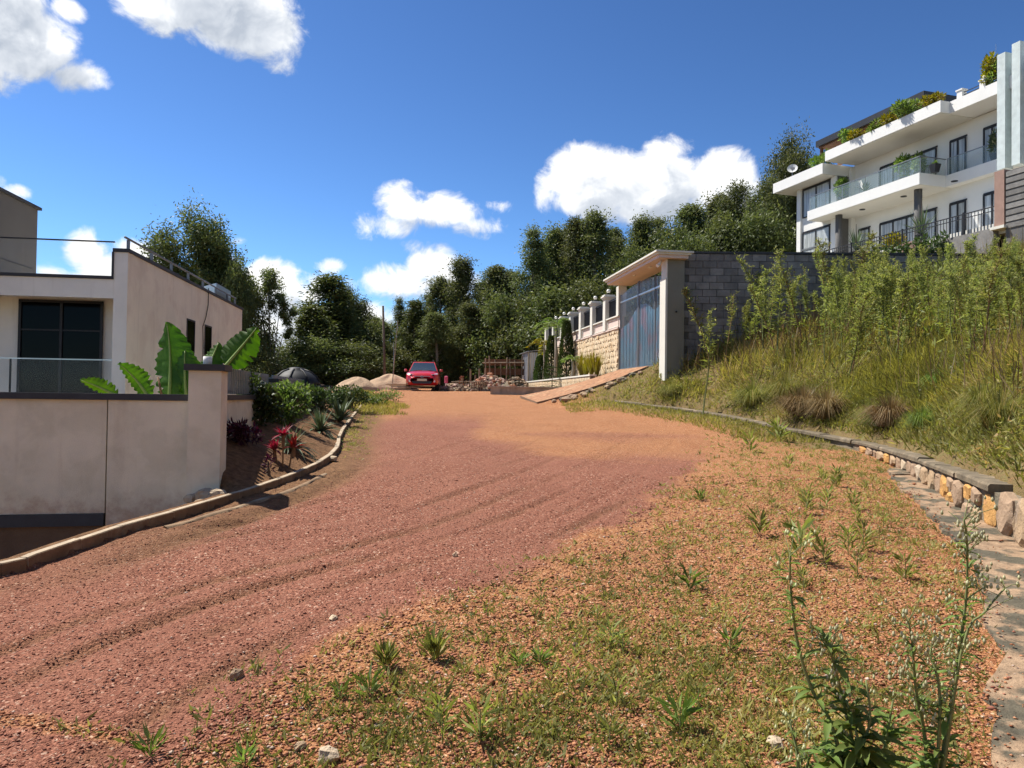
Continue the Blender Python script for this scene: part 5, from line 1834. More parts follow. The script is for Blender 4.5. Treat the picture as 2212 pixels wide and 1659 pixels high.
conifer('tall pointed dark conifer right of the palm against the stone wall', gpos(-.40, 7.7), 3.0, .34, 51)
conifer('pointed dark conifer left of the palm in the planter', gpos(-.45, 11.2), 2.5, .36, 52)
conifer('smallest dark conifer nearest the tin shed', gpos(-.45, 14.4), 1.7, .36, 53)


def palm(label, loc, h, n, ln, seed, lm):
    rg_ = random.Random(seed)
    o = thing('palm', label, 'palm', loc)
    MB().tube([(0, 0, -.2), (.04, 0, h * .5), (0, 0, h)], [.10, .075, .06], 8).build('trunk', M['pale_bark'], o, smooth=True)
    for i in range(n):
        th = i * 2.4 + rg_.uniform(-.2, .2)
        el = rg_.uniform(R(15), R(75))
        d = Vector((math.cos(th), math.sin(th), 0))
        sd = Vector((-math.sin(th), math.cos(th), 0))
        l = ln * rg_.uniform(.8, 1.1)
        pos, dr, rn = [], [], []
        path = []
        for k in range(22):
            s = k / 21
            p = d * (math.cos(el) * l * s) + Vector((0, 0, h + math.sin(el) * l * s - .75 * l * s * s))
            path.append(p)
            for sg in (-1, 1):
                if k > 2:
                    pos.append(p)
                    dr.append(sd * sg + d * .7 + Vector((0, 0, -.35)))
                    rn.append(rg_.random())
        f = put('frond', leaves_mesh('frond', [tuple(q) for q in pos], [tuple(q) for q in dr], .38 * ln / 1.4, .045, np.array(rn), lm, rng=np.random.default_rng(seed + i)), o)
        MB().tube(path[::3], [.014] * 8, 4).build('midrib', M['stem'], f)


palm('slender palm with feathery fronds in the gate planter', gpos(-.62, 9.4), 2.9, 13, 1.6, 61, L['bright'])
palm('short yellowish palm left of the slender palm', gpos(-.55, 12.9), 2.2, 10, 1.2, 62, L['gold'])
palm('small young palm beside the tall conifer in the planter', gpos(-.55, 5.7), 1.0, 7, .8, 63, L['bright'])
for i, (dy, lab) in enumerate(((1.2, 'upright strappy yellow-green plant nearest the gate'), (2.1, 'upright strappy yellow-green plant, second from the gate'), (3.0, 'upright strappy yellow-green plant, third from the gate'), (3.9, 'upright strappy yellow-green plant, fourth from the gate'))):
    strappy('strap_plant', lab, 'plant', gpos(-.55, dy), 40, 1.15 + .2 * (i % 2), .036, L['gold'], 70 + i, .35, .1, 'strap plants by the gate')
at = thing('tiered_sapling', 'young tiered araucaria sapling in front of the planter wall', 'sapling', on_ground(552, 36))
MB().tube([(0, 0, -.1), (0, 0, 1.5)], [.03, .008], 6).build('trunk', M['bark'], at)
rga = np.random.default_rng(5)
pos, dr = [], []
for k in range(6):
    for a in range(7):
        th = a * 2 * PI / 7 + k
        for s in np.linspace(.1, 1, 14):
            l = (.62 - k * .085)
            pos.append((math.cos(th) * l * s, math.sin(th) * l * s, .25 + k * .23 - .05 * s))
            dr.append((math.cos(th) + rga.normal() * .6, math.sin(th) + rga.normal() * .6, .3))
put('branches', leaves_mesh('branches', pos, dr, .10, .03, rga.random(len(pos)) * .5, L['hedge'], rng=rga), at)

# roof garden and balcony plants of the white house: each in a pot
def potted(label, x, y, z, rx, rz, lm, seed, pot=True, kind='bush'):
    p = hw(x, y, z)
    o = thing('potted_plant', label, 'plant', p, HT)
    h0 = 0.0
    if pot:
        MB().add([(-.13, -.13, 0), (.13, -.13, 0), (.13, .13, 0), (-.13, .13, 0), (-.20, -.20, .42), (.20, -.20, .42), (.20, .20, .42), (-.20, .20, .42)], [(0, 3, 2, 1), (4, 5, 6, 7), (0, 1, 5, 4), (1, 2, 6, 5), (2, 3, 7, 6), (3, 0, 4, 7)]).build('pot', M['plaster_pot'], o)
        h0 = .40
    rg_ = np.random.default_rng(seed)
    n = int(900 * rx * rz * 2) + 200
    if kind == 'bush':
        lob = unit(rg_.normal(size=(7, 3))) * np.array([rx, rx, rz]) * .6
        k = rg_.integers(0, 7, n)
        d = unit(rg_.normal(size=(n, 3)))
        pos = lob[k] + d * np.array([rx, rx, rz]) * rg_.uniform(.2, .5, (n, 1)) + np.array([0, 0, h0 + rz])
        put('foliage', leaves_mesh('foliage', pos, d + np.array([0, 0, .3]), .20, .075, np.clip(.45 + .3 * rg_.normal(size=n), 0, 1), lm, rng=rg_), o)
    else:
        s = strappy('foliage', None, None, (0, 0, h0), 30, rz, .04, lm, seed, .8, .35)
        s.parent = o
    MB().tube([(0, 0, h0 - .05), (0, 0, h0 + rz)], [.03, .015], 5).build('stem', M['bark'], o)


G_, Y_ = L['bright'], L['gold']
potted('golden-green bush on the roof edge below the black canopy, rightmost', .35, -.5, 16.69, .5, .33, Y_, 81, False)
potted('large feathery green bush in the middle of the roof garden', .35, 1.2, 16.69, .75, .50, G_, 82, False)
potted('orange-tinged bush left of the large feathery roof bush', .35, 2.3, 16.69, .45, .32, Y_, 83, False)
potted('green bush third from the left on the main roof edge', .35, 3.3, 16.69, .5, .30, G_, 84, False)
potted('low yellow bush on the main roof edge, second from the left', .35, 4.5, 16.69, .6, .24, Y_, 85, False)
potted('spiky green plant on the main roof edge, leftmost', .4, 5.6, 16.69, .45, .50, G_, 86, False)
potted('green bush at the right end of the left wing roof', .5, 7.4, 16.07, .38, .45, G_, 87, False)
potted('green bush in the middle of the left wing roof', .55, 8.3, 16.07, .45, .38, G_, 88, False)
potted('tall golden bush on the roof next to the stone fin', .9, -3.3, 16.69, .45, .75, Y_, 89, False)
potted('green bush on the roof just left of the stone fin', .9, -3.75, 16.69, .5, .50, G_, 90, False)
potted('plant in a black square pot on the balcony corner', .75, -.25, 13.42, .3, .30, G_, 91, True, 'strap')
potted('big plant in a pot behind the balcony glass near the stone fin', 2.0, -2.6, 13.42, .3, .55, L['agave'], 92, True)
potted('tall yellow-green plant behind the balcony glass left of the corner', 1.0, 2.0, 13.42, .5, .62, G_, 93, True)
potted('potted plant behind the balcony glass by the wide windows', 1.0, 1.0, 13.42, .4, .5, L['shrub'], 94, True)
potted('leafy potted plant at the left part of the balcony', .7, 6.3, 13.42, .4, .55, L['shrub'], 95, True)
potted('grey-leaved palm-like plant by the white pier on the balcony', 1.2, 5.0, 13.42, .6, .9, L['agave'], 96, True, 'strap')
potted('large spiky flax plant on the terrace, right one', -1.6, -1.7, 9.3, .6, 1.6, L['agave'], 97, True, 'strap')
potted('large spiky flax plant on the terrace, left one', -1.6, 2.6, 9.3, .6, 1.5, L['agave'], 98, True, 'strap')
potted('rounded golden bush behind the black terrace railing', -1.7, .2, 9.3, .7, .42, Y_, 99, False)

# ================================================================== trees
def tree_meshes(kind, seed):
    rg = np.random.default_rng(seed)
    mb = MB()
    P_, D_, R_ = [], [], []
    LS = .23

    def clump(c, r, n, shade=0.0, flat=.8):
        n = int(n * 2.7)
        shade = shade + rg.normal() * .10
        d = rg.normal(size=(n, 3)) * np.array([.46, .46, .46 * flat * 1.35])
        st = rg.uniform(.8, 1.25, 3)
        p = c + d * r * st
        d = unit(d)
        P_.append(p)
        dd = d * .6 + rg.normal(size=(n, 3)) * .55 + np.array([0, 0, -.35])
        D_.append(dd)
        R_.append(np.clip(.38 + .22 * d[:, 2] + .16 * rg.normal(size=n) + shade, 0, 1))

    def limb(a, b, r0, r1, sag=.12):
        a, b = np.array(a, float), np.array(b, float)
        m = (a + b) / 2 + np.array([0, 0, -sag * np.linalg.norm(b - a)]) + rg.normal(size=3) * .08
        mb.tube([tuple(a), tuple(m), tuple(b)], [r0, (r0 + r1) / 2, r1], 5)

    if kind == 'tall':                                  # narrow eucalypt, 14 m
        Ht = 14.0
        tr = np.array([[.25 * math.sin(t * 2.2 + seed), .2 * math.cos(t * 1.7 + seed), t * Ht] for t in np.linspace(0, 1, 8)])
        tr[0] = 0
        mb.tube([tuple(p) for p in tr], [.19 * (1 - .85 * t) + .015 for t in np.linspace(0, 1, 8)], 7)
        for i in range(92):
            t = rg.uniform(.10, 1.0)
            w = 1.7 * (math.sin(PI * min(1, (t * .80 + .17))) ** .55) * (1.08 - .42 * t)
            th = i * 2.4 + rg.uniform(-.5, .5)
            rr = w * rg.uniform(.35, 1.05)
            c = np.array([np.interp(t, np.linspace(0, 1, 8), tr[:, 0]) + math.cos(th) * rr, np.interp(t, np.linspace(0, 1, 8), tr[:, 1]) + math.sin(th) * rr, t * Ht])
            t0 = max(.05, t - rg.uniform(.05, .14))
            if i % 2 == 0:
                limb([np.interp(t0, np.linspace(0, 1, 8), tr[:, 0]), np.interp(t0, np.linspace(0, 1, 8), tr[:, 1]), t0 * Ht], c, .05 * (1.2 - t), .012, -.05)
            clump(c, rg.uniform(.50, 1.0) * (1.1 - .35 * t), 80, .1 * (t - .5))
    elif kind == 'round':                               # broad crown, 12 m
        Ht = 12.0
        mb.tube([(0, 0, 0), (.1, 0, 2.5), (-.1, .1, 5), (.1, 0, 8)], [.28, .22, .17, .06], 8)
        lob = [((-2.1, 0, 7.6), 1.7), ((-.9, -.6, 9.3), 1.9), ((.3, .2, 10.5), 1.9), ((1.5, -.3, 9.2), 1.8), ((2.5, .2, 7.8), 1.5), ((.6, .9, 8.0), 1.8), ((-1.4, .8, 6.7), 1.4), ((1.2, -.8, 6.8), 1.4), ((2.9, 0, 6.3), 1.0), ((-.2, -.5, 7.2), 1.4), ((2.0, .5, 5.3), .9)]
        for (c, r_) in lob:
            c = np.array(c)
            limb((0, 0, 4.2 + rg.uniform(-.8, 1.5)), c, .09, .02, -.06)
            for k in range(15):
                d = unit(rg.normal(size=3))
                clump(c + d * r_ * rg.uniform(.3, .9), r_ * rg.uniform(.34, .5), 105, .12 * d[2])
    elif kind == 'cone':                                # dense dark pointed tree, 11 m
        Ht = 11.0
        mb.tube([(0, 0, 0), (0, 0, Ht * .95)], [.22, .03], 7)
        for i in range(92):
            t = rg.uniform(.03, 1.0)
            w = 2.3 * (1 - t) ** .62 * (.75 + .3 * math.sin(t * 9 + seed))
            th = i * 2.4
            rr = w * rg.uniform(.45, 1.0)
            c = np.array([math.cos(th) * rr, math.sin(th) * rr, t * Ht + .2])
            if i % 4 == 0:
                limb((0, 0, max(.3, t * Ht - .6)), c, .05, .012, -.02)
            clump(c, rg.uniform(.55, .95) * (1.1 - .5 * t), 92, -.06, .9)
    elif kind == 'open':                                # slender multi-stemmed tree with a light top, 11 m
        Ht = 11.0
        stems = [((-1.3, 0, 9.0), .11), ((-.5, .2, 9.8), .12), ((.7, -.1, 7.8), .09), ((1.3, .1, 6.6), .07), ((-2.3, 0, 6.5), .05)]
        for (e, r0) in stems:
            e = np.array(e)
            mb.tube([(.25 * e[0] / 3, 0, 0), (e[0] * .28, e[1] * .3, e[2] * .4), (e[0] * .65, e[1] * .6, e[2] * .75), tuple(e)], [r0, r0 * .8, r0 * .5, .015], 6)
        for c, r_, n in (((-1.6, 0, 9.0), 1.25, 12), ((-.4, .2, 9.8), 1.3, 12), ((.5, -.1, 8.3), 1.0, 9), ((1.35, .1, 7.0), .8, 7), ((-2.5, 0, 7.6), .75, 6), ((-2.4, 0, 6.2), .5, 3), ((1.5, .2, 5.4), .55, 4), ((-.6, 0, 5.0), .45, 3), ((-1.9, .2, 4.0), .35, 2)):
            for k in range(n):
                d = unit(rg.normal(size=3))
                clump(np.array(c) + d * r_ * rg.uniform(.4, .95), r_ * rg.uniform(.28, .42), 80, .1 * d[2])
    else:                                               # bushy understorey, 6 m
        Ht = 6.0
        mb.tube([(0, 0, 0), (.1, .1, 4.5)], [.14, .03], 6)
        for i in range(56):
            t = rg.uniform(.05, 1.0)
            w = 2.2 * math.sin(PI * min(1, t * .8 + .18)) ** .6
            th = i * 2.4
            c = np.array([math.cos(th) * w * rg.uniform(.3, 1), math.sin(th) * w * rg.uniform(.3, 1), t * (Ht - .8) + .4])
            if i % 4 == 0:
                limb((0, 0, max(.3, t * Ht * .6)), c, .05, .012)
            clump(c, rg.uniform(.6, 1.0), 95)
    p = np.vstack(P_)
    d = np.vstack(D_)
    rn = np.concatenate(R_)
    n = len(p)
    lm = L['euc_dark'] if kind in ('cone', 'bushy', 'round') else L['euc']
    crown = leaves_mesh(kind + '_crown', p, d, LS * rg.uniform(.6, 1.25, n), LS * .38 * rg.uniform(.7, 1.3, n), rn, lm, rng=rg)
    trunk = mb.mesh(kind + '_trunk', M['pale_bark'] if kind in ('tall', 'open') else M['bark'], True)
    hgt = float(np.percentile(p[:, 2], 98.8))
    wid = float(np.percentile(np.abs(p[:, 0]), 94)) * 2
    return trunk, crown, hgt, wid


TM = {}
for kind, seeds in (('tall', (1, 2, 3, 4)), ('round', (5, 6)), ('cone', (7, 8)), ('open', (9,)), ('bushy', (10, 11, 12))):
    TM[kind] = [tree_meshes(kind, s) for s in seeds]


def tree(kind, var, dx, dtop, Y, dw, label, name='tree', group='trees behind the road', rz=None, base=None):
    """dx, dtop, dw: picture column, top and width of the crown in the 2212-wide view"""
    k = .46293
    top = P(dx * k, dtop * k, Y)
    tm = TM[kind][var % len(TM[kind])]
    zb = Hz(top.x, Y) - .1 if base is None else base
    h = max(2.0, top.z - zb)
    w = dw * k / F_PX * Y
    sx, sz = w / tm[3], h / tm[2]
    t = thing(name, label, 'tree', (top.x, Y, zb), 0, group)
    a = rz if rz is not None else (dx * 1.7) % 6.28
    put('trunk', tm[0], t, (0, 0, 0), (0, 0, a), (sx, sx, sz))
    put('crown', tm[1], t, (0, 0, 0), (0, 0, a), (sx, sx, sz))
    return t


tree('round', 0, 420, 473, 48, 205, 'large round-crowned tree behind the left house roof', 'broad_tree', rz=0.0)
tree('bushy', 0, 515, 575, 46, 80, 'dark leafy tree squeezed against the end of the left house', 'broad_tree')
tree('bushy', 1, 545, 640, 50, 75, 'small dark tree between the left house and the slender open tree', 'broad_tree')
tree('open', 0, 590, 588, 50, 128, 'slender open tree with bare leaning stems left of the dark tree mass', 'slender_tree', rz=0.0)
tree('cone', 0, 712, 603, 57, 120, 'tall dark pointed tree in the middle of the left tree mass', 'dark_tree', rz=1.0)
tree('cone', 1, 675, 668, 52, 110, 'dark dense tree at the left of the left tree mass', 'dark_tree', rz=2.0)
tree('round', 1, 750, 628, 60, 115, 'dark rounded tree at the right of the left tree mass', 'dark_tree', rz=.6)
tree('bushy', 2, 790, 700, 56, 90, 'low dark tree right below the left tree mass', 'dark_tree')
tree('tall', 0, 862, 648, 66, 42, 'thin tall tree behind the leaning utility pole', 'eucalyptus')
tree('tall', 1, 834, 700, 62, 50, 'low thin tree left of the leaning utility pole', 'eucalyptus')
tree('cone', 1, 897, 655, 58, 75, 'cone-shaped tree directly above the red car', 'eucalyptus', rz=3.0)
tree('tall', 1, 950, 605, 62, 72, 'tall narrow tree right above the red car', 'eucalyptus')
tree('tall', 2, 1005, 563, 60, 72, 'tallest narrow tree left of the gate wall', 'eucalyptus')
tree('tall', 3, 1070, 580, 66, 85, 'leafy tree behind the lean-to', 'eucalyptus')
tree('bushy', 0, 1085, 645, 55, 115, 'dense bushy tree above the timber lean-to', 'broad_tree')
tree('bushy', 1, 1030, 700, 57, 90, 'lower bushy tree left of the timber lean-to', 'broad_tree')
tree('bushy', 2, 965, 705, 60, 100, 'low bushy tree behind and right of the car', 'broad_tree')
tree('bushy', 0, 895, 725, 62, 100, 'low bushy tree behind the red car', 'broad_tree')
tree('tall', 0, 1150, 500, 58, 82, 'tall tree at the left of the group above the gate wall', 'eucalyptus')
tree('tall', 2, 1195, 498, 60, 80, 'tall tree second from left in the group above the gate wall', 'eucalyptus')
tree('tall', 3, 1243, 478, 58, 70, 'tall tree third from left above the gate wall', 'eucalyptus')
tree('tall', 1, 1292, 463, 57, 90, 'highest tree directly above the pillar lamps', 'eucalyptus')
tree('tall', 0, 1330, 520, 62, 70, 'shorter tree just left of the canopy roof', 'eucalyptus')
tree('tall', 2, 1388, 474, 64, 80, 'pointed tree above the gate canopy', 'eucalyptus')
tree('bushy', 1, 1440, 500, 60, 110, 'bushy tree above the right end of the gate canopy', 'broad_tree')
tree('tall', 3, 1492, 448, 62, 95, 'tall tree right of the gate canopy', 'eucalyptus')
tree('tall', 1, 1545, 430, 66, 95, 'tree between the canopy and the white house, left one', 'eucalyptus')
tree('round', 1, 1590, 412, 62, 130, 'broad tree left of the white house', 'broad_tree', rz=2.2)
tree('round', 0, 1705, 312, 64, 150, 'big dark tree rising behind the left wing of the white house', 'broad_tree', rz=.8)
tree('round', 1, 1660, 400, 58, 130, 'dark tree in front of the big one beside the white house', 'broad_tree', rz=4.0)
tree('bushy', 2, 1640, 470, 52, 150, 'bushy tree below the dish at the corner of the white house', 'broad_tree')
tree('bushy', 0, 1560, 480, 52, 140, 'bushy tree above the block wall', 'broad_tree')
tree('bushy', 1, 1480, 520, 50, 110, 'low bushy tree just behind the block wall end', 'broad_tree')
tree('bushy', 2, 1380, 540, 50, 110, 'low bushy tree seen under the canopy edge', 'broad_tree')
tree('bushy', 0, 1200, 630, 52, 150, 'dense low tree behind the pillars of the gate wall', 'broad_tree')
tree('bushy', 1, 1290, 610, 50, 130, 'dense low tree behind the nearest wall pillars', 'broad_tree')
tree('bushy', 1, 1130, 650, 54, 110, 'dense low tree behind the far end of the gate wall', 'broad_tree')
tree('bushy', 2, 600, 750, 60, 120, 'low tree below the slender open tree', 'broad_tree')
tree('bushy', 0, 690, 735, 50, 130, 'low dark tree above the water tank', 'broad_tree')
tree('bushy', 1, 770, 745, 52, 110, 'low dark tree above the brown sand heap', 'broad_tree')
tree('bushy', 2, 840, 745, 56, 100, 'low dark tree behind the utility pole foot', 'broad_tree')
tree('bushy', 0, 560, 755, 44, 80, 'small round tree just right of the left house', 'broad_tree')
for i, (dx, dt, Y, dw, lab) in enumerate(((925, 640, 68, 60, 'narrow tree behind the two right above the car'), (980, 615, 70, 66, 'narrow tree behind and left of the tallest narrow tree'), (1040, 610, 70, 70, 'narrow tree behind and right of the tallest narrow tree'),
                                           (1105, 590, 68, 70, 'tree behind the far end of the gate wall, upper one'), (1168, 530, 70, 72, 'tree filling the gap between the first two above the gate wall'), (1220, 515, 70, 70, 'tree filling the gap left of the third tall tree'),
                                           (1268, 505, 70, 72, 'tree filling the gap left of the highest tree'), (1325, 500, 70, 72, 'tree filling the gap right of the highest tree'), (1425, 480, 72, 80, 'tree just right of the pointed tree above the canopy'),
                                           (820, 690, 70, 66, 'thin tree behind the low dark trees left of the pole'), (1010, 660, 56, 72, 'lower narrow tree in front of the tallest narrow tree'), (940, 680, 56, 70, 'lower narrow tree right of the cone-shaped tree'))):
    tree('tall', i, dx, dt, Y, dw, lab, 'eucalyptus')
# the wood behind them all reads as one dark mass
rg = np.random.default_rng(77)
n = 26000
px = rg.uniform(-60, 60, n)
py = 76 + rg.uniform(0, 6, n) + 4 * np.sin(px * .3)
tp = np.where(px < -12, 5.5, np.where(px < 2, 7.0, 11 + .12 * np.maximum(px, 0))) + 1.8 * vnoise(px, px * 0, .35, 3) + .9 * vnoise(px, px * 0, 1.1, 5)
pz = Hg(px, py) + rg.random(n) ** .8 * tp * .9
tag(put('far_wood', leaves_mesh('far_wood', np.stack([px, py, pz], -1), rg.normal(size=(n, 3)) + np.array([0, 0, -.3]), rg.uniform(.5, 1.1, n), rg.uniform(.3, .6, n), rg.random(n) * .6, L['euc_dark'], rng=rg)), 'dark mass of far trees closing the view behind the road', 'wood', kind='stuff')

# ================================================================== weeds, grass, gravel
def bank_d(x, y):
    d, i = pl_dist(x, y, EDGE)
    return -d


def weed_mesh(seed, h=2.0, nl=330, bushy=.5, leaf=.13):
    """tall fleabane: leafy stem, feathery branching top; stem and leaves share one height scale"""
    rg = np.random.default_rng(seed)
    lean = rg.normal(size=2) * .24
    stem = np.array([[lean[0] * t * t + .03 * math.sin(6 * t + seed), lean[1] * t * t + .03 * math.cos(5 * t + seed), h * t * (1 - .06 * np.hypot(*lean))] for t in np.linspace(0, 1, 9)])
    mb = MB()
    mb.tube([tuple(p) for p in stem], [.011 * (1 - .75 * t) + .002 for t in np.linspace(0, 1, 9)], 5)

    def at(t):
        return np.stack([np.interp(t, np.linspace(0, 1, 9), stem[:, k]) for k in range(3)], -1)
    t = .30 + .68 * rg.random(nl) ** .9
    th = rg.uniform(0, 2 * PI, nl)
    p = at(t) + rg.normal(size=(nl, 3)) * .006
    el = rg.uniform(-.35, .95, nl)
    d = np.stack([np.cos(th) * np.cos(el), np.sin(th) * np.cos(el), np.sin(el)], -1)
    Lh = leaf * (1.15 - .6 * t) * rg.uniform(.6, 1.25, nl)
    rn = np.clip(.30 + .35 * t + .18 * rg.normal(size=nl), 0, 1)
    PP, DD, LL, WW, RR = [p], [d], [Lh], [Lh * .16], [rn]
    nb = int(16 * bushy + 8)
    for b in range(nb):
        tb = rg.uniform(.55, .97)
        thb = rg.uniform(0, 2 * PI)
        ln = (.12 + .34 * (1 - tb)) * h * .5 * rg.uniform(.6, 1.4)
        a = at(np.array([tb]))[0]
        e = a + np.array([math.cos(thb) * ln * .5, math.sin(thb) * ln * .5, ln * .85])
        mb.tube([tuple(a), tuple(e)], [.004, .0018], 4)
        m = 11
        s = rg.uniform(.15, 1.05, m)[:, None]
        PP.append(a + (e - a) * s)
        DD.append(unit(rg.normal(size=(m, 3))) + np.array([0, 0, .5]))
        LL.append(np.full(m, .055) * rg.uniform(.6, 1.4, m))
        WW.append(np.full(m, .014))
        RR.append(np.clip(.7 + .2 * rg.normal(size=m), 0, 1))
    lv = leaves_mesh('weed_leaves', np.vstack(PP), np.vstack(DD), np.concatenate(LL), np.concatenate(WW), np.concatenate(RR), L['weed'], rng=rg, fold=.05)
    return mb.mesh('weed_stem', M['dry_stem'] if seed % 3 == 0 else M['stem']), lv


WV = [weed_mesh(200 + i, 2.0, 80 + 14 * (i % 6), .7 + .13 * i, .15) for i in range(12)]
rg = np.random.default_rng(12)


def place_weed(x, y, h, rz, label, group, var, wide=1.0, name='tall_weed'):
    t = thing(name, label, 'weed', (x, y, Hz(x, y) - .04), rz, group)
    s = h / 2.0
    put('stem', WV[var][0], t, scale=(s * wide, s * wide, s))
    put('leaves', WV[var][1], t, scale=(s * wide, s * wide, s))
    return t


# solitary ones that the photograph sets apart
k = .46293
for i, (dx, Y, h, lab) in enumerate(((1523, 20.6, 3.0, 'solitary tall weed on a bare dark stem nearest the gate pillar'), (1568, 22.5, 2.5, 'tall weed just right of the solitary one near the gate pillar'),
                                     (1652, 22.0, 3.2, 'tall weed in front of the middle of the block wall, left of a pair'), (1683, 21.0, 3.3, 'tall weed in front of the middle of the block wall, right of a pair'),
                                     (1420, 23.2, .9, 'short green weed on the bank below the gate'))):
    x = P(dx * k, 400, Y).x
    place_weed(x, Y, h, i * 1.3, lab, None, i % 7, 1.25)
LAB_R = 'tall feathery green weed in the dense stand on the right-hand bank'
cnt = 0
cand = []
while cnt < 255:
    y = rg.uniform(9.5, 24.2)
    x = rg.uniform(6.0, 20.0)
    u = 512 + F_PX * x / y
    d = float(bank_d(np.array([x]), np.array([y]))[0])
    if not (690 < u < 1180) or d < 1.4:
        continue
    dens = np.interp(u, [690, 740, 800, 850, 1075, 1180], [.35, .70, .85, 1.0, .9, .3]) * np.interp(d, [1.4, 3.0, 4.5, 9], [.40, .85, 1, 1])
    if rg.random() > dens:
        continue
    h = rg.choice([rg.uniform(1.0, 1.7), rg.uniform(1.7, 2.4), rg.uniform(2.2, 3.2)]) * np.interp(u, [690, 800, 1075], [.9, 1.0, 1.05])
    vmin = rg.uniform(234, 285)
    h = min(h, (403 - vmin) / F_PX * y + 1.6 - Hz(x, y))
    if h < .55:
        continue
    lab = ('tall feathery weed standing in front of the dark block wall' if u < 800 else 'tall feathery weed at the right edge of the dense stand on the bank' if u > 960 else 'tall feathery weed in the front of the dense stand on the bank' if d < 4 else 'tall feathery weed at the back of the dense stand below the white house')
    place_weed(x, y, h, rg.uniform(0, 6.28), lab, 'tall weeds on the right-hand bank', int(rg.integers(0, 12)), rg.uniform(.9, 1.7))
    cnt += 1


# grass tussocks on the bank
def tussock_mesh(seed, n=520, h=.7, lm=None, spread=1.0):
    rg_ = np.random.default_rng(seed)
    V, Q, A = [], [], []
    th = rg_.uniform(0, 2 * PI, n)
    q = rg_.random(n) ** .6
    l = h * rg_.uniform(.55, 1.15, n)
    d = np.stack([np.cos(th), np.sin(th), np.zeros(n)], -1)
    sd = np.stack([-np.sin(th), np.cos(th), np.zeros(n)], -1)
    b = d * (q * .16 * spread)[:, None]
    out = (q * .75 * spread * l * rg_.uniform(.5, 1.2, n))[:, None]
    up = np.array([0, 0, 1.0])
    m1 = b + d * out * .35 + up * (l * .55)[:, None]
    tip = b + d * out + up * (l * (1 - 1.02 * q * q))[:, None]
    w = (.0045 * rg_.uniform(.6, 1.4, n))[:, None]
    V = np.stack([b - sd * w, b + sd * w, m1 + sd * w * .8, m1 - sd * w * .8, tip + sd * w * .1, tip - sd * w * .1], 1).reshape(-1, 3)
    i = np.arange(n)[:, None] * 6
    Q = np.vstack([i + np.array([0, 1, 2, 3]), i + np.array([3, 2, 4, 5])])
    return np_mesh('tussock', V, Q, lm, attrs={'rnd': ('FLOAT', np.repeat(rg_.random(n), 6))})


tg_m = [tussock_mesh(1, 1000, .85, L['tuft']), tussock_mesh(2, 1500, .75, L['dry'], 1.3), tussock_mesh(3, 800, .65, L['bright']), tussock_mesh(4, 1000, .9, L['tuft'], 1.2)]
TUS = [(1640, 880, 17.2, 1.2, 1, 'big brown drooping grass tussock at the foot of the bank, left one'), (1760, 870, 16.2, 1.15, 1, 'big brown drooping grass tussock at the foot of the bank, right one'),
       (1870, 905, 13.6, 1.0, 1, 'dry straw tussock above the coping below the green clump'), (1885, 850, 14.0, .75, 2, 'bright green grass clump on top of the dry straw tussock'),
       (1975, 925, 12.0, .85, 2, 'fresh green grass clump right of the straw tussock'), (2030, 800, 13.6, .8, 2, 'green grass clump higher up the bank at right'),
       (2160, 960, 9.2, .80, 3, 'yellow-green grass clump above the coping at the right edge'), (1700, 790, 18.5, 1.1, 3, 'olive tussock in mid bank behind the brown tussocks'),
       (1590, 815, 19.5, 1.0, 3, 'olive tussock up the bank left of the brown tussocks'), (2120, 880, 10.5, .8, 0, 'olive grass tussock on the bank near the right edge'),
       (1450, 800, 23.0, .8, 3, 'grass tussock on the bank directly below the gate pillar'), (1820, 930, 14.4, .7, 0, 'small olive tussock between the straw tussock and the brown ones')]
for i, (dx, dy, Y, s, v, lab) in enumerate(TUS):
    x = P(dx * k, dy * k, Y).x
    d = float(bank_d(np.array([x]), np.array([Y]))[0])
    if d < .45:
        x += .5 - d
    t = thing('grass_tussock', lab, 'grass', (x, Y, Hz(x, Y) - .03), i * 1.1, 'grass tussocks on the bank')
    s = s * .85
    put('blades', tg_m[v], t, scale=(s * 1.3, s * 1.1, s))
    put('heart', tussock_mesh(40 + i, 120, .4, L['dry']), t, scale=(s, s, s))

# bank grass: one mass
n = 520000
x = rg.uniform(2.0, 24.0, n)
y = rg.uniform(-1.0, 25.0, n)
u = np.where(y > 1, 512 + F_PX * x / np.maximum(y, 1), 3000)
ok = (u > 540) & ((u < 1110) | ((x < 16) & (rg.random(n) < .55)))
x, y, u = x[ok], y[ok], u[ok]
d = bank_d(x, y)
ok = (d > .16) & (rg.random(len(x)) < np.clip(15.0 / np.maximum(y, 5), 0, 1) * np.clip(.55 + .9 * (d - .2), .4, 1))
x, y, d = x[ok], y[ok], d[ok]
patch = fbm(x, y, .45, 3, 60)
bare = sstep(.24, .36, fbm(x, y, .5, 3, 71)) * sstep(4.0, 1.0, d)
ok = (rg.random(len(x)) > bare * .92) | ((d < 1.3) & (x > .30 * y))
x, y, d, patch = x[ok], y[ok], d[ok], patch[ok]
n = len(x)
hgt = (.12 + .24 * np.clip(.5 + patch, 0, 1) + .12 * rg.random(n)) * np.clip(.45 + d * .5, .45, 1.25)
pos = np.stack([x, y, Hg(x, y) - .02], -1)
dirs = rg.normal(size=(n, 3)) * .52 + np.stack([1.1 * vnoise(x, y, 1.3, 171), 1.1 * vnoise(x, y, 1.3, 172) - .15, np.full(n, .85)], -1)
rn = np.clip(.45 + 1.3 * fbm(x, y, .45, 4, 66) + .26 * rg.normal(size=n), 0, 1)
tag(put('bank_grass', leaves_mesh('bank_grass', pos, dirs, hgt * rg.uniform(.6, 1.4, n), .016 + .010 * rg.random(n), rn, L['grass'], rng=rg, mid=.35, fold=.05)), 'rough olive and straw grass covering the right-hand bank', 'grass', kind='stuff')
print('bank grass', n)
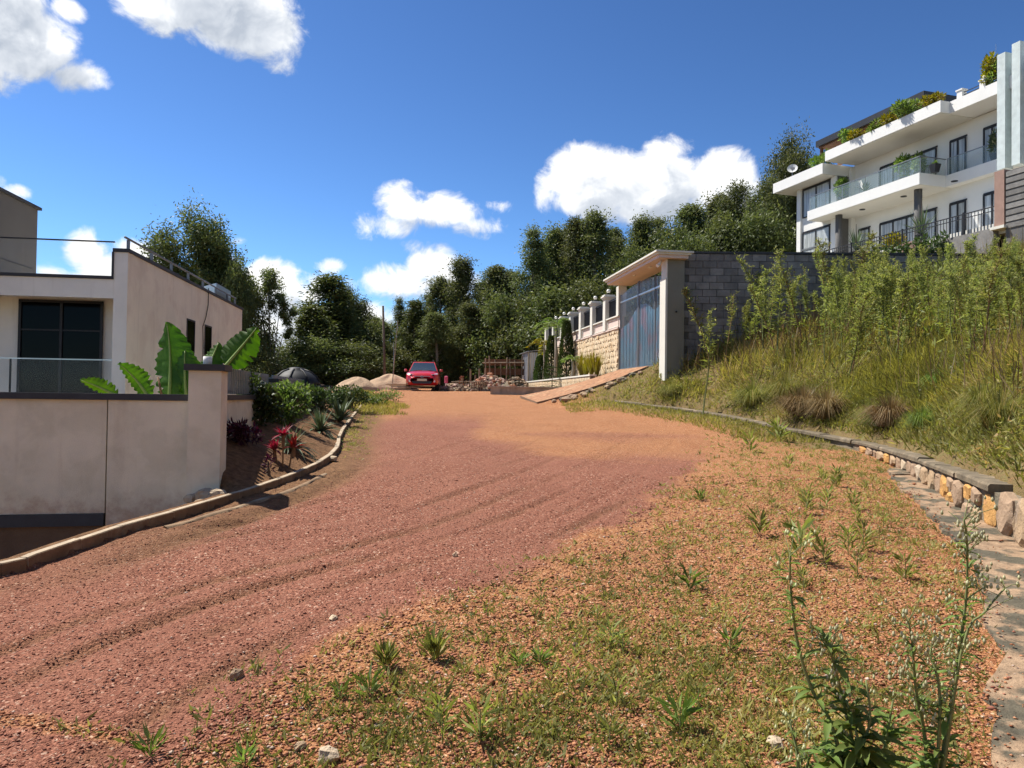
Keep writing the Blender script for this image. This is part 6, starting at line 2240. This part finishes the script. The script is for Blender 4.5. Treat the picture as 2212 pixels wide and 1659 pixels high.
# dry upright stalks among it
n = 22000
x = rg.uniform(5.0, 22.0, n)
y = rg.uniform(5, 24.6, n)
u = 512 + F_PX * x / y
d = bank_d(x, y)
ok = (u > 680) & (u < 1700) & (d > .9) & (rg.random(n) < .35 + .8 * fbm(x, y, .4, 2, 90))
x, y, d = x[ok], y[ok], d[ok]
n = len(x)
hh = rg.uniform(.5, 1.25, n)
tag(put('dry_stalks', leaves_mesh('dry_stalks', np.stack([x, y, Hg(x, y)], -1), rg.normal(size=(n, 3)) * .22 + np.array([0, 0, 1.0]), hh, .016, np.clip(.4 + .3 * rg.normal(size=n), 0, 1), L['dry'], rng=rg, mid=.5)), 'thin dry brown stalks standing among the bank weeds', 'stalks', kind='stuff')
# leafy undergrowth between the tall weeds
n = 90000
x = rg.uniform(6.0, 22.0, n)
y = rg.uniform(5.5, 24.8, n)
u = 512 + F_PX * x / y
d = bank_d(x, y)
ok = (u > 700) & (u < 1700) & (d > 1.3)
x, y, u, d = x[ok], y[ok], u[ok], d[ok]
ok = (rg.random(len(x)) < np.interp(u, [700, 820, 1000], [.12, .55, 1.0]) * np.clip(.2 + 1.5 * fbm(x, y, .5, 3, 95), 0.03, 1) * sstep(1.3, 4, d))
x, y = x[ok], y[ok]
n = len(x)
tag(put('undergrowth', leaves_mesh('undergrowth', np.stack([x, y, Hg(x, y) + rg.random(n) * np.clip((403 - 262) / F_PX * y + 1.6 - Hg(x, y), .1, 1.0)], -1), unit(rg.normal(size=(n, 3))) + np.array([0, 0, .6]), rg.uniform(.10, .26, n), rg.uniform(.025, .05, n), np.clip(.4 + .25 * rg.normal(size=n), 0, 1), L['weed'], rng=rg)), 'green leafy undergrowth between the tall weeds', 'undergrowth', kind='stuff')

# low broad-leaved herbs all over the bank
n = 130000
x = rg.uniform(2.5, 22.0, n)
y = rg.uniform(4.5, 25.0, n)
u = 512 + F_PX * x / y
d = bank_d(x, y)
cl = fbm(x, y, .8, 3, 180)
ok = (u > 545) & (u < 1100) & (d > .15) & (rg.random(n) < np.clip(.12 + 1.3 * cl, 0.02, .8))
x, y, d, cl = x[ok], y[ok], d[ok], cl[ok]
n = len(x)
tag(put('bank_herbs', leaves_mesh('bank_herbs', np.stack([x, y, Hg(x, y) + rg.random(n) * (.10 + .35 * np.clip(cl + .2, 0, 1))], -1), unit(rg.normal(size=(n, 3))) + np.array([-.2, 0, .5]), rg.uniform(.05, .12, n), rg.uniform(.018, .04, n), np.clip(.45 + .8 * fbm(x, y, .6, 3, 185) + .25 * rg.normal(size=n), 0, 1), L['herb'], rng=rg)), 'patches of low leafy herbs among the bank grass', 'herbs', kind='stuff')
print('herbs', n)

# lush yellow-green growth just above the coping
n = 120000
y = rg.uniform(4.0, 20, n)
x = rg.uniform(3.0, 9.5, n)
d = bank_d(x, y)
u = 512 + F_PX * x / y
cl = fbm(x, y, 1.1, 3, 190)
ok = (d > .20) & (d < 1.9) & (u > 700) & (u < 1090) & (rg.random(n) < np.clip(.35 + 1.2 * cl, .05, 1))
x, y, d, cl = x[ok], y[ok], d[ok], cl[ok]
n = len(x)
hh_ = (.04 + .30 * np.clip(cl + .35, 0, 1)) * sstep(.1, .7, d)
tag(put('wall_top_weeds', leaves_mesh('wall_top_weeds', np.stack([x, y, Hg(x, y) + rg.random(n) * hh_], -1), unit(rg.normal(size=(n, 3))) + np.array([-.25, -.1, .55]), rg.uniform(.04, .11, n), rg.uniform(.010, .024, n), np.clip(.5 + .9 * fbm(x, y, .9, 3, 195) + .25 * rg.normal(size=n), 0, 1), L['herb'], rng=rg)), 'yellow-green weeds growing along the top of the stone retaining wall', 'weeds', kind='stuff')
print('walltop', n)

# creeper over the terrace wall
n = 15000
yl = rg.uniform(-4, 11, n)
zz = rg.uniform(5.2, 9.25, n)
xx = -2.45 - rg.random(n) ** 2 * .7
c_, s_ = math.cos(HT), math.sin(HT)
pos = np.stack([HO.x + xx * c_ - yl * s_, HO.y + xx * s_ + yl * c_, zz], -1)
tag(put('wall_creeper', leaves_mesh('wall_creeper', pos, rg.normal(size=(n, 3)) + np.array([-.4, -.2, -.3]), rg.uniform(.14, .34, n), rg.uniform(.07, .14, n), rg.random(n) * .7, L['hedge'], rng=rg)), 'dark creeper hanging over the terrace wall of the white house', 'creeper', kind='stuff')

# ------------------------------------------------------------------ weeds in the gravel
def gravel_mask(x, y):
    dk, _ = pl_dist(x, y, KERB_L)
    de, _ = pl_dist(x, y, EDGE)
    dr, _ = pl_dist(x, y, ROAD_R)
    return dk, de, dr


slab_x = lambda y: np.interp(y, ed[:, 0], ed[:, 1], right=9.0)
n = 150000
y = 2.3 + 20 * rg.random(n) ** 1.7
x = (rg.uniform(60, 1060, n) - 512) / F_PX * y
dk, de, dr = gravel_mask(x, y)
cov = fbm(x, y, 1.1, 4, 120) + .55 * fbm(x, y, 3.6, 2, 125)
inside = sstep(-.35, .9, -dr)                   # how far into the weedy gravel
want = .24 * inside + .42 * sstep(-.02, .50, cov + .30 * inside - .40 + .55 * sstep(2.0, .4, de) * sstep(4, 7, y) + .04 * sstep(6, 2.5, y)) * (inside > .02)
edge_l = sstep(.7, .1, -dk) * sstep(11, 16, y) * .8
ok = (de > .12) & (dk < -.06) & (rg.random(n) < np.maximum(want, edge_l) * np.clip(11.0 / y, .35, 1)) & ((x < slab_x(y) + .10 * rg.normal(size=n)) | (y > 11.2))
x, y = x[ok], y[ok]
m = 5
n = len(x)
sp = .03 + .02 * rg.random((n, 1))
px = np.repeat(x, m) + rg.normal(size=n * m) * .022
py = np.repeat(y, m) + rg.normal(size=n * m) * .022
big = np.repeat(.55 + .9 * rg.random(n) ** 2, m) * np.clip(1 + (np.repeat(y, m) - 6) * .04, 1, 1.8)
dirs = rg.normal(size=(n * m, 3)) * np.array([.9, .9, .4]) + np.array([0, 0, .75])
rn = np.clip(np.repeat(.40 + .9 * fbm(x, y, 1.3, 3, 140), m) + .2 * rg.normal(size=n * m), 0, 1)
tag(put('gravel_weeds', leaves_mesh('gravel_weeds', np.stack([px, py, Hg(px, py) - .003], -1), dirs, .038 * big * rg.uniform(.5, 1.6, n * m), .008 * big * rg.uniform(.6, 1.6, n * m), rn, L['sprig'], rng=rg, fold=.06)), 'low sprigs of weed and grass scattered through the orange gravel', 'weeds', kind='stuff')
print('sprigs', n * m)
# short grass of the verge left of the ramp and beside the car
n = 130000
y = rg.uniform(15, 38, n)
x = rg.uniform(-8, 6.5, n)
dk, de, dr = gravel_mask(x, y)
ok = (((de > -1.2) & (de < 1.5 - .5 * fbm(x, y, .6, 3, 150)) & (y < 26)) | ((dk < .8) & (-dk < 1.3 + .5 * fbm(x, y, .6, 2, 155)) & (y > 21)) | ((x > 1.8) & (x < 5.0) & (y > 23) & (y < 27.55 - (x - .95) * .4416))) & (rg.random(n) < .85)
x, y = x[ok], y[ok]
n = len(x)
tag(put('verge_grass', leaves_mesh('verge_grass', np.stack([x, y, Hg(x, y) - .01], -1), rg.normal(size=(n, 3)) * .5 + np.array([0, 0, 1]), rg.uniform(.05, .16, n), .018, np.clip(.5 + .6 * fbm(x, y, .5, 3, 160) + .2 * rg.normal(size=n), 0, 1), L['grass'], rng=rg)), 'short olive grass on the verges beside the ramp and the car', 'grass', kind='stuff')
print('verge', n)

# ------------------------------------------------------------------ single plants in the gravel
def seedling(u, v, h, seed, label, lm, nl=26, leaf=.5, spread=.6):
    p = Gp(u, v)
    rg_ = np.random.default_rng(seed)
    t = thing('small_weed', label, 'weed', (p.x, p.y, Hz(p.x, p.y) - .01), 0, 'small weeds in the gravel')
    tt = rg_.uniform(.05, 1, nl)
    th = np.arange(nl) * 2.4
    el = rg_.uniform(.3, 1.1, nl)
    pos = np.stack([.01 * np.cos(th), .01 * np.sin(th), tt * h * .6], -1)
    dr = np.stack([np.cos(th) * np.cos(el) * spread * 1.6, np.sin(th) * np.cos(el) * spread * 1.6, np.sin(el)], -1)
    put('leaves', leaves_mesh('leaves', pos, dr, h * leaf * rg_.uniform(.6, 1.2, nl), h * leaf * .14, np.clip(.45 + .25 * rg_.normal(size=nl), 0, 1), lm, rng=rg_, fold=.06), t)
    MB().tube([(0, 0, -.02), (0, 0, h * .6)], [.004, .002], 5).build('stem', M['stem'], t)


SEED = [(369, 694, .12, 'bright', 'bright green grass tuft alone at lower left of the weedy gravel'), (301, 706, .07, 'bright', 'tiny bright seedling left of the bright green tuft'),
        (340, 697, .08, 'bright', 'tiny bright seedling immediately left of the bright green tuft'), (434, 660, .14, 'tuft', 'thin grass tuft above the bright green tuft'),
        (386, 668, .12, 'tuft', 'thin olive grass tuft up and left of the thin grass tuft'), (463, 672, .09, 'weed', 'small leafy weed in the lower centre of the gravel'),
        (520, 668, .08, 'bright', 'small upright seedling in the lower centre, left of a pair'), (540, 664, .10, 'bright', 'small upright seedling in the lower centre, right of a pair'),
        (610, 648, .18, 'weed', 'slim upright weed right of centre in the gravel'), (552, 680, .10, 'weed', 'pale leafy weed below the pair of seedlings'),
        (690, 590, .16, 'bright', 'green tuft in mid gravel left of the tall thin weeds'), (760, 535, .30, 'weed', 'thin leafy weed in mid gravel, left one near the wall'),
        (800, 560, .38, 'weed', 'tall thin leafy weed in mid gravel near the slab'), (823, 565, .26, 'weed', 'dark leafy weed right beside the tall thin one near the slab'),
        (905, 580, .24, 'weed', 'thin weed beside the middle of the drain slab'), (778, 442, .55, 'weed', 'leafy green weed against the coping where the wall begins'),
        (750, 452, .40, 'weed', 'green weed beside the road left of the coping weed'), (700, 500, .14, 'bright', 'small green weed at the edge of the orange gravel'),
        (245, 765, .09, 'bright', 'small grass sprig at the very bottom left of centre'), (150, 758, .10, 'bright', 'grass sprig on the bottom edge of the red road'),
        (610, 740, .12, 'weed', 'broad leafy weed at bottom centre'), (680, 730, .16, 'bright', 'green leafy weed at bottom right of centre'),
        (480, 740, .20, 'weed', 'dark upright sprig at bottom centre-left'), (440, 725, .18, 'weed', 'slim feathery sprig at bottom left of centre'),
        (730, 650, .12, 'bright', 'small green weed below the tall thin weeds')]
for i, (u, v, h, lm, lab) in enumerate(SEED):
    seedling(u, v, h * 1.15, 900 + i, lab, L[lm], 26 if lm != 'tuft' else 60, .75 if lm != 'weed' else .5, .35 if lm == 'tuft' else .6)

rq = random.Random(8)
for i in range(26):
    u_, v_ = rq.uniform(770, 905), rq.uniform(462, 590)
    if u_ > 850 + (v_ - 462) * .75:
        continue
    seedling(u_, v_, rq.uniform(.16, .42), 960 + i, 'thin young weed in the cluster beside the drain slab', L['weed'], 30, .32, .5)
for i in range(22):
    seedling(rq.uniform(430, 800), rq.uniform(600, 750), rq.uniform(.08, .2), 1000 + i, 'thin sprig scattered in the weedy gravel of the lower right', L['weed'], 16, .40, .45)

# ------------------------------------------------------------------ the tall foreground weeds at the lower right
def big_weed(label, base_u, base_v, Y, stems, seed):
    """stems: list of (points in picture coordinates, leafy?, flower?)"""
    rg_ = np.random.default_rng(seed)
    b = P(base_u, base_v, Y)
    zb = Hz(b.x, Y) - .02
    t = thing('flowering_weed', label, 'weed', (b.x, Y, zb))
    for si, (pts, leafn, ll, flw) in enumerate(stems):
        q = [Vector((0, 0, 0))]
        for j, (uu, vv) in enumerate(pts):
            w = P(uu, vv, Y + .05 * math.sin(si * 2 + j))
            q.append(Vector((w.x - b.x, w.y - Y, w.z - zb)))
        pa = resample(np.array([tuple(v) for v in q]), .03)
        n = len(pa)
        MB().tube([tuple(p) for p in pa], list(np.linspace(.0085, .003, n)), 6).build('stem', M['stem'], t, smooth=True)
        tt = rg_.uniform(.02, 1, leafn) ** (.9)
        ii = (tt * (n - 1)).astype(int)
        th = np.arange(leafn) * 2.4
        el = rg_.uniform(-.1, .9, leafn)
        dr = np.stack([np.cos(th) * np.cos(el), np.sin(th) * np.cos(el), np.sin(el)], -1)
        # curved leaves, two joined pieces each
        lv = ll * rg_.uniform(.55, 1.15, leafn) * (1.15 - .65 * tt)
        V, Q, A = [], [], []
        for kk in range(leafn):
            p0 = Vector(pa[ii[kk]])
            dd = Vector(dr[kk])
            sd = dd.cross(Vector((0, 0, 1))).normalized()
            up = sd.cross(dd).normalized()
            bb = len(V)
            for s_, ww in ((0, .25), (.3, .9), (.6, 1.0), (.85, .55), (1.0, .05)):
                c = p0 + dd * lv[kk] * s_ - Vector((0, 0, 1)) * lv[kk] * .35 * s_ * s_
                w = lv[kk] * .11 * ww
                V += [tuple(c - sd * w + up * w * .5), tuple(c), tuple(c + sd * w + up * w * .5)]
                A += [.3 + .4 * rg_.random()] * 3
            for s_ in range(4):
                o_ = bb + s_ * 3
                Q += [(o_, o_ + 1, o_ + 4, o_ + 3), (o_ + 1, o_ + 2, o_ + 5, o_ + 4)]
        put('leaves', np_mesh('leaves', V, Q, L['bright'], smooth=True, attrs={'rnd': ('FLOAT', A)}), t)
        if flw:
            # spray of short branches carrying cream buds
            mbs, PV, PQ, PA = MB(), [], [], []
            for kk in range(flw):
                s_ = rg_.uniform(.55, 1.0) if kk > 3 else 1.0
                p0 = Vector(pa[int(s_ * (n - 1))])
                a_ = rg_.uniform(0, 2 * PI)
                l_ = rg_.uniform(.03, .11)
                e_ = p0 + Vector((math.cos(a_) * l_ * .8, math.sin(a_) * l_ * .8, l_ * rg_.uniform(.2, .9)))
                mbs.tube([tuple(p0), tuple((p0 + e_) / 2 + Vector((0, 0, .004))), tuple(e_)], [.0016, .0013, .001], 4)
                for _ in range(rg_.integers(1, 4)):
                    c = e_ + Vector(rg_.normal(size=3)) * .010
                    bb = len(PV)
                    r_ = rg_.uniform(.0035, .0065)
                    prof = [(.4, -.9), (1.0, -.2), (.85, .5), (.35, 1.2)]
                    for rr, zz in prof:
                        for g_ in range(6):
                            PV.append((c.x + math.cos(g_ * PI / 3) * rr * r_, c.y + math.sin(g_ * PI / 3) * rr * r_, c.z + zz * r_ * 1.5))
                            PA.append(.2 if zz < 0 else .9)
                    for z_ in range(3):
                        PQ += [(bb + z_ * 6 + g_, bb + z_ * 6 + (g_ + 1) % 6, bb + z_ * 6 + 6 + (g_ + 1) % 6, bb + z_ * 6 + 6 + g_) for g_ in range(6)]
            tag(mbs.build('flower_stalks', M['stem'], t), kind='stuff')
            tag(put('buds', np_mesh('buds', PV, PQ, L['bud'], smooth=True, attrs={'rnd': ('FLOAT', PA)}), t), kind='stuff')


big_weed('large leafy foreground weed with one tall bent stem at the lower right', 860, 812, 2.45,
         [([(835, 735), (812, 690), (797, 640), (791, 590), (790, 556)], 80, .12, 10), ([(855, 760), (843, 700), (830, 650), (824, 640)], 64, .17, 46),
          ([(862, 780), (858, 740), (846, 700)], 70, .24, 0), ([(872, 785), (885, 745), (893, 700)], 50, .19, 6), ([(850, 790), (835, 765), (822, 750)], 36, .22, 0), ([(858, 770), (870, 720), (866, 680)], 44, .20, 0)], 1)
big_weed('tall flowering foreground weed with cream buds beside the drain slab', 932, 815, 2.5,
         [([(945, 740), (955, 680), (966, 600), (967, 545), (964, 520)], 90, .11, 70), ([(925, 740), (916, 690), (912, 640), (908, 622)], 80, .12, 60), ([(962, 650), (985, 612), (1005, 588)], 26, .07, 16), ([(940, 700), (930, 655), (935, 640)], 44, .09, 30)], 2)
big_weed('small flowering weed at the bottom edge left of the large leafy weed', 800, 800, 2.6,
         [([(798, 760), (790, 722)], 34, .10, 14), ([(806, 770), (815, 745)], 26, .10, 8)], 3)

# ------------------------------------------------------------------ loose gravel
n = 95000
y = 2.35 + 8.2 * rg.random(n) ** 2.0
x = (rg.uniform(-30, 1060, n) - 512) / F_PX * y
dk, de, dr = gravel_mask(x, y)
ok = (dk < -.07) & (de > .10) & ((x < slab_x(y) + .09 * rg.normal(size=n)) | (rg.random(n) < .05)) & ((dr < 0) | (rg.random(n) < .6))
x, y, dr = x[ok], y[ok], dr[ok]
n = len(x)
sz = .0060 + .0095 * rg.random(n) ** 2.5 + (rg.random(n) > .985) * .012 * rg.random(n)
sz = sz * np.clip(.75 + y * .05, .8, 1.25) * np.where(dr > 0, .62, .95)
oct_v = np.array([[1, 0, 0], [.1, .95, .05], [-1, .1, 0], [0, -1, .05], [.1, .05, .8], [0, 0, -.7], ])
oct_f = np.array([[0, 1, 4], [1, 2, 4], [2, 3, 4], [3, 0, 4], [1, 0, 5], [2, 1, 5], [3, 2, 5], [0, 3, 5]])
a = rg.uniform(0, 2 * PI, n)
V = oct_v[None] * (1 + .35 * rg.uniform(-1, 1, (n, 6, 3))) * sz[:, None, None] * np.stack([rg.uniform(.8, 1.5, n), rg.uniform(.7, 1.1, n), rg.uniform(.5, .9, n)], -1)[:, None, :]
ca, sa = np.cos(a)[:, None], np.sin(a)[:, None]
V = np.stack([V[..., 0] * ca - V[..., 1] * sa, V[..., 0] * sa + V[..., 1] * ca, V[..., 2]], -1)
V = V + np.stack([x, y, np.where(x > slab_x(y), road_z(y) + .04, Hg(x, y)) + sz * .25], -1)[:, None, :]
Q = (oct_f[None] + (np.arange(n) * 6)[:, None, None]).reshape(-1, 3)
redw = sstep(-.35, .25, dr + .35 * fbm(x, y, .8, 4, 40) * 1.1)
tone = rg.random(n)
c_red = np.stack([.15 + .205 * tone, .053 + .098 * tone, .033 + .064 * tone], -1)
c_org = np.stack([.22 + .27 * tone, .080 + .155 * tone, .036 + .085 * tone], -1)
c_org = np.where((rg.random(n) > .72)[:, None], c_red, c_org)
col = c_red * redw[:, None] + c_org * (1 - redw)[:, None]
pale = (rg.random(n) > .965)[:, None]
col = np.where(pale, np.array([.58, .44, .34]) * rg.uniform(.6, 1.05, (n, 1)), col)
grey = (rg.random(n) > .975)[:, None]
col = np.where(grey, np.array([.16, .10, .085]), col)
M['gravel'] = bpy.data.materials.new('loose_gravel')
M['gravel'].use_nodes = True
_q = G(M['gravel'].node_tree)
_at = _q.new('ShaderNodeAttribute', attribute_name='tone')
_bs = M['gravel'].node_tree.nodes['Principled BSDF']
_q.put(_bs.inputs['Base Color'], _at.outputs['Color'])
_bs.inputs['Roughness'].default_value = .9
_bs.inputs['Specular IOR Level'].default_value = .2
me = np_mesh('loose_gravel', V.reshape(-1, 3), Q, M['gravel'], attrs={'tone': ('FLOAT_COLOR', np.repeat(np.concatenate([col, np.ones((n, 1))], 1), 6, axis=0))})
tag(put('loose_gravel', me), 'loose red and orange gravel lying on the road and verge', 'gravel', kind='stuff')
print('gravel', n)

# ------------------------------------------------------------------ render settings
S.cycles.max_bounces = 6
S.cycles.diffuse_bounces = 3
S.cycles.glossy_bounces = 3
S.cycles.transmission_bounces = 4
S.cycles.transparent_max_bounces = 12
S.cycles.caustics_reflective = False
S.cycles.caustics_refractive = False
S.cycles.use_adaptive_sampling = True
S.cycles.adaptive_threshold = 0.02
